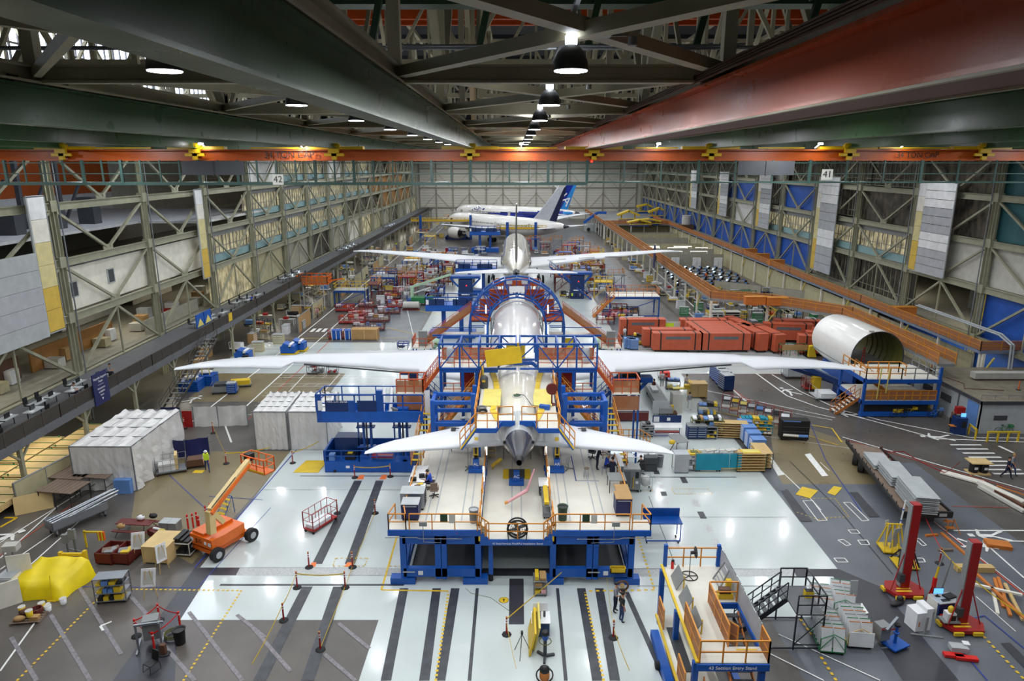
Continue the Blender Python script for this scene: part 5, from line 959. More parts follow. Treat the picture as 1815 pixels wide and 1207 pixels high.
# ------------------------------------------------ people
def person(label, p, rz=0, pose='stand', shirt='cloth_blue', pants='jeans', hair='hair_dark', z=0.0, px=True, hat=None, h=1.75, group=None, vest=None):
    V = []; R = []; E = []; G = []
    def v(c, r, par=None, g='shirt'): V.append(Vector(c)); R.append(r); G.append(g); (E.append((par, len(V)-1)) if par is not None else None); return len(V)-1
    sit = pose == 'sit'; pz = .56 if sit else .95
    lean = .12 if sit or pose == 'lean' else 0
    pel = v((0,0,pz), .15, None, 'pants'); bel = v((0,-.02-lean*.3,pz+.17), .14, pel); che = v((0,-.01-lean,pz+.38), .155, bel); nk = v((0,-.02-lean*1.5,pz+.55), .06, che, 'skin'); hd = v((0,-.04-lean*1.9,pz+.63), .085, nk, 'skin'); ht = v((0,-.04-lean*2,pz+.73), .095, hd, 'skin')
    for s in (-1, 1):
        sh = v((s*.17,-lean,pz+.47), .075, che)
        if sit or pose in ('lean','hold'): el = v((s*.25,-.12-lean,pz+.2), .05, sh); wr = v((s*.14,-.4-lean,pz+.22), .032, el, 'skin'); d = Vector((-s*.2,-1,.0)).normalized(); sd = Vector((s,0,0))
        elif pose == 'walk': el = v((s*.22,s*.1,pz+.2), .05, sh); wr = v((s*.22,s*.1-.16,pz-.02), .032, el, 'skin'); d = Vector((0,-.4,-.9)).normalized(); sd = Vector((0,1,0))
        else: el = v((s*.23,.03,pz+.2), .05, sh); wr = v((s*.24,-.05,pz-.04), .032, el, 'skin'); d = Vector((0,-.2,-1)).normalized(); sd = Vector((0,1,0))
        b0 = V[wr]; pm = v(b0+d*.07, .028, wr, 'skin')
        for k, (o, L_) in enumerate(((-.028,.07),(-.009,.08),(.009,.075),(.027,.06))):
            f1 = v(b0+d*.10+sd*o, .0095, pm, 'skin'); f2 = v(b0+d*(.10+L_*.55)+sd*o*1.1+Vector((-s*.008,0,-.01)), .009, f1, 'skin'); v(b0+d*(.10+L_)+sd*o*1.1+Vector((-s*.02,0,-.015)), .007, f2, 'skin')
        th = v(b0+d*.04-sd*.035, .011, wr, 'skin'); v(b0+d*.085-sd*.06, .009, th, 'skin')
        hp = v((s*.1,0,pz-.05), .105, pel, 'pants')
        if sit: kn = v((s*.13,-.42,pz-.02), .07, hp, 'pants'); an = v((s*.13,-.4,.1), .045, kn, 'pants')
        elif pose == 'walk': kn = v((s*.1,-s*.16-.05,.5), .068, hp, 'pants'); an = v((s*.1,-s*.3+(.08 if s < 0 else 0),.1), .045, kn, 'pants')
        else: kn = v((s*.11,-.02,.5), .07, hp, 'pants'); an = v((s*.12,.03,.1), .045, kn, 'pants')
        a0 = V[an]; v((a0.x, a0.y-.04, .05), .045, an, 'shoe'); v((a0.x, a0.y-.17, .04), .035, len(V)-1, 'shoe')
    me = bpy.data.meshes.new('body'); me.from_pydata([tuple(x) for x in V], E, []); o = bpy.data.objects.new('body', me); COL.objects.link(o)
    m_ = o.modifiers.new('s', 'SKIN'); m_.use_smooth_shade = True
    for i, sv in enumerate(me.skin_vertices[0].data): sv.radius = (R[i], R[i]*.8 if i < 3 else R[i])
    me.skin_vertices[0].data[0].use_root = True; o.modifiers.new('u', 'SUBSURF').levels = 1
    m2 = bpy.data.meshes.new_from_object(o.evaluated_get(bpy.context.evaluated_depsgraph_get())); bpy.data.objects.remove(o); m2.materials.clear()
    slots = ['skin', shirt, pants, 'black']
    for s in slots: m2.materials.append(MATS[s])
    seg = [(V[a], V[b], G[b]) for a, b in E]; idx = {'skin': 0, 'shirt': 1, 'pants': 2, 'shoe': 3}
    for f in m2.polygons:
        c = f.center; best = 9; g = 'shirt'
        for a, b, gg in seg:
            d = b-a; t = max(0, min(1, (c-a).dot(d)/d.length_squared)); q = (c-a-d*t).length
            if q < best: best = q; g = gg
        if g == 'skin' and c.z < V[nk].z-.02 and abs(c.x) < .12: g = 'shirt'
        f.material_index = idx[g]; f.use_smooth = True
    t = thing('person', label, 'person', at(p, z, px), math.radians(rz), group); t.scale = (h/1.75,)*3
    b = bpy.data.objects.new('body', m2); COL.objects.link(b); b.parent = t
    hc = V[ht]+Vector((0,.01,.015))
    if hat: MB().ell(hc+Vector((0,0,.03)), .125, .14, .1, 12, 8).cyl(hc+Vector((0,-.02,-.0)), hc+Vector((0,-.02,.015)), .15).build('hard_hat', hat, t)
    else: MB().ell(hc+Vector((0,.025,.02)), .105, .11, .1, 12, 8).build('hair', hair, t)
    f = V[ht]; MB().ell(f+Vector((0,-.115,-.02)), .018, .03, .03, 8, 6).build('nose', 'skin', t); MB().ell(f+Vector((-.035,-.1,.005)),.014,.01,.01,6,4).ell(f+Vector((.035,-.1,.005)),.014,.01,.01,6,4).build('eyes', 'black', t); MB().ell(f+Vector((0,-.1,-.06)),.028,.012,.008,6,4).build('mouth', 'maroon', t); MB().ell(f+Vector((-.105,0,-.01)),.015,.025,.035,6,5).ell(f+Vector((.105,0,-.01)),.015,.025,.035,6,5).build('ears', 'skin', t)
    if vest: c = V[che]; MB().cb(c+Vector((0,0,-.06)), .4, .32, .5).build('vest', vest, t)
    return t
# ================================================================ FOREGROUND LEFT
def tent(label, pts, h, m='plastic_sheet', px=True):
    "pts: four floor corners (front left, front right, back right, back left)"
    V = [at(p, 0, px) for p in pts]; o = V[0].copy(); t = thing('plastic_tent', label, 'tent', o); V = [x-o for x in V]
    rnd = random.Random(3)
    def sheet(a, b, c, d, nu, nv, amp, name):
        mb = MB(); n = (b-a).cross(d-a).normalized(); g = []
        for j in range(nv+1):
            for i in range(nu+1):
                u, w = i/nu, j/nv; q = a.lerp(b, u).lerp(d.lerp(c, u), w); g.append(q+n*(amp*(math.sin(u*nu*1.9+w*2)+rnd.uniform(-.6,.6))*(.4+w*.6)))
        mb._add(g, [(j*(nu+1)+i, j*(nu+1)+i+1, (j+1)*(nu+1)+i+1, (j+1)*(nu+1)+i) for j in range(nv) for i in range(nu)], False); return mb.build(name, m, t)
    u = Vector((0,0,h)); T_ = [x+u for x in V]
    sheet(T_[0], T_[1], V[1]+Vector((0,0,.05)), V[0]+Vector((0,0,.05)), 16, 8, .05, 'front_sheet'); sheet(T_[1], T_[2], V[2]+Vector((0,0,.05)), V[1]+Vector((0,0,.05)), 18, 8, .15, 'side_sheet'); sheet(T_[0], T_[3], V[3]+Vector((0,0,.05)), V[0]+Vector((0,0,.05)), 14, 8, .08, 'side_sheet'); sheet(T_[3], T_[2], V[2]+Vector((0,0,.05)), V[3]+Vector((0,0,.05)), 14, 8, .05, 'back_sheet')
    sheet(T_[0], T_[1], T_[2], T_[3], 14, 20, .1, 'roof_sheet')
    for i in range(4): MB().bar(V[i], T_[i], .07).bar(T_[i], T_[(i+1)%4], .06).build('pole', 'galv', t)
    for k in range(1, 4): MB().bar(T_[0].lerp(T_[3], k/4), T_[1].lerp(T_[2], k/4), .06).build('rafter', 'galv', t)
    return t
tent('pleated plastic sheet tent nearest the left walkway beside scaffold tables', [(-33,46.8),(-28.4,46.8),(-28.4,54.5),(-33,54.5)], 3.6, px=False)
tent('plastic sheet tent behind the tall blue lift, left half', [(-22.2,54.4),(-19.4,54.4),(-19.6,59.5),(-22.4,59.5)], 3.5, px=False)
tent('plastic sheet tent behind the tall blue lift, right half', [(-19.2,54.4),(-16.0,54.4),(-16.2,59.5),(-19.4,59.5)], 3.5, px=False)
def curtain(label, pts, h, m, name='curtain', amp=.08):
    V = [P(*p) for p in pts]; o = V[0].copy(); t = thing(name, label, 'curtain', o); mb = MB()
    for a, b in zip(V, V[1:]):
        n = max(2, int((b-a).length/.35)); d = (b-a).normalized(); nn = Vector((-d.y, d.x, 0)); rows = []
        for j, zz in enumerate((.02, h*.5, h)): rows += [tuple(a.lerp(b, i/n)-o+nn*(amp*math.sin(i*1.9+j))+Vector((0,0,zz))) for i in range(n+1)]
        mb._add(rows, [(j*(n+1)+i, j*(n+1)+i+1, (j+1)*(n+1)+i+1, (j+1)*(n+1)+i) for j in range(2) for i in range(n)], True)
    mb.build('sheet', m, t)
    for v_ in V: MB().bar(v_-o, v_-o+Vector((0,0,h+.1)), .06).build('pole', 'galv', t)
    return t
curtain('white plastic curtain wall between the two plastic tents', [(345,757),(388,756),(440,754)], 2.0, 'plastic_sheet'); curtain('navy tarp curtain left of the white plastic curtain', [(288,752),(322,752)], 1.7, 'navy'); curtain('bright navy tarp screen behind the hi-vis worker', [(308,812),(330,812),(372,806)], 1.6, 'navy')
K('mesh_screen','small reddish mesh panel beside the white plastic curtain','panel',(334,757),0,[('panel','red',('b',-.45,-.03,0,.45,.03,1.6))])
part_wall('beige low partition wall along the left aisle in front of the wooden racks', gp(33,908), gp(137,850), 2.2, 'beige')
for x, y in ((-36.9,38.5),(-36.9,44),(-36.9,49.5),(-36.9,55),(-40.3,41),(-40.3,46.5),(-40.3,52)):
    K('lumber_rack', 'green-framed rack of yellow wood sheets under the left walkway', 'rack', (x, y), 0, [('sheet','ply',*[('b',-1.6,-2.6,.7+.12*j,1.6,2.6,.78+.12*j) for j in range(4)]), ('frame','green',*[('r',(-1.62,-2.4+1.2*i,1.17),(1.62,-2.4+1.2*i,1.17),.035) for i in range(5)],('r',(-1.2,-2.5,0),(-1.2,-2.5,1.3),.07),('r',(1.2,-2.5,0),(1.2,-2.5,1.3),.07),('r',(-1.2,2.5,0),(-1.2,2.5,1.3),.07),('r',(1.2,2.5,0),(1.2,2.5,1.3),.07))], group='lumber racks under the left walkway', px=False)
for k, (x, y, lab) in enumerate(((118,893,'nearest to the camera, low and left'),(133,868,'left one touching the plastic tent'),(178,866,'right one touching the plastic tent'))):
    K('scaffold_table', 'weathered plank scaffold table, '+lab, 'table', (x, y), -8, [('plank_top','wood_old',*[('b',-1.1+.28*j,-.75,1.35,-.85+.28*j,.75,1.4) for j in range(8)])]+[('leg','dark_metal',('t',[(xx,-.7,0),(xx,-.7,1.35),(xx,.7,1.35),(xx,.7,0)],.025),('r',(xx,-.7,.6),(xx,.7,.6),.03)) for xx in (-1,0,1)], sc=(1.25,1.3,1))
K('offcut_box','weathered plywood box with blue plastic between the scaffold tables and tent','box',(222,872),0,[('box','blue_light',('b',-.6,-.3,0,.6,.3,1.1))])
for k,(x,y,a) in enumerate(((55,885,30),(62,905,32))): K('plywood_sheet',['leaning plywood sheet behind the other against the beige partition','front leaning plywood sheet against the beige partition'][k],'plywood',(x,y),a,[('sheet','ply',('cb',(0,0,.62),2.3,.04,1.3,0,-.25))])
K('tube_trough', 'grey metal trough cart filled with long silver tubes', 'cart', (140,930), 58, [('tub','galv',('b',-1.8,-.55,.5,1.8,.55,.56),('b',-1.8,-.55,.5,1.8,-.5,1.1),('b',-1.8,.5,.5,1.8,.55,1.1),('b',-1.8,-.55,.5,-1.75,.55,1.1),('b',1.75,-.55,.5,1.8,.55,1.1)),('leg','galv',('b',-1.6,-.5,.2,-1.5,.5,.5),('b',1.5,-.5,.2,1.6,.5,.5))]+wheels(3.3,1.0,.11)+[('tube','alu',('c',(-1.7,-.4+.1*j,.75+.1*(j%3)),(2.6+.1*(j%4),-.35+.09*j+.15*(j%2),1.25+.08*(j%3)),.06)) for j in range(9)])
K('utility_post','grey electrical post with switch boxes behind the yellow guard rail','electrical post',(137,985),0,[('post','galv',('r',(0,0,0),(0,0,1.9),.14),('r',(-.6,.1,0),(-.6,.1,1.4),.08)),('switch_box','grey',('b',-.75,-.1,.9,-.4,.1,1.5)),('switch_box','grey',('b',-.25,-.15,1.2,.15,.05,1.9)),('conduit','galv',('t',[(-.5,0,.9),(-.5,0,.5),(.3,-.1,.4),(.5,-.1,0)],.04))])
K('guard_rail','yellow steel guard rail behind the yellow tarp','barrier',(133,1004),0,[('rail','yellow',('b',-.75,-.08,.75,.75,.08,.92)),('post','yellow',('b',-.85,-.1,0,-.65,.1,1.0)),('post','yellow',('b',.65,-.1,0,.85,.1,1.1))])
K('bar_gate','yellow bar with post holding an orange vest','barrier',(165,970),0,[('post','yellow',('r',(-.4,0,0),(-.4,0,1.2),.1)),('bar','yellow',('r',(-.4,0,1.1),(.75,0,1.1),.1))]); K('safety_vest','orange safety vest hanging from the yellow bar end','vest',(on((165,970))[0]+.65,on((165,970))[1]),0,[('cloth','orange_vivid',('cb',(0,0,0),.42,.14,.6)),('stripe','hi_vis',('cb',(.1,-.08,0),.06,.02,.6),('cb',(-.12,-.08,0),.06,.02,.6))],z=.82,px=False)
# yellow tarp over a pile
t = thing('tarp_pile', 'bright yellow tarp draped over a pile at lower left', 'tarp', P(92,1040)); n = 14; g = []
for j in range(n+1):
    for i in range(n+1):
        u, w_ = i/n*2-1, j/n*2-1; e = max(abs(u), abs(w_)); hh = 1.15+.35*w_ if e < .8 else (1.15+.35*w_)*(1-(e-.8)/.2)+.02; g.append((u*1.75+.06*math.sin(5*w_)+.3*w_, w_*1.3+.06*math.sin(6*u), max(.02, hh+.05*math.sin(7*u+3*w_)*(e < .95))))
mb = MB(); mb._add(g, [(j*(n+1)+i, j*(n+1)+i+1, (j+1)*(n+1)+i+1, (j+1)*(n+1)+i) for j in range(n) for i in range(n)], True); mb.build('sheet', 'tarp', t); MB().cb((-1.2,-.9,.82),.5,.02,.3,rz=.3).build('marking', 'grey_dark', t) if False else None
K('push_broom','yellow push broom standing against the yellow tarp','broom',(92,1066),0,[('handle','yellow',('c',(0,0,.05),(-.05,.25,1.5),.018)),('head','yellow',('cb',(0,-.04,.04),.5,.08,.08))])
cabinet('white metal cabinet with papers at the left edge behind the yellow tarp', (22,1050), .9, .9, 1.2, 'white', 0, 1, 1)
K('display_board','tall cream display board standing behind the yellow tarp','board',(42,1043),20,[('panel','cream',('b',-.6,-.02,.3,.6,.02,2.2)),('post','grey',('r',(-.6,0,0),(-.6,0,2.6),.05))]); K('flat_board','cream board leaning at the left picture edge','board',(6,1078),40,[('panel','cream',('b',-.9,-.03,0,.9,.03,1.5))])
K('sign_box','cream sign box on a pole at the left edge','sign',(26,1000),10,[('box','offwhite',('b',-.4,-.3,1.0,.4,.3,1.4)),('pole','grey',('r',(0,0,0),(0,0,1),.05))])
K('pallet','wooden pallet with brown sacks and red hoses by the yellow tarp','pallet',(54,1095),8,[('deck','wood_old',*[('b',-.75,-.6+.2*j,.1,.75,-.48+.2*j,.13) for j in range(6)]),('runner','wood_old',('b',-.75,-.6,0,-.65,.55,.1),('b',.65,-.6,0,.75,.55,.1)),('sack','brown',('e',(-.3,.2,.3),.35,.25,.18)),('sack','cardboard',('e',(-.35,-.35,.25),.3,.2,.14)),('hose','maroon',*[('t',[(.25+.28*math.cos(2*PI*i/12),.2+.28*math.sin(2*PI*i/12),.2+.07*j) for i in range(12)],.035,5,True) for j in range(4)]),('box','cardboard',('b',.2,-.5,.13,.65,-.2,.35))])
for k, (x, y, z_, m_, lab) in enumerate(((40,1085,.2,'yellow','yellow bucket at the left of the sack pallet'),(53,1092,.15,'yellow','lower yellow bucket at the front of the sack pallet'),(53,1092,.5,'yellow','upper yellow bucket stacked at the front of the sack pallet'),(75,1078,.1,'yellow','yellow bucket at the right end of the sack pallet'),(86,1083,0,'white','open white bucket with dark contents beside the pallet'),(113,1070,0,'white','tall white bucket standing in front of the yellow tarp'))): K('bucket', lab, 'bucket', (x, y), 0, [('pail', m_, ('l', [(.14,0),(.17,.34),(.18,.34),(.15,.03)],14)),('rim', 'offwhite', ('l',[(.175,.33),(.185,.36)],14))], z=z_)
shelf('wire cage cart with yellow shelves and bins near the yellow tarp', (203,1063), 1.6, .8, 1.6, 4, 'galv', 'galv', 8, ['yellow','blue_light','yellow','black'], 'cart')
for k, (x, y, rz_, lab) in enumerate(((249,990,25,'white poster board on an easel nearest the maroon bins'),(268,1058,18,'lowest white poster board on an easel, with its leg on the dashed line'),(290,1012,70,'narrow white poster board on an easel seen almost edge-on beside the crate'))):
    K('easel', lab, 'easel', (x, y), rz_, [('board','white',('cb',(0,0,1.25),.75,.03,1.1,0,-.12,.12)),('paper','offwhite',('cb',(0,-.03,1.27),.5,.01,.75,0,-.12,.12)),('leg','wood',('r',(-.35,-.1,0),(-.1,0,1.7),.035)),('leg','wood',('r',(.35,-.1,0),(.1,0,1.7),.035)),('leg','wood',('r',(0,.7,0),(0,.05,1.7),.035))])
crate('large plywood crate between the easels and the boom lift', (292,985), 1.6, 1.9, 1.15, 'ply', -4)
for x, lab, w1, w2 in ((196,'left open maroon steel bin full of scrap','wood_old','grey'),(225,'right open maroon steel bin with a yellow lid inside','grey','yellow')): K('scrap_bin', lab, 'bin', (x+3,990), -6, [('tub','maroon',('b',-.55,-.75,.1,.55,.75,.15),('b',-.55,-.75,.1,-.5,.75,.8),('b',.5,-.75,.1,.55,.75,.8),('b',-.55,-.75,.1,.55,-.7,.8),('b',-.55,.7,.1,.55,.75,.8)),('foot','maroon',('b',-.5,-.7,0,-.35,.7,.1),('b',.35,-.7,0,.5,.7,.1)),('scrap',w1,('cb',(-.2,-.1,.6),.5,.4,.2,.4,.3),('cb',(.1,.3,.55),.4,.5,.15,.8)),('scrap',w2,('cb',(.1,-.3,.7),.5,.3,.08,.2),('e',(0,.1,.5),.35,.4,.2))])
K('picnic_table','dark brown folding table with benches behind the maroon bins','table',(243,943),-6,[('top','maroon',('b',-1.2,-.38,.72,1.2,.38,.77)),('bench','maroon',('b',-1.2,-.85,.42,1.2,-.6,.46)),('bench','maroon',('b',-1.2,.6,.42,1.2,.85,.46)),('frame','black',('t',[(-1,-.8,0),(-.8,-.3,.72),(-.8,.3,.72),(-1,.8,0)],.025),('t',[(1,-.8,0),(.8,-.3,.72),(.8,.3,.72),(1,.8,0)],.025))])
for x, y, m_, lab in ((215,936,'cardboard','beige sack on the left end of the dark folding table'),(250,921,'white','white helmet on the dark folding table'),(272,918,'black','black helmet with white stripe at the right end of the folding table')): K('gear_bag', lab, 'gear', (x, y), 0, [('body', m_, ('e',(0,0,.16),.28,.2,.18)),('strap','black',('r',(-.2,0,.3),(.2,0,.3),.05))], z=.75)
K('bin_rack','grey double storage bin on the floor behind the plywood crate','bin',(303,938),-5,[('bin','grey',('b',-.6,-.35,0,-.02,.35,.6)),('bin','grey',('b',.02,-.35,0,.6,.35,.6)),('lid','grey_light',('b',-.62,-.37,.6,-.01,.37,.65)),('lid','grey_light',('b',.01,-.37,.6,.62,.37,.65))])
K('trough','maroon tray with white bottles between crate and grey bins','tray',(281,952),-30,[('tray','maroon',('b',-.7,-.3,.1,.7,.3,.5)),('bottle','white',('c',(-.4,0,.55),(.2,.05,.6),.09)),('bottle','yellow_pale',('c',(.25,0,.6),(.6,.1,.65),.09)),('foot','black',('b',-.6,-.2,0,.6,.2,.1))])
shelf('pale tube cart with black cases left of the boom lift', (333,978), 1.1, 1.3, .95, 2, 'offwhite', 'offwhite', -6, ['black'], 'cart', top=True)
for x, y in ((334,932),(343,930),(350,927),(354,935),(366,916),(374,912)): K('delineator_post','red delineator post without base in the cluster beside the boom lift','warning post',(x,y+5),0,[('post','red_bright',('c',(0,0,0),(0,0,1.05),.06)),('reflective_band','white',('c',(0,0,.8),(0,0,.86),.063))],group='red posts by the boom lift')
# boom lift
b0 = P(395,968); bl = thing('boom_lift', 'orange boom lift with cream boom and big black tyres on the left floor', 'boom lift', b0, math.radians(-28))
def blp(n, m, mb, par=None): return mb.build(n, m, par or bl)
blp('chassis','orange_vivid',MB().cb((0,0,.55),1.6,2.2,.35)); blp('turntable','orange_vivid',MB().prism([(-1.0,-1.5),(1.0,-1.5),(1.1,-.6),(1.0,1.0),(-1.0,1.0),(-1.1,-.6)],.8,1.45).prism([(-.85,-1.4),(.2,-1.4),(.2,.8),(-.85,.8)],1.45,1.65))
for x in (-1.15, 1.15):
    for y in (-1.3, 1.35):
        w_ = blp('wheel','rubber',MB().cyl((x-.16,y,.45),(x+.16,y,.45),.45,n=18)); blp('hub','grey_light',MB().cyl((x-.18,y,.45),(x+.18,y,.45),.22,n=12), w_)
    blp('axle','orange_vivid',MB().cb((x*.5,1.35,.5),1.2,.25,.25).cb((x*.5,-1.3,.5),1.2,.25,.25))
T0 = bl.matrix_basis.inverted() if False else None
Rb = Matrix.Rotation(-bl.rotation_euler.z, 3, 'Z')
def bw(px, py, z_): return Rb @ (P(px, py, z_)-b0)
q0 = bw(375,945,1.7); q1 = bw(372,905,3.2); q2 = bw(440,818,4.6)
blp('lower_boom','boom_cream',MB().bar(q0, q1, .42, .42).bar(bw(395,925,2.0), q1, .3, .3)); blp('upper_boom','boom_cream',MB().bar(q1, q2, .32, .4)); blp('boom_slide','orange_vivid',MB().bar(q1+Vector((.25,-.1,-.1)), q2+Vector((.2,-.1,-.15)), .16, .22)); blp('hose','black',MB().tube([q1+Vector((.2,0,.25)), q1.lerp(q2,.4)+Vector((.25,0,.3)), q1.lerp(q2,.6)+Vector((.2,0,.25))], .03))
q3 = bw(458,832,3.3)
mb = MB(); mb.cb(q3+Vector((0,0,0)), 2.2, .9, .08); rail(mb, [q3+Vector(v_) for v_ in ((-1.1,-.45,0),(1.1,-.45,0),(1.1,.45,0),(-1.1,.45,0),(-1.1,-.45,0))], 1.05, .03, .75); blp('basket','orange_vivid',mb); blp('jib','orange_vivid',MB().bar(q2, q3+Vector((-.9,0,.6)), .22)); blp('control_panel','black',MB().cb(q3+Vector((-.8,0,.8)),.5,.5,.5))
blp('label_plate','white',MB().box(-.95,-1.52,1.0,-.7,-1.5,1.2).box(.3,-1.52,1.0,.5,-1.5,1.2).box(.65,-1.52,.98,.9,-1.5,1.2)); text('JLG', .38, 'black', bl, (-.2,-1.52,1.12)); blp('pinstripe','yellow',MB().cb(q3+Vector((0,-.47,.1)),2.2,.03,.12))
K('step_stool','small blue rolling stair beside the boom lift','step ladder',(400,912),-25,[('frame','blue_deck',('t',[(-.35,-.5,0),(-.35,.4,1.3),(.35,.4,1.3),(.35,-.5,0)],.025),('t',[(-.35,.5,0),(-.35,.4,1.3)],.025),('t',[(.35,.5,0),(.35,.4,1.3)],.025)),('step','yellow',*[('b',-.35,-.45+.22*i,.25*(i+1),.35,-.22+.22*i,.25*(i+1)+.03) for i in range(4)])])
cart('pale wire cart loaded with a white insulation bag behind the blue tarp', (305,836), 2.2, 1.3, 1.3, 'galv', 25, [('bag','white_matt',-.9,-.5,.3,.5,.6),('board','ply',.3,-.4,.5,.6,1.2)], cage=True); cart('brown low cart behind the hi-vis worker', (348,826), 1.4, 1.1, .9, 'brown', 20, [('tub','brown',-.6,-.5,.6,.5,.45)])
person('person in hi-vis vest and white hard hat walking past the navy tarp', (368,835), 30, 'walk', 'cloth_white', 'jeans', hat='white', vest='hi_vis')
K('wet_floor_sign','yellow floor sign lying beside the hi-vis worker','sign',(352,836),0,[('plate','yellow',('b',-.4,-.25,0,.4,.25,.02))])
# delineators
D = [(527,1042,'by the left rail nearest the grating, left of two'),(612,1042,'by the left rail nearest the grating, right of two'),(503,1100,'left of the lower left rail over the white-grey border'),(568,1152,'lowest on the left, standing on the lower left rail'),(898,1125,'by the black floor strip in the centre'),(1087,1131,'in front of the two standing people'),(548,1006,'left one above the grating on the left rail'),(625,1006,'right one above the grating on the left rail'),(598,910,'right of the red-framed cart'),(665,910,'on the right rail between cart and platform'),(629,847,'left one at the foot of the tall blue lift'),(692,845,'right one at the foot of the tall blue lift by the bicycle'),(519,821,'left of the yellow ramp'),(401,822,'below the white plastic curtain'),(327,760,'beside the navy tarp curtain'),(378,768,'in front of the white plastic curtain'),(1665,999,'beyond the left mast'),(300,752,'far left beside the hose reel')]
for x, y, l in D: delineator('red warning post, '+l, (x, y))
tape('yellow tape between the posts along the left rail', [(503,1100),(527,1042),(612,1042)]); tape('yellow tape running down the left floor from the third post', [(503,1100),(450,1207)]); tape('yellow tape from the lowest left post along the rail', [(568,1152),(612,1042),(625,1006),(665,910)], z=.1, sag=0); tape('yellow tape from the centre post up to the blue stand', [(898,1125),(995,1040)], sag=.0); tape('yellow tape hanging down past the two people', [(1075,1040),(1087,1131),(1115,1207)], z=.6); tape('yellow tape between the two posts at the tall blue lift', [(629,847),(692,845)]); tape('yellow tape from the ramp post up to the lift corner', [(519,821),(567,800)]); tape('yellow tape in front of the plastic curtain', [(378,768),(401,822),(480,812)]); tape('yellow tape from the centre post down to the picture edge', [(898,1125),(915,1207)], z=.7); tape('red tape from the trailer to the right warning post', [(1628,918),(1665,999)], 'red_bright'); tape('long yellow tape from the right warning post to the right edge', [(1665,999),(1720,1052),(1815,1122)]); tape('red tape along the trailer side', [(1545,808),(1600,812),(1672,850),(1700,830)], 'red', .6)
cart('low cart with red tube frame and white cover on the left white floor', (569,932), 2.3, .9, 1.5, 'red', 62, [('cover','white',-1.0,-.35,.7,.35,.25)], cage=True)
K('floor_ramp','bright yellow ramp plate left of the tall blue lift','ramp',(545,833),0,[('plate','yellow',('s',[(-1.0,-.5,.04),(1.0,-.5,.04),(1.2,1.7,.06),(-.6,1.7,.06)],.04))])
bike('yellow bicycle leaning at the foot of the tall blue lift', (706,836), 4, 'yellow')
# fenced electrical stand
K('electrical_stand','grey electrical cabinet frame fenced by red tape on the near left floor','electrical cabinet',(270,1140),20,[('cabinet','grey',('b',-.3,-.3,.4,.45,.35,1.5)),('rail','galv',('r',(-.6,-.5,1.55),(.7,-.35,1.35),.1)),('post','galv',('r',(-.55,-.45,0),(-.55,-.45,1.5),.09)),('post','galv',('r',(.5,-.45,0),(.5,-.45,1.4),.09)),('foot','galv',('r',(-.6,-.8,.05),(-.6,.5,.05),.09)),('foot','galv',('r',(.5,-.9,.05),(.5,.6,.05),.09)),('coil','olive',*[('t',[(.95+.4*math.cos(2*PI*i/12),.2+.4*math.sin(2*PI*i/12),.1+.08*j) for i in range(12)],.03,5,True) for j in range(3)])])
for x, y, l in ((242,1128,'left'),(283,1100,'rear'),(320,1114,'right'),(274,1152,'front')): K('delineator_post','red warning post, %s corner around the taped electrical cabinet'%l,'warning post',(x,y),0,[('base','rubber',('l',[(.27,0),(.25,.05),(.08,.09)],8)),('post','red_bright',('c',(0,0,.08),(0,0,1.05),.055)),('reflective_band','white',('c',(0,0,.85),(0,0,.92),.058))])
tape('red tape around the grey electrical cabinet', [(242,1128),(283,1100),(320,1114),(274,1152),(242,1128)], 'red_bright')
bin_('black trash can beside the taped electrical cabinet', (320,1140), 0, 'black', .3, .8); K('folding_chair','black chair in front of the taped electrical cabinet','chair',(270,1188),-25,[('seat','black',('b',-.25,-.25,.42,.25,.25,.46)),('backrest','black',('cb',(0,.27,.7),.46,.04,.5,0,-.2)),('leg','black',('t',[(-.25,-.3,.02),(-.25,-.25,.42),(-.25,.25,.42),(-.25,.3,.02),(-.25,-.3,.02)],.014)),('leg','black',('t',[(.25,-.3,.02),(.25,-.25,.42),(.25,.25,.42),(.25,.3,.02),(.25,-.3,.02)],.014))]); K('tripod_stand','short black stand behind the black chair','stand',(290,1160),0,[('base','black',('e',(0,0,.05),.35,.25,.05)),('post','brown',('b',-.12,-.1,.1,.15,.1,.6))])
# ---------------------------------------------------------------- tall blue lift
L0 = Vector((-15.1, 50, 0)); bt = thing('platform_lift', 'tall double-deck dark blue lift platform on wheels left of the front aircraft', 'lift', L0)
def lp(n, m, mb): return mb.build(n, m, bt)
lp('chassis','blue_deck',MB().box(0,0,.05,7.1,2.6,.95)); lp('chassis_wall','blue',MB().box(0,.0,.95,.15,2.6,1.9).box(7.0,0,.95,7.1,2.6,1.9).box(0,2.5,.95,7.1,2.6,1.9)); lp('lower_rail','blue',rail(MB(),[(0,0,.95),(2.8,0,.95)],.95,.03,1.4)); lp('lower_rail','blue',rail(MB(),[(2.8,0,.95),(7.1,0,.95)],.95,.03,1.4)); lp('engine_cover','blue_dark',MB().box(.6,1.2,.95,2.6,2.4,2.5)); lp('red_shelf','red',MB().box(3.7,.3,1.15,5.4,.8,1.3)); lp('battery','black',MB().box(1.6,.3,.95,2.4,1.0,1.5)); lp('battery_cap','yellow',MB().box(1.8,.3,1.5,2.2,.6,1.56)); lp('control_box','blue_light',MB().box(.35,.15,.95,.8,.6,1.5))
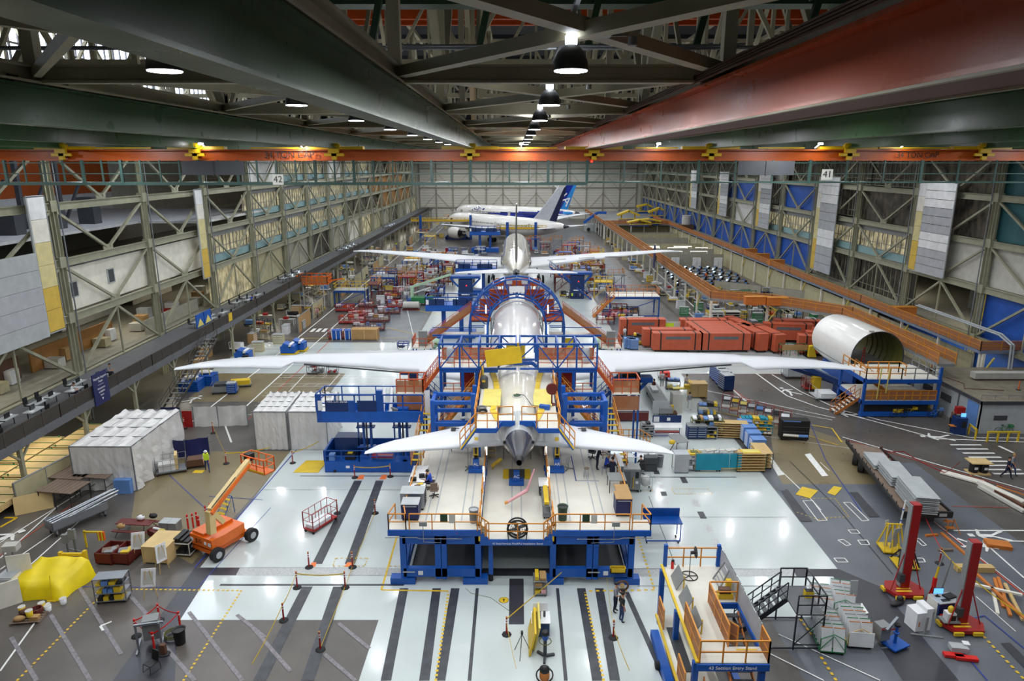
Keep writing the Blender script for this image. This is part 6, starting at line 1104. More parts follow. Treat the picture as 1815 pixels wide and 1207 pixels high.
for x in (3.0, 5.9):
    lp('mast','blue',MB().box(x-.08,1.1,.95,x+.08,1.4,4.6).box(x+.5,1.1,.95,x+.66,1.4,4.6).box(x-.5,1.2,.95,x-.42,1.5,4.6)); lp('mast_head','blue_deck',MB().box(x-.15,.9,4.2,x+.75,1.5,5.1)); lp('cylinder','dark_metal',MB().cyl((x+.28,1.0,.95),(x+.28,1.0,4.6),.07)); lp('collar','blue',MB().box(x-.55,.95,3.4,x+.9,1.5,3.5).box(x-.55,.95,1.7,x+.9,1.5,1.8))
lp('platform','blue_deck',MB().box(-.3,0,4.3,8.0,2.6,4.4).box(-.3,-.05,4.3,8.0,.03,5.2).box(-.3,2.55,4.3,8.0,2.6,5.0)); lp('side_panel','blue_dark',MB().box(.4,-.06,5.2,2.2,-.02,6.1).box(2.9,-.06,5.2,4.4,-.02,6.1)); lp('end_frame','blue',MB().box(-.3,-.06,4.3,.1,.0,6.6).box(2.2,-.08,5.2,2.7,.0,6.1)); lp('upper_rail','blue',rail(MB(),[(-.3,0,5.2),(4.2,0,5.2)],1.35,.05,1.5)); lp('upper_rail','blue',rail(MB(),[(4.9,0,5.2),(8.0,0,5.2)],1.35,.05,1.5)); lp('upper_rail','blue',rail(MB(),[(-.3,0,5.2),(-.3,2.6,5.0),(8.0,2.6,5.0)],1.4,.04,1.5)); lp('roller','white',MB().cyl((4.75,.5,4.9),(4.75,1.6,6.6),.14)); lp('roller','white',MB().cyl((5.35,.5,4.9),(5.35,1.6,6.6),.14)); lp('centre_mast','blue',MB().box(4.4,.0,4.3,4.85,.3,6.9)); lp('base_wheel','rubber',MB().cyl((.8,-.02,.15),(.8,.1,.15),.13)); lp('notice','white',MB().box(-.15,-.08,5.3,.2,-.065,6.1).box(1.7,-.02,.4,2.0,-.005,.6)); text('MAX. CAP. 500 LB', .2, 'white', bt, (1.35,-.07,6.0))
cabinet('small grey drawer cabinet on the upper deck of the tall blue lift', (-11.6,50.6), .9, .5, 1.0, 'grey', 0, 4, 1, z=4.4, px=False, top='blue_light', wh=False); K('engine_part','grey machine part on the upper deck of the tall blue lift','machine',(-9.8,50.7),0,[('body','grey',('c',(0,0,0),(0,0,.6),.2),('cb',(.3,0,.7),.6,.25,.25,0,0,.4)),('pad','cardboard',('b',-.3,-.2,0,-.05,.2,.4))],z=4.4,px=False); K('ladder','white step ladder at the right end of the tall blue lift','ladder',(-6.9,51.2),0,[('frame','white',('b',-.2,-.05,0,.2,.05,2.1)),('seat','yellow',('e',(.9,0,.5),.3,.2,.15))],z=4.4,px=False)
K('wing_jack','dark blue wing jack tower under the left wing root','jack',(-10.3,66),0,[('arm','blue',('b',-1.2,-.6,3.3,2.6,.6,3.8)),('tower','blue_dark',('b',-.4,-.5,0,.5,.5,3.3)),('head','black',('c',(.5,0,3.8),(.5,0,4.4),.25)),('tray','blue',('b',-1.2,-.7,3.8,1.0,.6,4.0)),('foot','blue',('b',-1.2,-1,0,1.4,1,.3))],px=False)
K('wing_jack','dark blue wing jack stand under the right wing root','jack',(11,64.5),0,[('arm','blue',('b',-1.2,-.6,3.0,2.6,.6,3.5)),('tower','blue_dark',('b',-1.0,-.5,.3,.2,.5,3.0)),('strut','blue',('r',(.2,0,.8),(2.2,0,3.0),.3)),('head','black',('b',-.3,-.3,3.5,1.4,.3,3.9)),('foot','blue',('b',-1.4,-1,0,1.4,1,.3)),('label_plate','screen',('b',-.3,-.55,1.5,-.2,-.5,1.6))],px=False)
# ---------------------------------------------------------------- on the cream deck
Z = DK
desk('left desk on the cream deck beneath the orange side railing', (743,858), 1.0, 2.4, 0, Z); desk('near left desk on the cream deck behind the navy cabinet', (738,888), 1.0, 1.8, 0, Z)
t_ = cabinet('navy tool chest on the near left corner of the cream deck', (729,917), 1.0, .9, 1.05, 'navy', 0, 1, 1, z=Z); cabinet('steel drawer cabinet behind the navy tool chest on the left of the deck', (733,898), 1.0, 1.4, 1.1, 'alu', 90, 6, 2, z=Z, face='black')
for i, (x, y, m_) in enumerate(((733,852,'black'),(748,846,'black'),(740,866,'brown'),(745,858,'yellow'))):
    K('desk_item', ['black phone on the left deck desk','black monitor back on the left deck desk','brown box on the left deck desk','yellow folder on the left deck desk'][i], 'office item', (x, y), 10*i, [('body', m_, ('b',-.18,-.12,0,.18,.12,.22 if i != 3 else .03)), ('trim', 'grey', ('b',-.19,-.13,0,.19,.13,.015))], z=Z+.77)
person('person in blue shirt seated at the left deck desk', (765,868), -95, 'sit', 'cloth_blue', 'cloth_navy', z=Z); chair('dark chair under the seated person at the left deck desk', (764,866), 85, Z, 'black'); chair('empty brown office chair on the left of the cream deck', (770,880), 185, Z, 'wood_old')
bin_('grey trash can with silver lid at the front left of the cream deck', (840,925), Z, 'grey', .28, .8, 'grey_light'); bin_('dark green trash can at the front right of the cream deck', (997,921), Z, 'green_dark', .3, .85)
K('drum_fan','large black drum fan at the front of the centre channel','fan',(917,955),0,[('ring','black',('t',[(.55*math.cos(2*PI*i/24),0,.62+.55*math.sin(2*PI*i/24)) for i in range(24)],.06,6,True),('t',[(.55*math.cos(2*PI*i/24),.3,.62+.55*math.sin(2*PI*i/24)) for i in range(24)],.05,6,True)),('grille','grey_dark',*[('t',[(r*math.cos(2*PI*i/16),-.05,.62+r*math.sin(2*PI*i/16)) for i in range(16)],.012,4,True) for r in (.15,.3,.42)],*[('r',(0,-.05,.62),(.55*math.cos(2*PI*i/12),-.05,.62+.55*math.sin(2*PI*i/12)),.014) for i in range(12)]),('blade','grey',*[('cb',(.25*math.cos(a),.12,.62+.25*math.sin(a)),.42,.03,.2,0,0,-a) for a in (.4,1.97,3.54,5.11)]),('stand','black',('t',[(-.5,-.2,.03),(-.6,.1,.6),(-.5,.4,.03)],.03),('t',[(.5,-.2,.03),(.6,.1,.6),(.5,.4,.03)],.03))],z=Z-.6)
K('rolling_stairs','cream rolling step ladder with green top left of the tail cone','step ladder',(872,812),0,[('frame','cream',('t',[(-.3,-.4,0),(-.3,.4,1.5),(.3,.4,1.5),(.3,-.4,0)],.03),('t',[(-.3,.5,0),(-.3,.4,1.5)],.03),('t',[(.3,.5,0),(.3,.4,1.5)],.03)),('step','wood',*[('b',-.3,-.35+.18*i,.3*(i+1),.3,-.15+.18*i,.3*(i+1)+.03) for i in range(4)]),('top','green',('b',-.25,.2,1.52,.25,.5,1.6))],z=Z-.6)
K('yellow_rack','yellow folding rest lying left of the tail cone','rest',(880,829),25,[('frame','yellow',('cb',(0,0,.4),.9,.35,.05,0,0,-.5),('r',(-.4,-.15,0),(-.1,-.15,.45),.04),('r',(.35,.15,0),(.2,.15,.5),.04))],z=Z-.6)
shelf('row of steel shelves with yellow bins right of the centre channel', (968,903), .5, 2.4, .9, 2, 'grey', 'alu', 0, ['yellow','white','red','grey'], z=Z-.6, top=True); cabinet('grey tool box with papers on the centre channel edge', (963,872), .6, 1.2, .7, 'grey_dark', 0, 2, 1, z=Z-.6, top='white')
K('tool_stand','small grey wheeled stand right of the AR jack','stand',(1007,832),0,[('base','grey',*[('r',(0,0,.1),(.4*math.cos(a),.4*math.sin(a),.06),.06) for a in (0,2.1,4.2)]),('plate','grey_light',('cb',(0,0,.7),.35,.05,.4,.6)),('post','grey',('c',(0,0,.1),(0,0,.7),.03))],z=Z); K('tool_stand','small grey wheeled stand left of the AL jack','stand',(830,832),0,[('base','grey',*[('r',(0,0,.1),(.4*math.cos(a),.4*math.sin(a),.06),.06) for a in (0,2.1,4.2)]),('post','grey',('c',(0,0,.1),(0,0,1.7),.03))],z=Z)
K('yellow_cover','yellow padded tray table under the left tailplane','table',(820,800),0,[('top','yellow',('b',-.9,-.35,1.1,.9,.35,1.25)),('leg','grey',('r',(.8,0,0),(.8,0,1.1),.05),('r',(-.8,0,0),(-.8,0,1.1),.05))],z=Z)
K('stool','round metal stool on the right of the cream deck','stool',(1039,847),0,[('seat','wood_old',('l',[(.18,.68),(.18,.72)],14)),('leg','alu',*[('r',(.13*math.cos(a),.13*math.sin(a),.68),(.22*math.cos(a),.22*math.sin(a),0),.025) for a in (.8,2.4,3.9,5.5)]),('ring','alu',('t',[(.19*math.cos(2*PI*i/12),.19*math.sin(2*PI*i/12),.25) for i in range(12)],.012,5,True))],z=Z)
for lab, x, y, rz_, sh, hr, po in (('person in navy shirt leaning over the right deck desk, farthest of three', 1058,832,-100,'cloth_navy','hair_dark','lean'),('grey-haired person in bright blue shirt seated at the right deck desk',1072,838,-120,'cloth_blue','hair_grey','sit'),('person in black shirt seated with back to camera at the right deck desk',1085,847,-170,'cloth_navy','hair_dark','sit')): person(lab, (x, y), -rz_ if False else (-rz_+0 if 0 else -rz_-0)*1.0 if 0 else (90 if x < 1080 else 172), po, sh, 'cloth_navy', hr, z=Z)
K('stool','metal stool under the grey-haired person','stool',(1071,841),0,[('seat','alu',('l',[(.2,.48),(.2,.52)],14)),('leg','alu',*[('r',(.13*math.cos(a),.13*math.sin(a),.48),(.24*math.cos(a),.24*math.sin(a),0),.025) for a in (.8,2.4,3.9,5.5)])],z=Z); K('stool','dark stool under the person with back to camera','stool',(1085,850),0,[('seat','black',('l',[(.2,.48),(.2,.52)],14)),('leg','black',*[('r',(.13*math.cos(a),.13*math.sin(a),.48),(.24*math.cos(a),.24*math.sin(a),0),.025) for a in (.8,2.4,3.9,5.5)])],z=Z)
chair('black mesh office chair on the far right of the cream deck', (1050,812), 160, Z)
desk('right deck desk with glowing computer screen', (1091,832), .8, 2.2, 0, Z); d_ = P(1088,826,Z); monitor('glowing computer screen on the right deck desk', (d_.x, d_.y), 0, Z+.76); desk('far right deck desk with printer', (1077,805), 1.0, 1.6, 0, Z, 'grey_light')
K('desk_item','grey printer on the far right deck desk','printer',(1083,800),0,[('body','grey_dark',('b',-.25,-.2,0,.25,.2,.25)),('paper','white',('b',-.15,-.15,.25,.15,.1,.27))],z=Z+.77)
K('side_table','grey table right of the seated group on the deck edge','table',(1092,867),0,[('top','grey',('b',-.55,-.6,.85,.55,.6,.9)),('leg','black',*[('r',(x,y,0),(x,y,.85),.04) for x in (-.5,.5) for y in (-.55,.55)])],z=Z)
cabinet('navy cabinet with cardboard and papers at the front right of the deck', (1103,909), .95, 1.0, 1.15, 'navy', 0, 1, 1, z=Z, top='cardboard'); cabinet('steel drawer cabinet behind the navy cabinet at front right of the deck', (1101,895), 1.0, .8, 1.1, 'alu', -90, 5, 1, z=Z, top='cardboard')
# floor right of the platform
K('test_cabinet','tall grey steel machine cabinet beside the right deck edge','cabinet',(1117,868),0,[('body','grey',('b',-.65,-.5,.25,.65,.6,1.9)),('door','grey_mid',('b',-.6,-.53,.5,-.1,-.5,1.75)),('window','black',('b',.25,-.53,1.2,.5,-.5,1.7)),('badge','white',('b',.28,-.53,.75,.48,-.5,.95)),('hanging_tool','yellow',('r',(.1,-.56,1.3),(.1,-.56,.4),.06))]+wheels(1.2,1.0,.13)); K('laundry_cart','grey wire cart with white sack beside the steel machine cabinet','cart',(1143,868),0,[('frame','grey_light',('t',[(-.45,-.4,.2),(.45,-.4,.2),(.45,.4,.2),(-.45,.4,.2),(-.45,-.4,.2)],.02),('t',[(-.45,-.4,1.2),(.45,-.4,1.2),(.45,.4,1.2),(-.45,.4,1.2),(-.45,-.4,1.2)],.02),*[('r',(x,y,.2),(x,y,1.2),.035) for x in (-.45,.45) for y in (-.4,.4)]),('sack','white_matt',('e',(0,0,.75),.4,.35,.45))]+wheels(.9,.8))
K('floor_cabinet','dark grey cabinet under the right wing tip of the tailplane','cabinet',(1152,833),0,[('body','grey_dark',('b',-.5,-.35,0,.5,.35,1.2)),('shelf_line','black',('b',-.45,-.37,.6,.45,-.35,.64))]); bin_('galvanised trash can on a dolly near the right tailplane tip', (1169,827), .0, 'galv', .3, .95)
desk('row of computer desks behind the right deck railing', (1125,822), 3.4, .8, 0, 0); dk_ = on((1125,822))
for k, (x, lab) in enumerate(((1106,'left'),(1124,'middle'),(1139,'right'))): monitor('glowing computer screen, %s of three behind the right deck railing' % lab, (dk_[0]-1.1+1.1*k, dk_[1]+.1), 0, .76)
person('person in brown shirt at the left of the three computer screens', (1107,836), 180, 'sit', 'brown', 'cloth_navy'); person('person in black seated at the right of the three computer screens', (1136,838), 180, 'sit', 'black', 'cloth_grey')
chair('black chair of the person in brown shirt', (1107,838), 180, 0); chair('black chair of the person in black at the screens', (1136,840), 180, 0)
K('wheeled_table','blue wheeled work table at the right front corner of the big stand','table',(1172,958),0,[('top','blue',('b',-1.2,-.5,1.45,1.2,.5,1.52)),('skirt','blue',('b',-1.2,.45,1.45,1.2,.5,2.1)),('frame','blue',('t',[(-1.1,-.45,.2),(-1.1,-.45,1.45)],.035),('t',[(1.1,-.45,.2),(1.1,-.45,1.45)],.035),('t',[(-1.1,.45,.2),(-1.1,.45,1.45)],.035),('t',[(1.1,.45,.2),(1.1,.45,1.45)],.035),('r',(-1.1,-.45,.25),(1.1,-.45,.25),.07))]+wheels(2.2,.9,.1))
# ================================================================ FOREGROUND CENTRE
shelf('small grey cart with yellow tool bags in front of the big blue stand', (957,1050), .75, .9, 1.0, 3, 'grey', 'grey', 0, ['yellow','black','cardboard','pink'], 'cart', top=True)
K('workbench','dark blue rolling workbench with white top in the centre foreground','workbench',(958,1122),0,[('body','blue_dark',('b',-.45,-.4,.12,.45,.5,.9)),('top','white',('b',-.5,-.45,.9,.5,.55,.94)),('vise','grey_dark',('b',-.2,-.1,.94,.0,.2,1.2),('c',(.2,.1,.94),(.2,.1,1.25),.06)),('box','yellow',('b',-.4,.2,.94,-.05,.5,1.15)),('paper','white',('cb',(0,.55,1.15),.8,.02,.5,0,-.2))]+wheels(.9,.9))
for k, (x, l) in enumerate(((943,'left'),(950,'right'))): K('yellow_board','long yellow panel leaning on the blue workbench, %s one of two'%l,'panel',(x,1140-10*k),0,[('panel','yellow_pale' if k else 'yellow',('cb',(0,0,.72),.1,2.1,1.35,0,0,.22))])
K('camera_tripod','thin black tripod on the white floor','tripod',(925,1160),0,[('leg','black',*[('c',(0,0,1.2),(.5*math.cos(a),.5*math.sin(a),0),.018) for a in (.3,2.4,4.5)]),('head','black',('b',-.06,-.06,1.2,.06,.06,1.36))])
K('floor_polisher','dark stand machine with blue cap beside the tripod','machine',(966,1165),0,[('base','grey_dark',*[('r',(0,0,.1),(.5*math.cos(a),.5*math.sin(a),.06),.12) for a in (0.3,2.4,4.6)]),('post','dark_metal',('c',(0,0,.1),(0,0,1.1),.09)),('cap','blue_deck',('c',(0,0,1.1),(0,0,1.3),.16)),('head','black',('e',(0,0,1.42),.2,.2,.16)),('cable','olive',('t',[(.3*math.cos(2*PI*i/12),.3*math.sin(2*PI*i/12),.95) for i in range(12)],.025,5,True))])
K('shop_vacuum','orange and black shop vacuum at the bottom centre edge','vacuum',(965,1203),0,[('tank','wood_orange',('l',[(.2,0),(.24,.1),(.24,.42),(.22,.46)],14)),('head','black',('l',[(.24,.46),(.24,.6),(.1,.72)],14)),('hose','black',('t',[(.4*math.cos(2*PI*i/14),-.1+.1*math.sin(2*PI*i/14),.3+.35*math.sin(2*PI*i/14)) for i in range(14)],.035,6,True))])
K('floor_sign','round yellow and black floor sign by the dark floor strip','sign',(893,1064),0,[('disc','yellow',('l',[(.27,0),(.27,.012)],24)),('rim','black',('t',[(.27*math.cos(2*PI*i/24),.27*math.sin(2*PI*i/24),.012) for i in range(24)],.012,5,True)),('pictogram','black',('b',-.03,-.14,.012,.03,.14,.016),('b',-.1,.08,.012,.1,.12,.016))])
person('person in grey shirt and cap, left of two people by the big blue stand', (1090,1084), 60, 'hold', 'cloth_grey', 'cloth_navy', 'black', h=1.8); person('person in black jacket and jeans, right of two people by the big blue stand', (1101,1102), 110, 'stand', 'black', 'jeans', 'hair_dark', h=1.8)
K('cable_wheel','brown round cable wheel standing behind the two people','wheel',(1103,1052),0,[('rim','brown',('t',[(.33*math.cos(2*PI*i/18),.1,.45+.3*math.sin(2*PI*i/18)) for i in range(18)],.06,6,True)),('hub','wood',('c',(0,.05,.45),(0,.2,.45),.14)),('stand','black',('b',-.15,0,0,.15,.2,.2))])
tag(MB().tube([P(*q)+Vector((0,0,.02)) for q in ((825,1043),(835,1052),(870,1060),(905,1085))], .012).build('floor_cable','olive'), 'thin cable on the white floor left of the centre', 'cable')
# ---- 43 section entry stand
es = thing('entry_stand', 'blue entry stand with cream deck and orange gates at lower right centre', 'work stand', (9.2, 24.4, 0))
def ep(n, m, mb): return mb.build(n, m, es)
ZD = 3.6
ep('deck','deck_white',MB().box(-1.45,0,ZD-.08,1.5,1.0,ZD).box(-1.45,1.0,ZD-.08,.15,7.2,ZD).box(.15,4.1,ZD-.08,1.5,7.2,ZD)); ep('edge_beam','blue_deck',MB().box(-1.5,-.08,ZD-.36,1.55,0,ZD-.04).box(.15,4.0,ZD-.3,1.5,4.1,ZD-.02).box(1.45,0,ZD-.3,1.53,7.2,ZD-.05)); ep('yellow_edge','yellow',MB().box(-1.55,0,ZD-.04,-1.43,7.2,ZD+.06)); ep('yellow_edge','yellow',MB().box(-2.1,-.6,1.9,-2.0,5.4,2.0)); ep('lower_deck','cream',MB().box(-2.0,-.6,1.85,-.2,5.4,1.92)); ep('step_grate','grey_dark',MB().box(-1.75,1.4,1.93,-1.2,4.4,1.97)); ep('base_beam','blue_deck',MB().box(-2.1,-1.5,.05,-1.7,6.2,.45).box(1.2,-1.5,.05,1.5,7.2,.35)); ep('end_wheel','rubber',MB().cyl((-2.3,3.9,.2),(-2.1,3.9,.2),.2))
for x, y in ((-1.5,.2),(-1.5,6.9),(1.35,.2),(1.35,6.9),(-1.5,3.6)): ep('leg','blue_deck',MB().box(x-.12,y-.12,.3,x+.12,y+.12,ZD-.1))
for x in (-1.35, 1.4): ep('corner_post','blue_deck',MB().box(x-.08,7.05,ZD,x+.1,7.2,ZD+1.25))
for nm, pts in (('front',[(-1.4,0,ZD),(1.5,0,ZD)]),('back',[(-1.3,7.1,ZD),(1.4,7.1,ZD)]),('a',[(-1.4,.1,ZD),(-1.4,2.6,ZD)]),('b',[(.1,1.0,ZD),(.1,4.1,ZD)]),('c',[(.15,4.15,ZD),(1.45,4.15,ZD)]),('d',[(1.5,0,ZD),(1.5,1.0,ZD)]),('e',[(.5,1.05,ZD-.1),(.5,3.2,ZD-1.2)]),('f',[(-1.95,4.2,2.0),(-1.95,5.3,2.0)]),('g',[(-1.95,0,2.0),(-1.95,1.2,2.0)])):
    ep('railing','orange',rail(MB(), pts, 1.07, .03, 1.0)); 
    if nm in 'abdefg': p_, q_ = map(Vector, pts); ep('mesh_panel','mesh_orange',MB().slab([p_, q_, q_+Vector((0,0,1)), p_+Vector((0,0,1))], .015))
ep('grey_panel','mesh_grey',MB().box(1.5,1.0,ZD,1.54,7.1,ZD+1.05)); ep('top_rail','chrome',MB().tube([(1.52,1.0,ZD+1.1),(1.52,7.1,ZD+1.1)],.03)); mb = MB(); stairs(mb,(.85,-2.4,0),(.85,3.6,ZD-.2),1.0,14,'grey_dark','wood_orange',False); ep('stair',None,mb); mb = MB(); stairs(mb,(-.6,-1.6,0),(-.6,0,1.9),1.1,7,'cream','wood_orange',True); ep('lower_stair',None,mb)
for y in (5.6,3.9,2.3): ep('folding_flap','grey',MB().cb((-1.05,y,ZD+.35),.04,1.2,.75,0,0,.5)); ep('flap_post','yellow',MB().bar((-.85,y-.5,ZD),(-.85,y-.5,ZD+.75),.06))
ep('hazard_strip','line_yellow',MB().box(.4,.75,ZD,1.3,.85,ZD+.01)); text('43 Section Entry Stand', .22, 'white', es, (0,-.09,ZD-.2))
K('pedestal_fan','black pedestal fan with round base on the entry stand','fan',(8.9,30.6),0,[('base','black',('t',[(.42*math.cos(2*PI*i/20),.42*math.sin(2*PI*i/20),.03) for i in range(20)],.025,5,True),*[('r',(0,0,.03),(.42*math.cos(a),.42*math.sin(a),.03),.03) for a in [2*PI*i/5 for i in range(5)]]),('pole','black',('c',(0,0,0),(0,0,1.35),.02)),('head','black',('c',(.0,.0,1.35),(.25,0,1.38),.09),('t',[(.25,.28*math.cos(2*PI*i/16),1.38+.28*math.sin(2*PI*i/16)) for i in range(16)],.02,5,True)),('grille','grey_dark',('c',(.22,0,1.38),(.24,0,1.38),.27))],z=ZD,px=False)
K('step_ladder','folded aluminium ladder leaning on the right side of the entry stand','ladder',(10.35,29.9),0,[('frame','alu',('r',(-.3,-.5,0),(.2,-.3,1.0),.06),('r',(-.3,.5,0),(.2,.4,1.0),.06),*[('r',(-.25+.1*i,-.48+.03*i,.1+.2*i),(-.25+.1*i,.48-.02*i,.1+.2*i),.04) for i in range(5)]),('cap','yellow',('b',.0,-.7,0,.25,-.5,.7))],z=ZD,px=False); K('tool_basket','yellow tool basket behind the inner gate of the entry stand','basket',(10.2,28.9),0,[('basket','yellow',('b',-.35,-.2,0,.35,.2,.25)),('tools','brown',('b',-.3,-.15,.25,.25,.15,.5))],z=ZD,px=False); K('fire_extinguisher','red fire extinguisher at the rear rail of the entry stand','extinguisher',(8.2,31.3),0,[('bottle','red_bright',('c',(0,0,0),(0,0,.4),.08)),('nozzle','black',('b',-.05,-.05,.4,.08,.05,.5))],z=ZD,px=False)
# ================================================================ FOREGROUND RIGHT
t = thing('maintenance_platform','dark grey metal rolling stair platform at right foreground','work platform',P(1395,1128)); 
def mp_(n, m, mb): return mb.build(n, m, t)
mp_('deck','grey_mid',MB().box(-.1,-1.0,2.0,1.3,1.4,2.08)); mp_('railing','dark_metal',rail(MB(),[(-.1,-1.0,2.08),(1.3,-1.0,2.08),(1.3,1.4,2.08)],1.05,.03,.7)); mp_('railing','dark_metal',rail(MB(),[(-.1,1.4,2.08),(1.3,1.4,2.08)],1.05,.03,.7))
for x in (-.1,1.3):
    for y in (-1.0,1.4): mp_('leg','dark_metal',MB().bar((x,y,0),(x,y,2.0),.07))
mp_('frame','dark_metal',MB().bar((-.1,-1,.3),(1.3,-1,.3),.06).bar((-2.3,-1,.1),(1.3,-1,.1),.06).bar((-2.3,1.4,.1),(1.3,1.4,.1),.06).bar((-.1,-1,.3),(1.3,-1,1.9),.04).bar((1.3,-1,.2),(1.3,1.4,.2),.05)); mb = MB(); stairs(mb,(-2.4,.8,0),(-.1,.8,2.0),1.0,8,'grey_mid','dark_metal',True,'x'); mp_('stair',None,mb)
K('battery_box','yellow box on the dark grey stair platform','box',on((1425,1118)),0,[('box','yellow',('b',-.22,-.15,0,.22,.15,.35)),('lid','black',('b',-.2,-.13,.35,.2,.13,.38))],z=2.08,px=False)
def panel_cart(label, p, m, rz, n=6, sc=1.0, papers=False):
    parts = [('base',m,('b',-.6,-.9,.15,.6,.9,.22)),('end_frame',m,('t',[(-.6,-.9,.22),(-.6,-.9,.9),(0,-.9,1.2),(.6,-.9,.9),(.6,-.9,.22)],.025),('r',(-.6,-.9,.3),(0,-.9,1.1),.03),('r',(.6,-.9,.3),(0,-.9,1.1),.03))]+wheels(1.2,1.8,.08)
    for i in range(n):
        y = -.75+1.55*i/(n-1)
        for x in (-.3,.3): parts.append(('door_panel','white',('cb',(x,y,.8),.52,.04,1.2,0,-.22))); parts.append(('panel_edge','wood_orange' if i%3 == 0 else 'green' if i%3 == 1 else 'alu',('cb',(x,y+.13,1.4),.53,.045,.03,0,-.22)))
    if papers: parts.append(('notice_board','white',('cb',(0,-.97,.62),1.2,.03,.8,0,-.05)))
    return K('panel_cart',label,'cart',p,rz,parts,sc=(sc,)*3)
panel_cart('green-framed cart full of white door panels, front left of the group', (1465,1140), 'green', -8); panel_cart('panel cart with a lettered white notice on its front', (1512,1130), 'wood', -6, papers=True); panel_cart('rear left cart of white door panels beside the dark stair platform', (1452,1085), 'galv', -14, 5, .9); panel_cart('rear right cart of white door panels with a tall grey plank', (1490,1078), 'green', -14, 5, .9)
K('grey_plank','tall grey plank standing among the rear panel carts','plank',(1508,1085),0,[('plank','grey_light',('cb',(0,0,1.0),.4,.05,1.9,0,-.08))])
K('equipment_box','grey electrical box on a tilted frame with red tape beside the panel carts','electrical box',(1560,1140),15,[('box','grey',('b',-.3,-.25,.35,.3,.3,1.15)),('beam','galv',('r',(-.2,-.45,1.15),(.75,-.1,1.45),.12)),('leg','galv',('r',(.7,-.3,0),(.6,-.1,1.4),.09),('r',(-.3,-.4,.05),(.7,-.5,.05),.09)),('tape','red',('r',(-.35,-.3,1.1),(.5,-.35,1.0),.04)),('mesh','wood_orange',('b',-.75,-.1,.2,-.7,.3,1.1))])
K('column_stand','blue square base stand with post at lower right','stand',(1585,1145),25,[('base','blue_deck',('b',-.55,-.45,.12,.55,.45,.2)),('post','blue_deck',('c',(0,0,.2),(0,0,1.2),.07),('e',(0,0,.8),.16,.16,.06)),('cap','black',('c',(0,0,1.2),(0,0,1.3),.14))]+wheels(1.0,.8,.06))
def mast(label, base, top, ztop, rz):
    b = P(*base); tp = P(top[0], top[1], ztop); h = ztop; t = thing('scanner_mast', label, 'mast', b, 0)
    MB().prism([(-.75,-.75),(.75,-.75),(1.1,-.1),(.75,.65),(-.75,.65),(-1.1,0)],.15,.35).build('base','red',t); MB().cb((-.6,-.8,.2),.5,.12,.18).cb((.4,-.8,.2),.5,.12,.18).cb((-1.1,.1,.2),.14,.4,.18).build('bumper','yellow',t); MB().cb((-.2,-.4,.36),.9,.12,.02).cb((-.1,-.15,.36),.8,.1,.02).build('stencil','line_yellow',t)
    c = tp-b; q = Vector((0, .1, 0)); MB().bar(q+Vector((0,0,.35)), q+Vector((0,0,h)), .46, .46).build('column','red',t); MB().bar(q+Vector((-.26,0,.4)), q+Vector((-.26,0,h-.05)), .06, .36).build('guide_strip','grey',t)
    for d in ((-.9,-.3),(.85,-.2),(.5,.6)): MB().tube([(d[0],d[1],.35),q+Vector((0,0,h*.62))],.035).build('brace','red',t)
    MB().box(q.x-.45,q.y-.35,.8,q.x-.15,q.y,1.3).build('motor','grey_dark',t); return t
mast('tall dark red scanner mast on octagonal base, farther of two at right', (1600,1050), (1622,893), 5.6, 0); mast('tall dark red scanner mast on octagonal base, nearer of two at right', (1702,1112), (1725,952), 5.1, 0)
K('mast_column','slimmer red post with yellow sleeve standing between the two scanner masts','post',(1650,1068),0,[('post','red_bright',('r',(0,0,0),(0,0,1.6),.16)),('sleeve','yellow',('c',(.02,0,1.6),(.1,0,2.3),.06)),('tube','grey',('c',(.1,0,2.3),(.22,0,3.0),.05)),('tube','grey',('c',(.6,.2,.6),(.85,.2,2.6),.05)),('brace','red',('r',(-.3,0,.2),(0,0,1.3),.05))])
K('white_crate','tall white box beside the farther scanner mast base','box',(1625,1110),10,[('box','white',('b',-.45,-.4,0,.45,.4,1.1)),('raised_back','white',('b',.1,-.4,1.1,.5,.4,1.3)),('notice','offwhite',('cb',(.6,-.1,1.2),.04,.7,1.0)),('mark','wood_orange',('b',-.3,-.42,.3,-.25,-.4,.6))])
K('computer_cart','blue computer cart behind the white box','cart',(1670,1085),8,[('body','blue_dark',('b',-.6,-.4,.12,.6,.4,.85)),('top','grey_light',('b',-.65,-.45,.85,.65,.45,.9)),('case','black',('cb',(.3,.05,.96),.6,.4,.1,.2)),('keyboard','black',('b',-.35,-.3,.9,.1,-.1,.93))]+wheels(1.1,.8)); d_ = P(1668,1085); monitor('blue glowing computer screen on the blue cart at right', (d_.x-.25, d_.y+.15), 0, .9, 'screen')
K('survey_instrument','white and black instrument with yellow cap on the nearer mast base','instrument',(1680,1112),0,[('pole','grey_dark',('c',(0,0,0),(0,0,.5),.05)),('tray','grey',('b',-.45,-.3,.45,.45,.3,.5)),('body','white',('b',-.25,-.2,.5,.25,.2,.95)),('face','black',('b',-.1,-.22,.55,.2,-.2,.85)),('cap','yellow',('e',(0,0,1.1),.16,.16,.22))]); K('grey_tripod','grey folding stand with wide feet in front of the blue computer cart','stand',(1638,1125),0,[('post','grey',('r',(0,0,0),(.1,.1,1.0),.1)),('foot','grey',('r',(-.7,0,.04),(.8,-.3,.04),.08))]); K('hose_coil','black rubber boots and hose left of the white box','hose',(1590,1072),20,[('coil','black',('e',(0,0,.12),.5,.2,.12),('e',(.3,.1,.25),.18,.18,.2))])
K('small_robot','white and red scanner unit on the floor at the right bottom','instrument',(1695,1160),-10,[('base','red_bright',('b',-.7,-.4,.05,.2,-.1,.2),('b',-.2,-.5,.05,.8,-.2,.2)),('unit','grey_light',('b',-.3,-.1,.2,.5,.35,.45)),('arm','white',('cb',(.5,.3,.5),.3,.3,.05))])
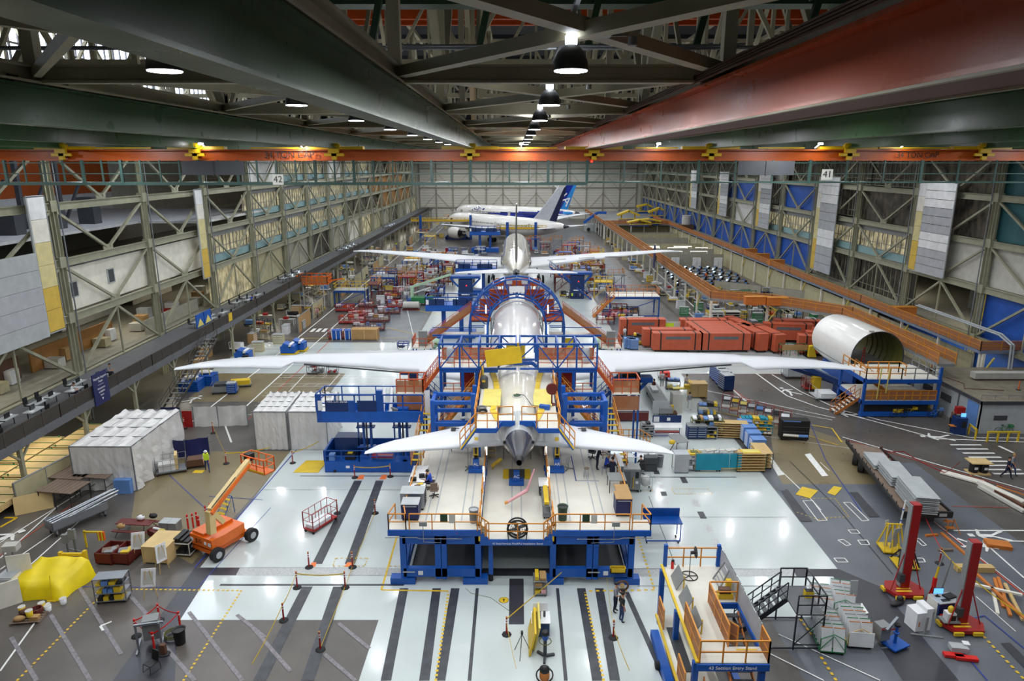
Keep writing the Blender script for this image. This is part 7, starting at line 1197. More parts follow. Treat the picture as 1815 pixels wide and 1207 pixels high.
for lab, x, y, m_ in (('left tall yellow A-frame rack holding clear sheets',1578,975,'yellow'),('lower yellow-based cart with black frame in front of the yellow A-frame',1603,1002,'black')):
    K('sheet_rack', lab, 'rack', (x,y), -6, [('base','yellow',('b',-.65,-.6,.12,.65,.6,.2))]+[('upright',m_,('r',(xx,-.55,.2),(xx*.6,0,1.9 if m_ == 'yellow' else 1.1),.07),('r',(xx,.55,.2),(xx*.6,0,1.9 if m_ == 'yellow' else 1.1),.07)) for xx in (-.6,-.15,.3,.6)]+[('top_bar',m_,('r',(-.5,0,1.85 if m_ == 'yellow' else 1.05),(.5,0,1.85 if m_ == 'yellow' else 1.05),.07)),('sheet','grey_light' if m_ == 'yellow' else 'blue_dark',('cb',(.1,-.2,1.0 if m_ == 'yellow' else .6),.6,.03,1.4 if m_ == 'yellow' else .3,.5,.1)),('sheet','offwhite',('cb',(-.3,.2,1.0 if m_ == 'yellow' else .75),.3,.03,1.9 if m_ == 'yellow' else .3,.5,-.1))]+wheels(1.2,1.1,.08))
K('white_pole','white pole with blue rings standing behind the yellow A-frame','pole',(1592,945),0,[('pole','white',('c',(0,0,0),(.15,0,2.4),.05)),('ring','blue_deck',('c',(.05,0,.9),(.055,0,1.0),.055),('c',(.1,0,1.7),(.105,0,1.8),.055))])
# ---- flatbed trailer
fl_ = P(1492,842); fr_ = P(1592,935); ax = P(1688,938,1.2)-P(1540,797,1.2)
c0 = P(1500,782,1.15); c1 = P(1600,912,1.15); c2 = P(1688,912,1.15); c3 = P(1560,795,1.15)
tr = thing('flatbed_trailer','long dark flatbed trailer carrying stacked grey sheets on the right','trailer',(c0.x,c0.y,0)); o3 = Vector((c0.x,c0.y,0)); c0, c1, c2, c3 = [v_-o3 for v_ in (c0,c1,c2,c3)]
MB().slab([c0,c1,c2,c3],.12).build('bed','wood_old',tr); MB().bar(c0,c1,.12,.3).bar(c3,c2,.12,.3).bar(c1,c2,.14,.45).build('side_rail','black',tr); MB().box(0,0,0,.01,.01,.01) if False else MB().bar(c0+Vector((0,0,.1)),c1+Vector((0,0,.1)),.04).build('red_trim','red',tr)
m0 = c0.lerp(c3,.5); m1 = c1.lerp(c2,.5); MB().bar(m0+Vector((0,0,-.35)),m1+Vector((0,0,-.35)),.9,.35).build('chassis','black',tr)
sd = (c3-c0).normalized(); ln = (c1-c0).normalized()
for k in (.16,.27):
    for e_, f_ in ((c0,.0),(c3,-.5)): q = e_+ln*((c1-c0).length*k)+sd*(.05 if e_ is c0 else -.45); q.z = .5; w_ = MB().cyl(q,q+sd*.4,.5,n=20).build('wheel','rubber',tr); MB().cyl(q-sd*.02,q+sd*.42,.24,n=12).build('hub','grey',w_)
for k in range(14): q = c0+ln*((c1-c0).length*(k+.5)/14)+sd*.05; MB().bar(q,q+Vector((0,0,.3)),.05).build('stake','dark_metal',tr)
for k in range(5): q = c3+ln*((c2-c3).length*(.03+k*.07)); MB().bar(q,q+Vector((0,0,.35)),.06).build('stake','maroon',tr)
MB().cb(c1.lerp(c2,.8)+Vector((0,-.09,.0)),.5,.02,.22).build('number_plate','grey_light',tr)
ang = math.atan2(ln.y, ln.x)
for nm_, u_, k_, n_, L_ in (('small far stack on the trailer',.3,.5,3,2.6),('middle stack on the trailer',.5,.6,6,3.0),('largest nearest stack on the trailer',.8,.62,10,3.4)):
    q = o3+c0.lerp(c3,k_)+ln*((c1-c0).length*u_)
    for i in range(n_):
        s_ = thing('grey_sheet','grey composite sheet in the '+nm_,'sheet',(q.x+.05*(i%2),q.y+.03*(i%3),1.25+i*.125),ang,'grey sheets: '+nm_); MB().box(-L_/2,-.75,0,L_/2,.75,.045).build('sheet','grey_light',s_); MB().box(-L_/2+.3,-.6,-.06,-L_/2+.4,.6,0).box(L_/2-.4,-.6,-.08,L_/2-.3,.6,0).build('spacer','wood',s_)
K('step_unit','small orange steps at the near end of the trailer','steps',(1685,942),0,[('frame','wood_orange',('t',[(-.4,-.2,0),(-.4,-.2,.9),(-.4,.4,.9)],.03),('t',[(.4,-.4,0),(.1,0,.9),(.4,.5,0)],.03)),('step','wood_orange',('b',-.4,-.2,.3,.2,.1,.34),('b',-.4,.1,.6,.2,.4,.64))])
K('drum_pallet','two black drums with a plywood lid right of the trailer','drums',(1733,838),-4,[('drum','black',('c',(-.38,0,.1),(-.38,0,.95),.33)),('drum','black',('c',(.38,0,.1),(.38,0,.95),.33)),('lid','ply',('b',-.85,-.55,.95,.75,.6,1.03)),('pallet','wood',('b',-.8,-.5,0,.75,.5,.1)),('drum_label','white',('b',-.5,-.35,.4,-.25,-.33,.6),('b',.25,-.35,.4,.5,-.33,.6))])
def beam(label, a, b, m, z=.1, w=.18, h=.18, grp=None, name='timber', cat='timber'):
    p, q = P(*a), P(*b); t = thing(name, label, cat, (p.x, p.y, z), 0, grp); MB().bar((0,0,h/2), q-p+Vector((0,0,h/2)), w, h).build('length', m, t); return t
beam('long cream panel beam on the floor left of the drums', (1668,838), (1742,858), 'cream', .05, .7, .12, name='panel_beam'); beam('cream beam crossing toward the right edge, upper of three', (1735,858), (1815,895), 'cream', .05, .5, .25, name='panel_beam'); beam('dark beam beside the cream beams at the right edge', (1745,862), (1815,902), 'brown', .05, .25, .2, name='panel_beam'); beam('cream beam at the right edge, lowest of three', (1735,865), (1815,910), 'offwhite', .05, .3, .2, name='panel_beam'); beam('short orange timber over the cream beams', (1765,868), (1815,885), 'wood_orange', .3, .08, .08)
for k, (a, b, m_, l) in enumerate((((1640,951),(1662,949),'wood_orange','short orange timber beyond the warning post'),((1663,977),(1688,976),'wood_old','short brown timber beside the warning post'),((1668,946),(1712,985),'wood_orange','long orange timber lying toward the lumber stack'),((1730,1025),(1815,1105),'wood_orange','longest orange timber in the scattered pile'),((1762,1027),(1778,1078),'wood_orange','orange timber pair in the scattered pile, left'),((1768,1027),(1790,1095),'wood_orange','orange timber pair in the scattered pile, right'),((1780,1040),(1812,1105),'wood','pale timber with orange end in the scattered pile'),((1725,1043),(1810,1062),'cream','cream timber crossing the scattered pile'),((1760,1050),(1768,1090),'cream','cream timber with black end in the scattered pile'))): beam(l, a, b, m_, .01 if k < 3 else .01+.07*(k%4), .16, .12)
for k in range(8): q = P(1728,1014); t = thing('timber','wooden plank in the stacked lumber pile beside the right yellow tape','timber',(q.x,q.y+.22*(k%2),.02+.09*(k//2)),-.03,'stacked lumber planks'); MB().box(-1.1,-.1,0,1.1,.1,.08).build('plank','wood',t)
for k in range(5): q = P(1768,968); t = thing('pallet_board','orange board in the flat stack on the right walkway','timber',(q.x,q.y,.01+.05*k),-.3+.1*(k%2),'orange boards on the walkway'); MB().box(-.7,-.4,0,.7,.4,.045).build('board','wood_orange',t)
person('person in dark clothes with backpack walking on the crosswalk at right', (1783,847), 40, 'walk', 'cloth_navy', 'cloth_navy'); person('person in light jacket walking beside the person with backpack at right', (1791,841), 30, 'walk', 'cloth_grey', 'jeans', 'cardboard')
# ---- white hut
hut = thing('site_hut','long pale grey flat-roofed hut at the right edge','building',(42.2,58.3,0)); hm = 'grey_light'
MB().box(0,0,0,13,.1,3).box(0,0,0,.1,10.5,3).box(0,10.4,0,13,10.5,3).box(12.9,0,0,13,10.5,3).build('wall','grey_light',hut); MB().box(-.15,-.15,3,13.1,10.6,3.12).build('roof','roof_grey',hut); MB().box(-.2,-.2,2.86,13.1,-.1,3.16).box(-.2,-.2,2.86,-.1,10.6,3.16).build('fascia','grey_dark',hut)
MB().box(1.3,-.04,1.3,2.5,0,1.75).build('vent_grille','grey_dark',hut)
for y in (4.2,7.2): MB().box(-.04,y,1.4,0,y+1.6,2.1).build('vent_grille','grey_dark',hut)
MB().box(-.06,.3,.2,0,1.8,2.7).build('hatch','blue_light',hut); MB().cyl((-.08,3.1,0),(-.08,3.1,2.9),.05).build('downpipe','grey_mid',hut); rail(MB(),[(.3,.6,3.12),(4,.6,3.12)],.35,.02,1.2,mid=False).build('roof_rail','grey',hut); MB().tube([(1,7,3.15),(1.5,5,3.15),(.6,3.5,3.15),(4,3.0,3.15)],.03).build('roof_hose','maroon',hut); MB().box(4.2,0,3.5,13,.6,4.0).box(3.2,6,3.3,13,6.8,3.9).build('roof_duct','offwhite',hut)
for x, y, l in ((1,9.5,'left'),(5.5,3.2,'right')): K('delineator_post','orange post on the hut roof, %s one'%l,'warning post',(42.2+x,58.3+y),0,[('base','rubber',('l',[(.2,0),(.2,.04)],8)),('post','orange_vivid',('c',(0,0,.04),(0,0,.9),.05))],z=3.12,px=False)
K('tool_vending_cart','dark blue kiosk cabinet with screen at the hut corner','kiosk',(1697,768),-8,[('body','blue_dark',('b',-.5,-.4,0,.5,.4,1.6)),('head','red',('b',-.4,-.1,1.9,.3,.4,2.5)),('screen','screen',('b',.0,-.15,1.65,.4,-.1,2.0)),('grille','black',('b',.05,-.42,.7,.4,-.4,1.3)),('shelf','wood_orange',('b',-.9,-.5,.8,-.4,.0,.85))]); person('person in brown jacket bending at the blue kiosk', (1684,757), 100, 'lean', 'brown', 'black')
bike('blue bicycle parked in front of the hut side wall', (1657,740), 8, 'blue_light'); bike('dark bicycle under the right work stand, left one', (1592,740), 0, 'black'); bike('dark bicycle with yellow basket under the right work stand, right one', (1610,738), 5, 'yellow'); bike('green bicycle at the front wall of the hut', (1778,770), 0, 'green')
K('guard_rail','long yellow guard rail in front of the hut','barrier',(1776,783),0,[('rail','yellow',('b',-1.45,-.05,.85,1.45,.05,1.0)),*[('post','yellow',('b',x-.06,-.06,0,x+.06,.06,.9)) for x in (-1.35,-.45,.45,1.35)]]); K('guard_rail','short yellow guard rail seen end-on at the hut corner','barrier',(1722,774),80,[('rail','yellow',('b',-.7,-.05,.85,.7,.05,1.0)),('post','yellow',('b',-.7,-.06,0,-.58,.06,.9)),('post','yellow',('b',.58,-.06,0,.7,.06,.9))]); K('fire_hydrant','small yellow post at the far corner of the hut side wall','bollard',(1644,722),0,[('body','yellow',('l',[(.16,0),(.14,.5),(.2,.55),(.12,.75),(.04,.85)],12)),('cap','orange',('c',(-.2,0,.45),(.2,0,.45),.07))])
# ---- fuselage section and its stand
F0 = P(1552,668); fs = thing('fuselage_section','white open-ended fuselage barrel section at right','fuselage section',(38.8,70.3,0),math.radians(2)); R_ = 2.9; n = 36; cz = 3.75
o_ = [[(R_*k_*math.cos(2*PI*i/n), y, cz+R_*k_*math.sin(2*PI*i/n)) for i in range(n)] for y, k_ in ((0,1),(3,1),(6,1),(8,.97),(9.5,.92))]; MB().use('plane_white').loft(o_,caps=False).build('skin',None,fs); MB().loft([[(p[0]*.96,p[1],cz+(p[2]-cz)*.96) for p in reversed(r)] for r in o_],caps=False).build('inner_skin','olive',fs)
for y in range(1,9): MB().tube([(R_*.95*math.cos(2*PI*i/24), y, cz+R_*.95*math.sin(2*PI*i/24)) for i in range(24)],.05,4,True).build('frame_rib','olive',fs)
MB().tube([(R_*.98*math.cos(2*PI*i/36), 0, cz+R_*.98*math.sin(2*PI*i/36)) for i in range(36)],.06,6,True).build('end_ring','grey_dark',fs); MB().box(-2.6,0,cz-1.35,2.6,9,cz-1.25).build('cabin_floor','grey',fs); MB().box(-1.8,1,0,-1.4,8,1.4).box(1.4,1,0,1.8,8,1.4).build('cradle','blue',fs); MB().cb((-1.0,-.02,cz+2.9),.5,.2,.2).build('lift_lug','offwhite',fs)
K('step_ladder','red and grey step ladder inside the open fuselage barrel','ladder',(38.0,71.6),30,[('frame','red_bright',('r',(-.3,0,0),(-.1,0,2.0),.06),('r',(.3,0,0),(.1,0,2.0),.06)),('step','alu',*[('b',-.25,-.1,.3*i,.25,.05,.3*i+.04) for i in range(1,7)])],z=2.52,px=False)
ws = thing('work_stand','blue two-level work stand with orange railings in front of the fuselage barrel','work stand',(33.7,62.5,0))
def wp_(n, m, mb): return mb.build(n, m, ws)
for zz in (3.85,1.7): wp_('floor','cream',MB().box(0,0,zz-.1,7.2,5,zz)); wp_('edge_beam','blue_deck',MB().box(-.1,-.08,zz-.4,7.3,0,zz-.02)); wp_('side_beam','blue_deck',MB().box(-.1,0,zz-.4,0,5,zz-.02).box(7.2,0,zz-.4,7.3,5,zz-.02))
for x in (0,7.1):
    for y in (.05,4.9): wp_('post','blue_deck',MB().box(x-.1,y-.1,0,x+.14,y+.14,3.9 if y > 1 else 5.0 if x > 5 else 3.9))
wp_('base','blue_deck',MB().box(-.2,-.1,.1,7.4,.2,.5)); wp_('dark_panel','grey_dark',MB().box(.2,1,.1,7,1.1,1.3)); wp_('railing','orange',rail(MB(),[(0.1,0,1.7),(7.0,0,1.7)],1.0,.04,.8)); wp_('mesh_panel','mesh_orange',MB().box(.1,.02,1.75,7,.04,2.65)); wp_('railing','orange',rail(MB(),[(0,4.8,3.85),(0,0,3.85),(3.4,0,3.85)],1.1,.04,1.2)); wp_('railing','grey',rail(MB(),[(3.4,0,3.85),(7.1,0,3.85),(7.1,4.8,3.85)],1.1,.04,1.2)); wp_('gate','orange',rail(MB(),[(1.2,2.2,3.85),(4.3,2.2,3.85),(4.3,1,3.85)],1.1,.04,1.2)); mb = MB(); stairs(mb,(-2.2,1.2,0),(0,1.2,1.7),1.1,7,'cream','wood_orange',True,'x'); wp_('stair',None,mb); mb = MB(); stairs(mb,(3.6,3,1.7),(.6,3,3.85),1.0,9,'wood_orange','orange',True,'x'); wp_('inner_stair',None,mb); wp_('hanging_strap','yellow_pale',MB().bar((1.2,-.15,1.9),(1.3,-.15,5.0),.08).bar((2.0,-.15,2.5),(2.1,-.15,5.0),.08)); wp_('sign_plate','yellow',MB().box(3.0,-.13,.5,4.0,-.1,.85))
cart('silver cradle cart under the right wing', (1405,668), 2.2, 1.6, 1.6, 'galv', 0, [('fixture','grey_light',-.9,-.7,.9,.7,1.2)]); cart('white flat cradle cart left of the right work stand', (1462,705), 2.6, 2.0, 1.3, 'grey_light', 0, [('plate','white',-.8,-.8,.8,.8,.4)]); cart('red cart with hoses beside the white cradle cart', (1436,690), 1.6, 1.3, 1.4, 'red', 0, [('hose_reel','maroon',-.5,-.4,.5,.4,.5)], cage=True)
K('telescopic_loader','dark blue articulated boom lift behind the right work stand','boom lift',(1475,705),0,[('boom','blue_dark',('r',(-3.2,3.2,3.0),(1.8,0,1.2),.5),('r',(-3.2,4.0,2.2),(2,1,.9),.4)),('body','blue_dark',('b',.4,-.6,.3,2.4,1,1.3)),('wheel','rubber',('c',(.7,-.8,.4),(.7,-.5,.4),.4),('c',(2,-.8,.4),(2,-.5,.4),.4)),('carriage','yellow',('b',-1.2,2,.3,-.4,2.8,1.6))])
# ---- kitting area right of the big stand
for i in range(8):
    K('kitting_cart','red tube kitting cart with slanted trays, %s in the diagonal row' % ['first','second','third','fourth','fifth','sixth','seventh','last'][i],'cart',(1288+14.5*i,728+4.6*i),-20,[('frame','red',('t',[(-.5,-.4,.1),(-.5,-.4,1.2),(-.5,.4,1.7),(-.5,.4,.1)],.02),('t',[(.5,-.4,.1),(.5,-.4,1.2),(.5,.4,1.7),(.5,.4,.1)],.02),('r',(-.5,.4,1.7),(.5,.4,1.7),.04),('r',(-.5,-.4,.4),(.5,-.4,.4),.04)),('tray','grey_dark',('cb',(0,-.05,1.3),1.0,.7,.05,0,.45)),('tray','cardboard' if i%2 else 'offwhite',('cb',(0,0,.5),1.0,.7,.05)),('kit',['white','yellow','yellow_pale','grey_light','blue_light','white','black','white'][i],('cb',(0,-.1,1.36),.7,.4,.05,0,.45))])
t1 = shelf('dark sloped tray table behind the green shelf rack', (1255,735), 2.0, .9, 1.0, 2, 'grey_dark', 'grey_dark', -10, ['black','blue_light','yellow'], 'table', top=True); shelf('dark green shelf rack with parts left of the pale wood rack', (1252,772), 2.8, .9, 1.6, 4, 'olive', 'olive', -6, ['white','blue_light','black','cardboard'], top=True); shelf('pale wood slatted shelf rack in the kitting area', (1292,775), 3.0, .9, 1.5, 7, 'grey', 'wood', -6); shelf('teal and wood shelf rack right of the pale wood rack', (1338,768), 2.8, .9, 1.4, 5, 'teal', 'wood', -8, ['teal','yellow','white'], top=True)
for k, (x, y) in enumerate(((1318,772),(1325,782),(1333,793),(1341,805))): cabinet('light blue drawer cabinet, %s in the row right of the wood rack' % ['farthest','second','third','nearest'][k], (x,y), .9, 1.1, 1.45, 'blue_light', -72 if 0 else -90, 9, 1, face='white', top='blue_light')
shelf('green-framed shelf with wood top behind the yellow-topped rack', (1347,822), 1.2, 2.2, 1.4, 5, 'green_dark', 'wood', -2); cabinet('dark blue drawer cabinet with grey top between blue bench and wood rack', (1233,776), 1.7, .9, 1.25, 'blue_dark', 0, 5, 2, top='grey'); shelf('steel cart with yellow trays right of the dark blue drawer cabinet', (1258,776), 1.0, .9, 1.2, 4, 'alu', 'alu', 0, ['yellow','black'], 'cart')
K('planning_bench','white bench with blue notice board in the kitting area','bench',(1182,772),0,[('board','blue_dark',('b',-1.3,.35,1.1,1.3,.4,1.8)),('paper','white',('b',-1.2,.33,1.2,-.7,.35,1.7),('b',.0,.33,1.3,.3,.35,1.6)),('top','white',('cb',(0,0,1.0),2.6,.8,.05,0,.25)),('frame','blue',('t',[(-1.2,-.3,.1),(1.2,-.3,.1),(1.2,.4,.1),(-1.2,.4,.1),(-1.2,-.3,.1)],.03),('r',(-1.2,.3,.1),(-1.2,.3,1.1),.05),('r',(1.2,.3,.1),(1.2,.3,1.1),.05)),('lower_shelf','red',('b',-1.1,-.2,.35,1.1,.3,.4))]); shelf('silver bin rack left of the white planning bench', (1146,773), 1.1, .7, 1.2, 5, 'grey', 'grey_light', 0, ['black','grey'], top=True)
for k, (x0, w_, lab, m2) in enumerate(((1252,2.1,'left large rack covered by a teal cloth','teal'),(1288,2.0,'right rack covered by two teal cloths','teal'))): K('covered_rack', lab, 'rack', (x0,833), 0, [('frame','grey',*[('r',(x,y,.1),(x,y,1.7),.05) for x in (-w_/2,w_/2) for y in (-.4,.4)],('r',(-w_/2,-.4,1.65),(w_/2,-.4,1.65),.05)),('cloth',m2,('b',-w_/2+.05,-.46,.2 if k == 0 else .4,(w_/2-.05) if k == 0 else 0,-.42,1.6),*([('b',.03,-.46,.4,w_/2-.05,-.42,1.6)] if k else [])),('shelf','yellow_pale',('b',-w_/2,-.4,.3,w_/2,.4,.35)),('top_load','offwhite',('cb',(.2,0,1.75),.9,.5,.1,.3),('cb',(-.5,0,1.72),.5,.3,.08))]+wheels(w_,.8))
shelf('green and wood six-shelf cart with yellow top nearest the picture centre right', (1327,833), 2.3, 1.0, 1.6, 7, 'green_dark', 'wood', 0, None); K('yellow_tray','yellow framed tray on the green and wood shelf cart','tray',on((1327,833)),0,[('tray','yellow',('b',-.75,-.35,0,.75,.35,.04)),('inset','yellow_pale',('b',-.65,-.28,.04,.65,.28,.06))],z=1.6,px=False)
K('glass_cabinet','grey wire cabinet holding two yellow boxes','cabinet',(1205,835),0,[('frame','alu',*[('r',(x,y,.1),(x,y,1.6),.05) for x in (-.55,.55) for y in (-.45,.45)],('b',-.58,-.48,1.6,.58,.48,1.65),('b',-.58,-.48,.1,.58,.48,.15)),('side_panel','mesh_grey',('b',-.56,-.47,.15,.56,-.46,1.6)),('box','yellow',('b',-.2,-.4,.2,.3,.2,.75)),('box','yellow',('b',-.15,-.35,.78,.2,.1,1.2))]+wheels(1.1,.9)); shelf('steel cart with yellow tray top right of the wire cabinet', (1228,832), 1.1, .8, 1.4, 4, 'alu', 'alu', 0, ['white','grey'], 'cart'); K('yellow_tray','yellow tray on the steel cart','tray',on((1228,832)),0,[('tray','yellow',('b',-.6,-.4,0,.6,.4,.14)),('scrap','olive',('b',-.3,-.2,.14,.3,.2,.18))],z=1.4,px=False)
K('grey_table','grey table with yellow bin behind the wire cabinet','table',(1200,795),15,[('top','grey',('b',-.5,-.9,.9,.6,.9,.95)),('bin','yellow',('e',(-.8,-.5,.9),.3,.25,.2)),('leg','brown',('r',(-.5,-.8,0),(-.5,-.8,.9),.05),('r',(.5,-.8,0),(.5,-.8,.9),.05),('r',(.5,.8,0),(.5,.8,.9),.05),('r',(-1,-.5,0),(-.5,-.5,.9),.05))])
K('foam_cabinet','tall black equipment cabinet on wheels at right of the kitting area','cabinet',(1405,778),-6,[('body','black',('b',-1.2,-.45,.15,1.2,.45,1.9)),('load','cream',('c',(-1.0,-.5,.55),(.3,-.5,.5),.12)),('load','blue_light',('c',(.3,-.5,.5),(1.1,-.5,.5),.13)),('shelf','grey_dark',('b',-1.1,-.5,.85,1.1,-.45,.9),('b',-1.1,-.5,1.3,1.1,-.45,1.35)),('trim','blue_light',('b',-1.1,-.47,1.8,.4,-.45,1.88))]+wheels(2.3,.9))
for k, (x, y) in enumerate(((1270,672),(1275,677),(1281,683),(1286,690))): cabinet('%s blue tool cabinet in the row under the right wing' % ['farthest','third','second','nearest'][k], (x,y), 1.5, 1.1, 1.75, 'blue' if k < 3 else 'blue_dark', -80, 7, 1)
crate('plywood box with yellow side beside the grey conveyor', (1235,702), 1.8, 1.2, 1.5, 'wood'); K('yellow_sheet','yellow board on the left side of the plywood box','board',(1222,701),0,[('board','yellow',('b',-.06,-.6,0,.06,.6,1.6))])
K('conveyor','long grey steel bench line running under the right wing','bench',(14.6,66),0,[('bench','grey',('b',-.6,-4,.5,.7,7,1.0)),('leg','grey_dark',*[('b',x,y,0,x+.1,y+.1,.5) for x in (-.5,.5) for y in (-3.5,0,3,6)]),('machine','offwhite',('b',1.0,-2.5,0,2.0,-1.2,1.9)),('top_load','white',('b',-.3,1,1.0,.3,2.5,1.2))],px=False)
for x, y, rz_, po, sh, pa, l in ((1173,685,180,'stand','cloth_white','cloth_grey','person in white and grey standing by the tray table, upper'),(1180,690,90,'hold','cloth_navy','cloth_grey','person in navy shirt beside the upper tray table'),(1215,690,0,'lean','cloth_white','cloth_grey','person in white shirt bending behind the yellow bench'),(1199,727,60,'stand','cloth_grey','cloth_white','person in grey seen left at the green shelf rack'),(1205,728,-60,'hold','cloth_blue','cloth_white','person in blue shirt and white trousers by the drill table'),(1221,725,170,'walk','cloth_grey','cloth_white','person in pale overalls walking toward the plywood box'),(1158,700,120,'stand','maroon','cloth_grey','person in maroon shirt beside the dark blue jack')): person(l, (x,y), rz_, po, sh, pa)
K('yellow_bench','yellow padded bench with box in the kitting area','bench',(1210,703),0,[('top','yellow_pale',('b',-1.1,-.3,.9,.9,.3,1.0)),('box','yellow',('b',.1,-.3,1.0,.8,.2,1.35)),('leg','olive',('b',-.9,-.3,0,-.8,.3,.9),('b',.7,-.3,0,.8,.3,.9))]); shelf('dark tray table beside the people in the kitting area', (1193,690), 1.4, .7, 1.0, 2, 'grey', 'grey_dark', -10, ['blue_light','yellow_pale'], 'table', top=True); K('white_board','grey white-board easel among the kitting carts','board',(1170,740),0,[('board','grey_light',('b',-.8,-.03,.4,.8,.03,1.7)),('leg','olive',('r',(-.6,0,0),(-.6,0,.4),.06),('r',(.6,0,0),(.6,0,.4),.06))]); cart('brown cart with yellow bottle beside the white-board easel', (1190,735), 1.0,.8,1.0,'brown',0,[('bottle','yellow',-.1,-.1,.15,.15,.7)]); cabinet('dark blue cabinet with red frame behind the silver bin rack', (1120,745), 3.0,.8,1.1,'maroon',0,1,2,top='grey_light'); K('orange_fence','small orange gate platform beside the right tailplane','barrier',(1118,782),0,[('gate','orange',('rail',[(-1.2,0,0),(.8,0,0),(1.4,-1.4,0)],1.1,.03,.5))]); cart('grey cart with red cover beneath the right wing root', (1178,672), 1.4,1.1,1.1,'grey',0,[('cover','red_bright',-.5,-.4,.5,.4,.6)])
# ================================================================ MIDDLE DISTANCE
def obox(label, p, rz, L_=6.4, grp='orange covered crates'):
    return K('covered_crate', label, 'crate', p, rz, [('cover','orange_box',('b',-L_/2,-.7,.35,L_/2,.7,2.5)),('top_edge','orange_box',('b',-L_/2-.03,-.73,2.5,L_/2+.03,.73,2.58)),('window','grey_mid',('b',-L_/4,-.72,1.75,L_/4,-.7,2.15)),('strap','black',('b',-L_/2+.9,-.75,.4,-L_/2+1.05,.75,2.61)),('strap','black',('b',L_/2-1.05,-.75,.4,L_/2-.9,.75,2.61)),('chassis','black',('b',-L_/2+.2,-.5,.22,L_/2-.2,.5,.35))]+wheels(L_-.6,1.3,.12), 0, grp, px=False)
ox = [(18.1,94.3,0,'far left crate of the orange block by the blue stair stand'),(20.3,88.4,0,'second row left crate of the orange block'),(21.2,86.3,0,'front left crate of the orange block'),(26.6,94.2,0,'farthest crate in the middle stack of the orange block')]+[(27+.1*k,92.3-1.5*k,0,'%s of the five parallel crates in the orange block' % w_) for k, w_ in enumerate(('rearmost','second','middle','fourth','nearest'))]+[(31.5,93,-78,'far end-on crate at the right of the orange block'),(31.6,88.5,-80,'near end-on crate beside the parallel orange crates'),(33.6,88,-80,'outermost end-on crate at the right of the orange block'),
 (37.6,91.5,-8,'front crate of the orange pair near the cross aisle'),(39.8,93.6,-8,'rear crate of the orange pair near the cross aisle'),(39.6,84.5,-12,'front crate of the orange trio beside the fuselage barrel'),(41.4,86.3,-12,'middle crate of the orange trio beside the fuselage barrel'),(43,88,-12,'rear crate of the orange trio beside the fuselage barrel')]
for x, y, a, l in ox: obox('orange covered '+l, (x, y), a)
def stand(label, x, y, w, d, h, m='blue', rm='orange', fm='cream', rz=0, cat='work stand', grp=None, side='front'):
    return K('work_stand', label, cat, (x,y), rz, [('floor',fm,('b',-w/2,-d/2,h-.1,w/2,d/2,h)),('edge_beam',m,('b',-w/2,-d/2-.05,h-.4,w/2,-d/2,h-.05),('b',-w/2,d/2,h-.4,w/2,d/2+.05,h-.05)),('railing',rm,('rail',[(-w/2,-d/2,h),(w/2,-d/2,h),(w/2,d/2,h),(-w/2,d/2,h),(-w/2,-d/2,h)],1.1,.035,1.3)),*[('leg',m,('r',(a*(w/2-.1),b*(d/2-.1),0),(a*(w/2-.1),b*(d/2-.1),h-.1),.18)) for a in (-1,1) for b in (-1,1)],('brace',m,('r',(-w/2+.1,-d/2+.1,.2),(w/2-.1,-d/2+.1,h-.4),.1),('r',(-w/2,-d/2+.1,.25),(w/2,-d/2+.1,.25),.15))],px=False,group=grp)
def gx(px, py): v = P(px, py); return v.x, v.y
x, y = gx(565,545); K('scissor_platform','orange railed platform on a tall scaffold tower beside the left walkway','work stand',(x,y),0,[('platform','orange_vivid',('b',-3,-1.6,4.2,2.2,1.6,4.4)),('railing','orange_vivid',('rail',[(-3,-1.6,4.4),(2.2,-1.6,4.4),(2.2,1.6,4.4),(-3,1.6,4.4),(-3,-1.6,4.4)],1.2,.05,.9)),('mesh_panel','mesh_orange',('b',-3,-1.62,4.4,2.2,-1.6,5.4)),('tower','offwhite',*[('r',(a,b,0),(a,b,4.2),.12) for a in (-2,1.4) for b in (-1.3,1.3)],('r',(-2,-1.3,.5),(1.4,-1.3,2.5),.08),('r',(1.4,-1.3,.5),(-2,-1.3,2.5),.08),('r',(-2,-1.3,2.5),(1.4,-1.3,4),.08)),('arm','orange_vivid',('r',(2.2,0,4.6),(4.4,0,5),.2)),('base_rail','yellow',('b',-2,-1.5,.1,1.5,-1.3,.3))],px=False)
for px, py, w_, h_, l in ((624,538,5.4,2.6,'left blue stand with grey top beyond the red racks'),(682,516,4.6,3,'right blue stand behind the red cones'),(768,700-130,0,0,'')):
    if w_: x, y = gx(px,py); stand(l, x, y, w_, 3, h_, 'blue', 'yellow' if px < 650 else 'blue', 'grey_light')
for k, (px, py, w_) in enumerate(((612,600,9),(655,585,9),(625,573,8),(668,570,8),(640,560,8),(690,556,7),(612,552,6),(655,545,7),(700,545,5))):
    t = K('parts_rack','low red-framed rack of aircraft parts, row %s from the white cross aisle on the left' % ['one','two','three','four','five','six','seven','eight','nine'][k],'rack',(px,py),2*(k%3)-2,[('frame','maroon' if k%2 else 'red',('rail',[(-w_/4,-.6,.3),(w_/4,-.6,.3),(w_/4,.6,.3),(-w_/4,.6,.3),(-w_/4,-.6,.3)],.9,.03,.8),('b',-w_/4,-.6,.2,w_/4,.6,.3))]+wheels(w_/2,1.2,.1)); rn = random.Random(k)
    for j in range(5): MB().cb((-w_/4+.4+j*w_/11, rn.uniform(-.2,.2), .75+rn.uniform(-.2,.4)), rn.uniform(.4,1.2), .3, rn.uniform(.2,.6), rn.uniform(0,.5)).build('part', rn.choice(['white','grey','cardboard','blue_light','orange_red','pink','offwhite','white']), t)
crate('big plywood crate in front of the red racks on the left', (648,601), 3.6, 1.5, 1.5, 'cardboard')
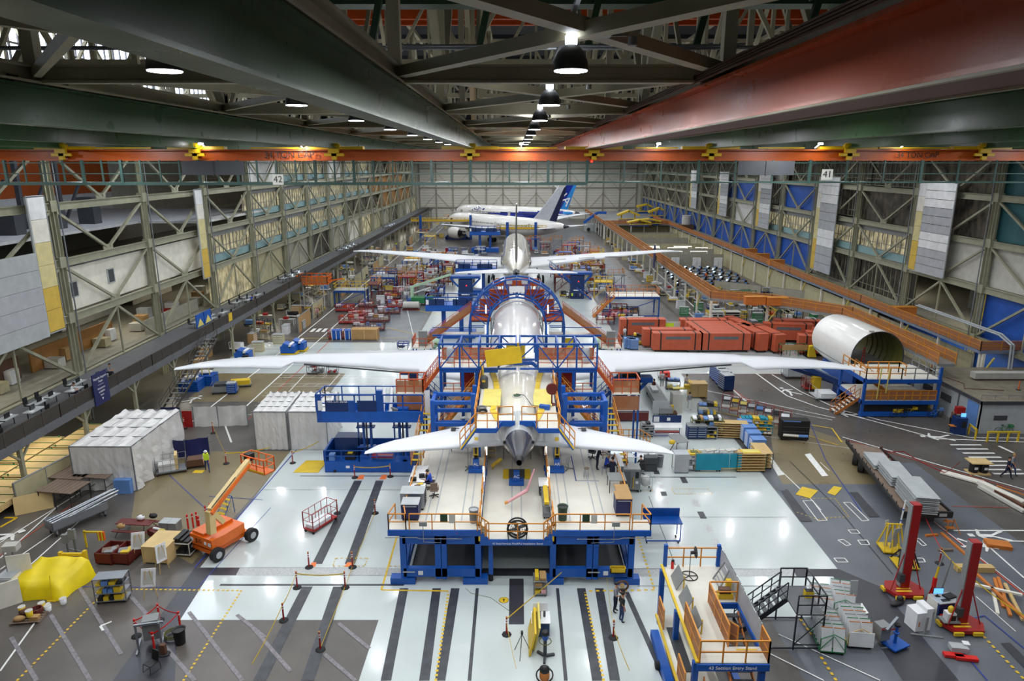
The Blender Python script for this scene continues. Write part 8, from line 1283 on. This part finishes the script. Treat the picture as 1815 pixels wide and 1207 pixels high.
for k, px in enumerate((598,621)): crate('%s small blue box with orange label on a red pallet' % ['left','right'][k], (px,601), 1.3,1.0,1.3,'blue_deck',trim='white',name='blue_box')
t = K('boom_lift','green and white boom lift behind the red racks, boom raised toward the aircraft','boom lift',(745,540),0,[('body','green',('b',-1.4,-1,.5,2.2,1,1.4)),('wheel','rubber',*[('c',(a,b-.15,.45),(a,b+.15,.45),.45) for a in (-1,1.8) for b in (-1,1)]),('riser','green_pale',('b',-1.6,-.3,1.2,-1.1,.3,3.2)),('boom','green_pale',('r',(-1.4,0,3.1),(5.5,-.5,5.4),.35)),('cylinder','white',('r',(-1.2,.2,2),(1.8,.2,3),.2))]); K('rolled_film','large white roll on a red base beside the green boom lift','roll',(729,549),0,[('roll','offwhite',('c',(-1.3,0,.8),(1.3,0,.8),.6)),('cradle','maroon',('b',-1.4,-.6,0,1.4,.6,.2))])
for k, (px, py, l) in enumerate(((505,628,'front one of the pair on the left aisle'),(522,622,'rear one of the pair on the left aisle'),(425,640,'by the walkway posts at left'))): K('floor_scrubber','blue rounded floor machine, '+l,'machine',(px+8,py),0,[('hood','blue_deck',('b',-.9,-.7,.3,.9,.7,1.2),('cb',(.1,0,1.2),1.4,1.38,.5,0,0,.3)),('stripe','white',('cb',(.35,0,1.28),.3,1.4,.5,0,0,.3)),('skirt','yellow' if k != 2 else 'blue_deck',('b',-.9,-.7,.1,1.1,.7,.35))])
for px, py, l, m_ in ((340,690,'stack of blue pallets with yellow uprights under the left wingtip','blue_deck'),(365,680,'second blue pallet stack under the left wingtip','blue_deck')): K('pallet_stack',l,'pallets',(px,py),0,[('pallet',m_,*[('b',-1.1,-.9,.2*j,1.1,.9,.2*j+.14) for j in range(6)]),('post','yellow_pale',*[('r',(a,-.6,1.2),(a,-.6,2.3),.08) for a in (-.8,0,.8)]),('cover','white',('e',(0,.2,1.35),.8,.5,.2))])
cart('grey tub cart full of metal brackets under the left wing', (400,695), 2.6, 1.3, 1.1, 'galv', 15, [('tub','grey',-1.2,-.6,1.2,.6,.5),('brackets','grey_dark',-1.0,-.5,.9,.5,.8)]); cabinet('blue tool cabinet beside the grey tub cart under the left wing', (412,697), .9,.8,1.2,'blue_deck',10,5,1); cart('cart with a yellow sheet behind the blue tool cabinet', (427,685), 2.2,1.0,1.0,'grey',15,[('sheet','yellow',-1,-.45,1,.45,.5)])
for px, py, l in ((555,662,'left'),(565,660,'middle'),(590,662,'right')): shelf('wire shelf cart under the left wing, %s of three' % l, (px,py), 1.2,.8,1.5,3,'galv','alu',0,['white','red','grey'],'cart')
K('caster_frame','small blue wheeled frame on the white cross aisle left of the gantry','frame',(715,618),0,[('frame','blue',('rail',[(-.7,-.5,.2),(.7,-.5,.2),(.7,.5,.2),(-.7,.5,.2),(-.7,-.5,.2)],.7,.04,.7)),('load','black',('e',(-.2,-.3,.4),.5,.3,.2))]+wheels(1.4,1.0,.1)); K('floor_ramp','yellow ramp plate beside the far left lift on the cross aisle','ramp',(752,608),0,[('plate','yellow',('s',[(-1.2,-.6,.03),(1.4,-.6,.06),(1.4,.8,.06),(-.6,.8,.03)],.03))])
def lift2(label, px, py, s=1.0): return K('platform_lift',label,'lift',(px,py),0,[('chassis','blue_deck',('b',-3.4,-1.2,.05,3.4,1.2,1.0)),('platform','blue_deck',('b',-3.8,-1.4,4.2,3.8,1.4,5.1)),('mast','blue',('b',-1.6,-.3,1,-1.0,.3,4.8),('b',1.0,-.3,1,1.6,.3,4.8)),('railing','blue',('rail',[(-3.8,-1.4,5.1),(3.8,-1.4,5.1),(3.8,1.4,5.1),(-3.8,1.4,5.1),(-3.8,-1.4,5.1)],1.2,.05,1.5)),('side_panel','blue_dark',('b',-3.6,-1.45,5.1,-1,-1.42,6),('b',.2,-1.45,5.1,3,-1.42,6)),('notice','white',('b',-3.7,-1.46,5.2,-3.3,-1.45,5.9))],sc=(s,)*3)
lift2('dark blue lift platform left of the arch tower', 803, 597, .95); lift2('dark blue lift platform under the left wing of the second aircraft', 845, 522, 1.0); lift2('dark blue lift platform beside the third aircraft', 860, 446, 1.1)
for px, py, l in ((826,536,'left'),(1022,528,'right')): K('wing_jack','dark blue wing support tower under the %s wing of the second aircraft' % l,'jack',(px,py),0,[('tower','blue_dark',('b',-1.2,-1,0,1.2,1,4.2)),('arm','blue',('s',[(-2.6,-1,4.8),(2.6,-1,4.8),(2.6,1,4.8),(-2.6,1,4.8)],.4),('r',(-1.2,-1,3),(-2.6,-1,4.5),.3),('r',(1.2,-1,3),(2.6,-1,4.5),.3)),('beacon','red_glow',('e',(.2,-1.05,3.2),.1,.05,.1,8,5)),('lettering_band','white',('b',-.7,-1.03,1.5,.7,-1,1.7))])
x, y = gx(1120,558); stand('blue stair stand with orange railings behind the orange crate block', x, y, 8, 4, 3.4, 'blue', 'wood_orange', 'cream'); stair_thing('brown stair of the blue stand behind the orange crate block', (x-6.5,y-1.5,0), (x-3.2,y-1.5,3.4), 1.2, 'wood_orange', 'wood_orange', 'x'); stair_thing('orange stair leaning down from the second aircraft on the right', (gx(1048,530)[0],gx(1048,530)[1],0), (gx(1048,530)[0]-7.5,gx(1048,530)[1]+2,5.6), 1.3, 'wood_orange', 'blue', 'x')
def deskrow(label, x, y, n, rz=0, z=0, grp=None, scr='screen_white'):
    for k in range(n):
        xx, yy = x+1.7*k*math.cos(math.radians(rz)), y+1.7*k*math.sin(math.radians(rz)); K('desk', label, 'desk', (xx,yy), rz, [('desktop','white' if k%2 else 'grey_light',('b',-.75,-.4,.7,.75,.4,.75)),('leg','black',('r',(-.7,0,0),(-.7,0,.7),.05),('r',(.7,0,0),(.7,0,.7),.05)),('monitor','black',('b',-.3,.1,.78,.25,.14,1.1)),('screen',scr if k%3 == 0 else 'blue_light',('b',-.27,.08,.8,.22,.1,1.08)),('items',['red','white','black','cardboard'][k%4],('b',.3,-.3,.75,.6,-.05,.88)),('chair','black',('cb',(0,-.7,.5),.45,.45,.08),('cb',(0,-.92,.8),.45,.07,.5))], z, grp, False)
for r_ in range(7): deskrow('white desk with black chair in the crowded desk cluster between the two orange walkways', 32+.5*(r_%2)+.3*r_, 133+3.6*r_, 9 if r_ < 5 else 8, 0, 0, 'desks of the right cluster')
for k, px in enumerate((1232,1275,1318)): x, y = gx(px,487); K('locker','white double locker at the back of the desk cluster, %s of three' % ['left','middle','right'][k],'locker',(37.5+5*k,158.8),0,[('body','white',('b',-.9,-.3,0,.9,.3,2.4)),('door_line','grey',('b',-.02,-.32,.1,.02,-.3,2.3))],px=False)
person('person in orange vest standing in the desk cluster', (1251,497), 0, 'stand', 'orange_vivid', 'black')
for k, (y0, n_, l) in enumerate(((43,3,'nearest the left edge'),(48,3,'above the navy sign'),(53,4,'beside the first wall column'),(80,4,'near the top of the stairs'),(92,4,'past the yellow notice'),(112,5,'in the middle of the walkway'),(150,6,'far along the walkway'),(205,6,'at the far end of the walkway'))): 
    for j in range(n_): K('workstation','desk with computer on the left walkway %s' % l,'desk',(-38.2+(j%2)*.9, y0+1.8*j),90 if j%2 else -90,[('desktop','grey_light',('b',-.8,-.4,.7,.8,.4,.75)),('leg','black',('r',(-.75,0,0),(-.75,0,.7),.05),('r',(.75,0,0),(.75,0,.7),.05)),('monitor','black',('b',-.28,.1,.78,.28,.14,1.15)),('screen','screen_white' if y0 > 100 else 'grey_dark',('b',-.25,.07,.8,.25,.1,1.12)),('papers','white',('b',-.7,-.3,.75,-.35,0,.82)),('chair','black',('cb',(.1,-.75,.5),.45,.45,.1),('cb',(.1,-.98,.85),.45,.07,.55))],4.64,'walkway desks %s' % l,False)
cabinet('long white filing cabinet on the left walkway near the edge', (-40,47.5), 2.6,.6,1.3,'offwhite',90,2,3,z=4.64,px=False,wh=False)
for k, (x, y, sh, l) in enumerate(((-37.4,54.6,'cloth_white','white shirt seated on the left walkway behind the navy sign'),(-37.6,60.2,'cloth_grey','grey shirt seated on the left walkway past the navy sign'),(-37,94,'cloth_blue','blue shirt on the left walkway by the yellow notice'))): person('person in '+l, (x,y), 90, 'sit', sh, 'cloth_navy', z=4.64, px=False)
K('banner','yellow and blue pictogram banner pair over the stair head','banner',(-35.8,76.6),0,[('panel','blue_deck',('b',-.05,-1.9,0,.05,-.1,1.5)),('panel','blue_deck',('b',-.05,.1,0,.05,1.9,1.5)),('peak','yellow_pale',('s',[(.07,-1.8,.1),(.07,-.2,.1),(.07,-1,1.0)],.01),('s',[(.07,.2,.1),(.07,1.8,.1),(.07,1,1.0)],.01))],5.8,None,False); K('notice','yellow notice on the left walkway railing','sign',(-35.46,83),0,[('plate','yellow',('b',0,-.5,0,.05,.5,1.0))],4.8,None,False)
# yellow tooling on the raised platform
for k, (px, py, l) in enumerate(((1113,392,'left tilted one'),(1145,378,'rear roof-shaped one'),(1167,386,'right roof-shaped one'),(1150,398,'front low one'),(1132,400,'front left low one'))):
    v = P(px, py, 4.7); s_ = 1.0; K('yellow_tooling','yellow aircraft assembly fixture on the raised platform, '+l,'fixture',(v.x,v.y),0,[('base','blue',('b',-4,-2,0,4,2,1.0)),('body','yellow',('s',[(-5,-2,3+.8*(k%2)),(0,-2,5),(0,2,5),(-5,2,3+.8*(k%2))],.8),('s',[(0,-2,5),(5,-2,3),(5,2,3),(0,2,5)],.8),('r',(-3,0,1),(-3,0,3.5),.5),('r',(3,0,1),(3,0,3.3),.5)),('frame','yellow',('r',(-5,-2,1),(5,-2,1.2),.4))],4.7,None,False,(.75,.75,.75 if k < 3 else .4))
K('blue_crane_arm','blue angled loading arm on a white cabin beyond the raised platform','crane',(1050,409),0,[('cabin','grey_light',('b',-4,-2,0,4,2,3.2)),('arm','blue_deck',('r',(-4,0,3.5),(2,0,8),1.1),('r',(2,0,8),(6,0,8),1.1)),('load','orange_vivid',('r',(1,-1,4),(3,-1,5.5),.6)),('wheel','rubber',('c',(-2,-2.2,.8),(-2,-1.9,.8),.8),('c',(2,-2.2,.8),(2,-1.9,.8),.8))],sc=(.8,.8,.8)); x, y = gx(1205,382)
K('beige_drum','beige drum on a brown base behind the raised platform','drum',(51,205),0,[('drum','offwhite',('c',(0,0,1.4),(0,0,4),1.4)),('base','brown',('b',-1.8,-1.8,0,1.8,1.8,1.4))],4.7,None,False)
for x_, y_, l_, z_, m_, lab in ((-22,222,22,5.6,'yellow','long yellow railed stand at the nose of the third aircraft'),(2,196,14,5.6,'yellow','yellow railed stand with orange end at the rear door of the third aircraft')): K('work_stand',lab,'work stand',(x_,y_),0,[('floor','grey',('b',-l_/2,-1.5,z_-.2,l_/2,1.5,z_)),('railing','line_yellow',('rail',[(-l_/2,-1.5,z_),(l_/2,-1.5,z_)],1.1,.07,1.2),('b',-l_/2,-1.52,z_,l_/2,-1.48,z_+.5)),('mast','blue',*[('b',a-.4,-2,0,a+.4,-1.6,z_+2) for a in (-l_/2+3,l_/2-3)])],px=False)
stair_thing('grey conveyor ramp beside the third aircraft nose', (gx(752,425)[0],gx(752,425)[1],0), (gx(752,425)[0]+6,gx(752,425)[1]+16,5), 2.2, 'grey_light', 'grey_light', 'y'); K('blue_stand_arm','dark blue support frame under the third aircraft engine','frame',(812,425),0,[('frame','blue_dark',('r',(-4,0,.4),(0,0,4.5),.8),('r',(0,0,4.5),(3,0,.4),.8),('r',(-4,0,.4),(4,0,.4),.8))])
# people on the aisles
for px, py, rz_, sh, pa, l in ((1152,492,0,'black','black','left one of a dark pair on the right aisle'),(1163,494,0,'black','black','right one of a dark pair on the right aisle'),(1200,529,150,'cloth_blue','black','in blue walking on the right aisle'),(1214,533,0,'cloth_white','black','in white shirt walking near the right walkway'),(1057,497,180,'cloth_white','black','in white shirt standing alone right of the second aircraft'),(1107,601,180,'cloth_white','cloth_grey','in white at the left end of the orange crates'),(1072,420,0,'cloth_white','black','in white far along the right aisle'),(1081,428,0,'black','black','in dark clothes far along the right aisle'),(703,440,0,'hi_vis','cloth_blue','in hi-vis at the foot of the far stairs'),(795,440-20,0,'black','black','in dark clothes beside the far stands'),(840,505,0,'cloth_grey','cloth_navy','in grey by the lift left of the second tail')): person('person '+l, (px,py), rz_, 'walk' if rz_ else 'stand', sh, pa)
for k, (px, sh) in enumerate(((1006,'cloth_white'),(1014,'hi_vis'),(1021,'cloth_navy'),(1028,'cloth_grey'))): person('person in %s seated at the screens right of the arch tower' % ['white','yellow-green','navy','grey'][k], (px,530), 180, 'sit', sh, 'cloth_navy')
deskrow('desk with glowing screens right of the arch tower', gx(1006,526)[0], gx(1006,526)[1], 3, 0, 0, 'screens right of the arch tower', 'screen_white')
# fillers: carts, racks and cabinets seen small in the distance
FR = random.Random(11)
pal = {'red': 'red', 'blue': 'blue_deck', 'grey': 'grey', 'yellow': 'yellow', 'white': 'white', 'green': 'green', 'brown': 'cardboard', 'navy': 'blue_dark', 'beige': 'beige', 'maroon': 'maroon'}
def filler(x, y, kind, c, region, s=1.0):
    m = pal[c]; a = FR.choice((0, 90, 0, 5, -8)); g = '%s %ss %s' % (c, kind, region); lab = '%s %s among the equipment %s' % (c, kind, region)
    if kind == 'rack': ps = [('frame', m, ('rail', [(-1.3,-.5,0),(1.3,-.5,0),(1.3,.5,0),(-1.3,.5,0),(-1.3,-.5,0)], 1.6, .04, .85)), ('shelf', 'grey_light', ('b',-1.3,-.5,.6,1.3,.5,.66)), ('load', FR.choice(('white','orange_red','blue_light','grey','pink')), ('b',-1.0,-.4,.66,-.1,.3,1.2)), ('load', FR.choice(('cardboard','white','black','yellow')), ('b',.1,-.4,.66,1.1,.4,1.0))]
    elif kind == 'cart': ps = [('bed', m, ('b',-.9,-.5,.25,.9,.5,.4)), ('handle', m, ('t', [(-.9,-.4,.4),(-.95,-.4,1.1),(-.95,.4,1.1),(-.9,.4,.4)], .03)), ('load', FR.choice(('white','grey','cardboard','blue_light','black')), ('b',-.7,-.4,.4,.7,.4,.6+FR.random()*.5))]+wheels(1.7,.9,.12)
    elif kind == 'cabinet': ps = [('body', m, ('b',-.7,-.4,0,.7,.4,1.3)), ('top', 'grey_light', ('b',-.74,-.44,1.3,.74,.44,1.35)), ('drawer_line', 'white', *[('b',-.6,-.43,.3+.25*j,.6,-.4,.34+.25*j) for j in range(4)])]
    elif kind == 'bench': ps = [('top', 'grey_light', ('b',-1.2,-.4,.85,1.2,.4,.92)), ('frame', m, *[('r',(p,q,0),(p,q,.85),.08) for p in (-1.1,1.1) for q in (-.35,.35)]), ('item', FR.choice(('red','white','black','yellow')), ('b',-.5,-.3,.92,.2,.2,1.25))]
    else: ps = [('frame', m, *[('r',(p,q,0),(p,q,3),.14) for p in (-1.6,1.6) for q in (-1,1)], ('b',-1.7,-1.1,2.9,1.7,1.1,3.05)), ('brace', m, ('r',(-1.6,-1,.2),(1.6,-1,2.9),.1)), ('railing', 'orange' if c != 'yellow' else 'yellow', ('rail', [(-1.6,-1,3.05),(1.6,-1,3.05),(1.6,1,3.05)], 1, .04, 1))]
    K({'rack':'parts_rack','cart':'cart','cabinet':'tool_cabinet','bench':'work_bench','stand':'work_stand'}[kind], lab, kind, (x,y), a, ps, 0, g, False, (s,)*3)
def fill(region, x0, x1, y0, y1, n, kinds, cols, sp_=3.0):
    pts = []; tries = 0
    while len(pts) < n and tries < 4000:
        tries += 1; x, y = FR.uniform(x0,x1), FR.uniform(y0,y1)
        if all((x-a)**2+(y-b)**2 > sp_*sp_ for a, b in pts): pts.append((x,y)); filler(x, y, FR.choice(kinds), FR.choice(cols), region)
fill('left of the second aircraft', -26, -13.5, 117, 158, 66, ('rack','cart','cabinet','bench','stand','rack'), ('red','blue','grey','white','yellow','maroon'), 2.15)
fill('behind the second aircraft left wing', -27, -8, 162, 188, 42, ('rack','cart','bench','cabinet'), ('red','white','grey','navy','blue'), 2.5)
fill('beside the left aisle far away', -33, -24, 190, 280, 24, ('cart','cabinet','bench','stand'), ('beige','white','grey','yellow','blue'), 4)
fill('right of the second aircraft', 9, 20, 122, 180, 56, ('rack','cart','stand','rack','bench'), ('red','blue','white','grey','maroon','yellow'), 2.4)
fill('below the third aircraft tail', 2, 22, 182, 194, 18, ('rack','cart','stand'), ('blue','red','white','grey'), 2.8)
fill('around the arch tower on the right', 13.5, 20, 100, 112, 9, ('cart','cabinet','rack','bench'), ('grey','yellow','red','navy'), 2.8)
fill('under the lower orange walkway', 30.5, 47, 98, 126, 50, ('bench','cabinet','cart','rack'), ('navy','grey','white','green','beige','yellow'), 2.3)
fill('along the lower walkway beside the right aisle', 27.2, 29.5, 100, 215, 26, ('cabinet','bench','cart'), ('white','beige','grey','green','yellow'), 3.2)
fill('in the partition rooms behind the strip lights', 32, 48, 172, 213, 30, ('bench','cabinet','cart'), ('white','grey','beige','blue'), 2.9)
fill('on the upper floor under the right blue wall', 49.9, 52.3, 104, 200, 0, ('bench',), ('white',), 3)
fill('under the left walkway', -40, -31.5, 78, 190, 60, ('cabinet','bench','rack','cart'), ('beige','brown','grey','beige','navy','white'), 2.9)
for k in range(14): part_wall('beige partition beside the left aisle under the walkway', (-31.3-(k%2)*.5, 96+9*k, 0), (-31.3-(k%2)*.5, 102+9*k, 0), 2.3, 'beige' if k%3 else 'cardboard', grp='partitions beside the left aisle')
for k, (x_, l) in enumerate(((31,'left'),(33.5,'right'))): K('tool_crib','yellow-ended rack of long trays by the cross aisle on the right, %s one' % l,'rack',(x_,103),0,[('rack','offwhite',*[('b',-1.2,-.8,.3+.35*j,1.2,.8,.38+.35*j) for j in range(5)]),('end','yellow',('b',-1.3,-.9,.1,-1.2,.9,1.9)),('load','black',*[('b',-1,-.7,.42+.35*j,1,.7,.52+.35*j) for j in range(4)])],px=False)
cart('long grey tub cart with scrap wood in front of the orange crates', (1253,622), 5.5,1.3,1.2,'galv',0,[('tub','grey',-2.6,-.6,2.6,.6,.9),('scrap','wood',-2.2,-.5,1.5,.5,1.1)]); cabinet('dark blue cabinet in front of the orange crates', (1186,611), 2.4,1.1,1.6,'blue_dark',0,1,1,top='grey_light'); K('display_table','cream table with green and white display in front of the orange crates','table',(1183,597),0,[('board','offwhite',('b',-1.9,0,1.4,1.9,.1,2.2)),('screen_panel','hi_vis',('b',-1.4,-.02,1.5,.8,0,2.0)),('top','offwhite',('b',-1.9,-1,.9,1.9,0,1)),('leg','yellow_pale',('r',(-1.8,-.9,0),(-1.8,-.9,.9),.08),('r',(1.8,-.9,0),(1.8,-.9,.9),.08))]); shelf('clear film wrapped cart right of the dark blue cabinet', (1218,607), 1.5,1.2,2.0,3,'grey_light','alu',0,['yellow','white'],'cart')
for k in range(3): cabinet('%s light blue cabinet in the short row behind the right wing root' % ['first','second','third'][k], (1113+5*k,617+1*k), 1.1,.9,1.4,'blue_light',0,5,1,top='blue_light')
shelf('dark table with parts behind the right wing', (1131,611), 1.4,.8,1.3,2,'black','black',0,['black','yellow'],'table',top=True); K('vent_machine','pale green hose machine at the right end of the arch tower','machine',(1067,618),0,[('body','green_pale',('e',(0,0,.8),1.3,.9,.8)),('hose','olive',('t',[(1.2*math.cos(PI*i/8),-.8,1.0*math.sin(PI*i/8)) for i in range(9)],.1))]); K('vent_machine','pale green hose machine at the left end of the arch tower','machine',(768,618),0,[('body','green_pale',('e',(0,0,.8),1.1,.9,.7)),('hose','olive',('t',[(1.1*math.cos(PI*i/8),-.8,1.0*math.sin(PI*i/8)) for i in range(9)],.1))])
K('folding_rack','green-framed trolley with cardboard sheets in front of the orange trio','cart',(1404,632),0,[('frame','green',('rail',[(-1.6,-.5,.2),(1.6,-.5,.2),(1.6,.5,.2),(-1.6,.5,.2),(-1.6,-.5,.2)],1.4,.03,1.1)),('sheet','cardboard',('b',-1.6,-.55,1.0,1.6,-.5,1.7))]); K('yellow_dolly','small yellow triangular dolly left of the fuselage barrel','dolly',(1434,632),0,[('body','yellow',('s',[(-.5,-.4,1.6),(.0,-.4,1.7),(.5,-.4,.2),(-.5,-.4,.2)],.6)),('base','black',('b',-.6,-.6,.05,.6,.5,.2))])
for k in range(6): K('crate_box','orange wooden crate on the lower orange walkway bend' if k < 2 else 'orange box on the upper right walkway', 'crate', [(33.6,93.9),(36.5,93.4),(50.6,87),(50.4,131),(50.8,140),(51,148)][k], 0, [('side','wood_orange',('b',-1.4,-.5,0,1.4,.5,1.1)),('rim','orange',('b',-1.45,-.55,1.1,1.45,.55,1.16))], 4.7, ['crates on the walkway bend','boxes on the upper right walkway'][k > 1], False)
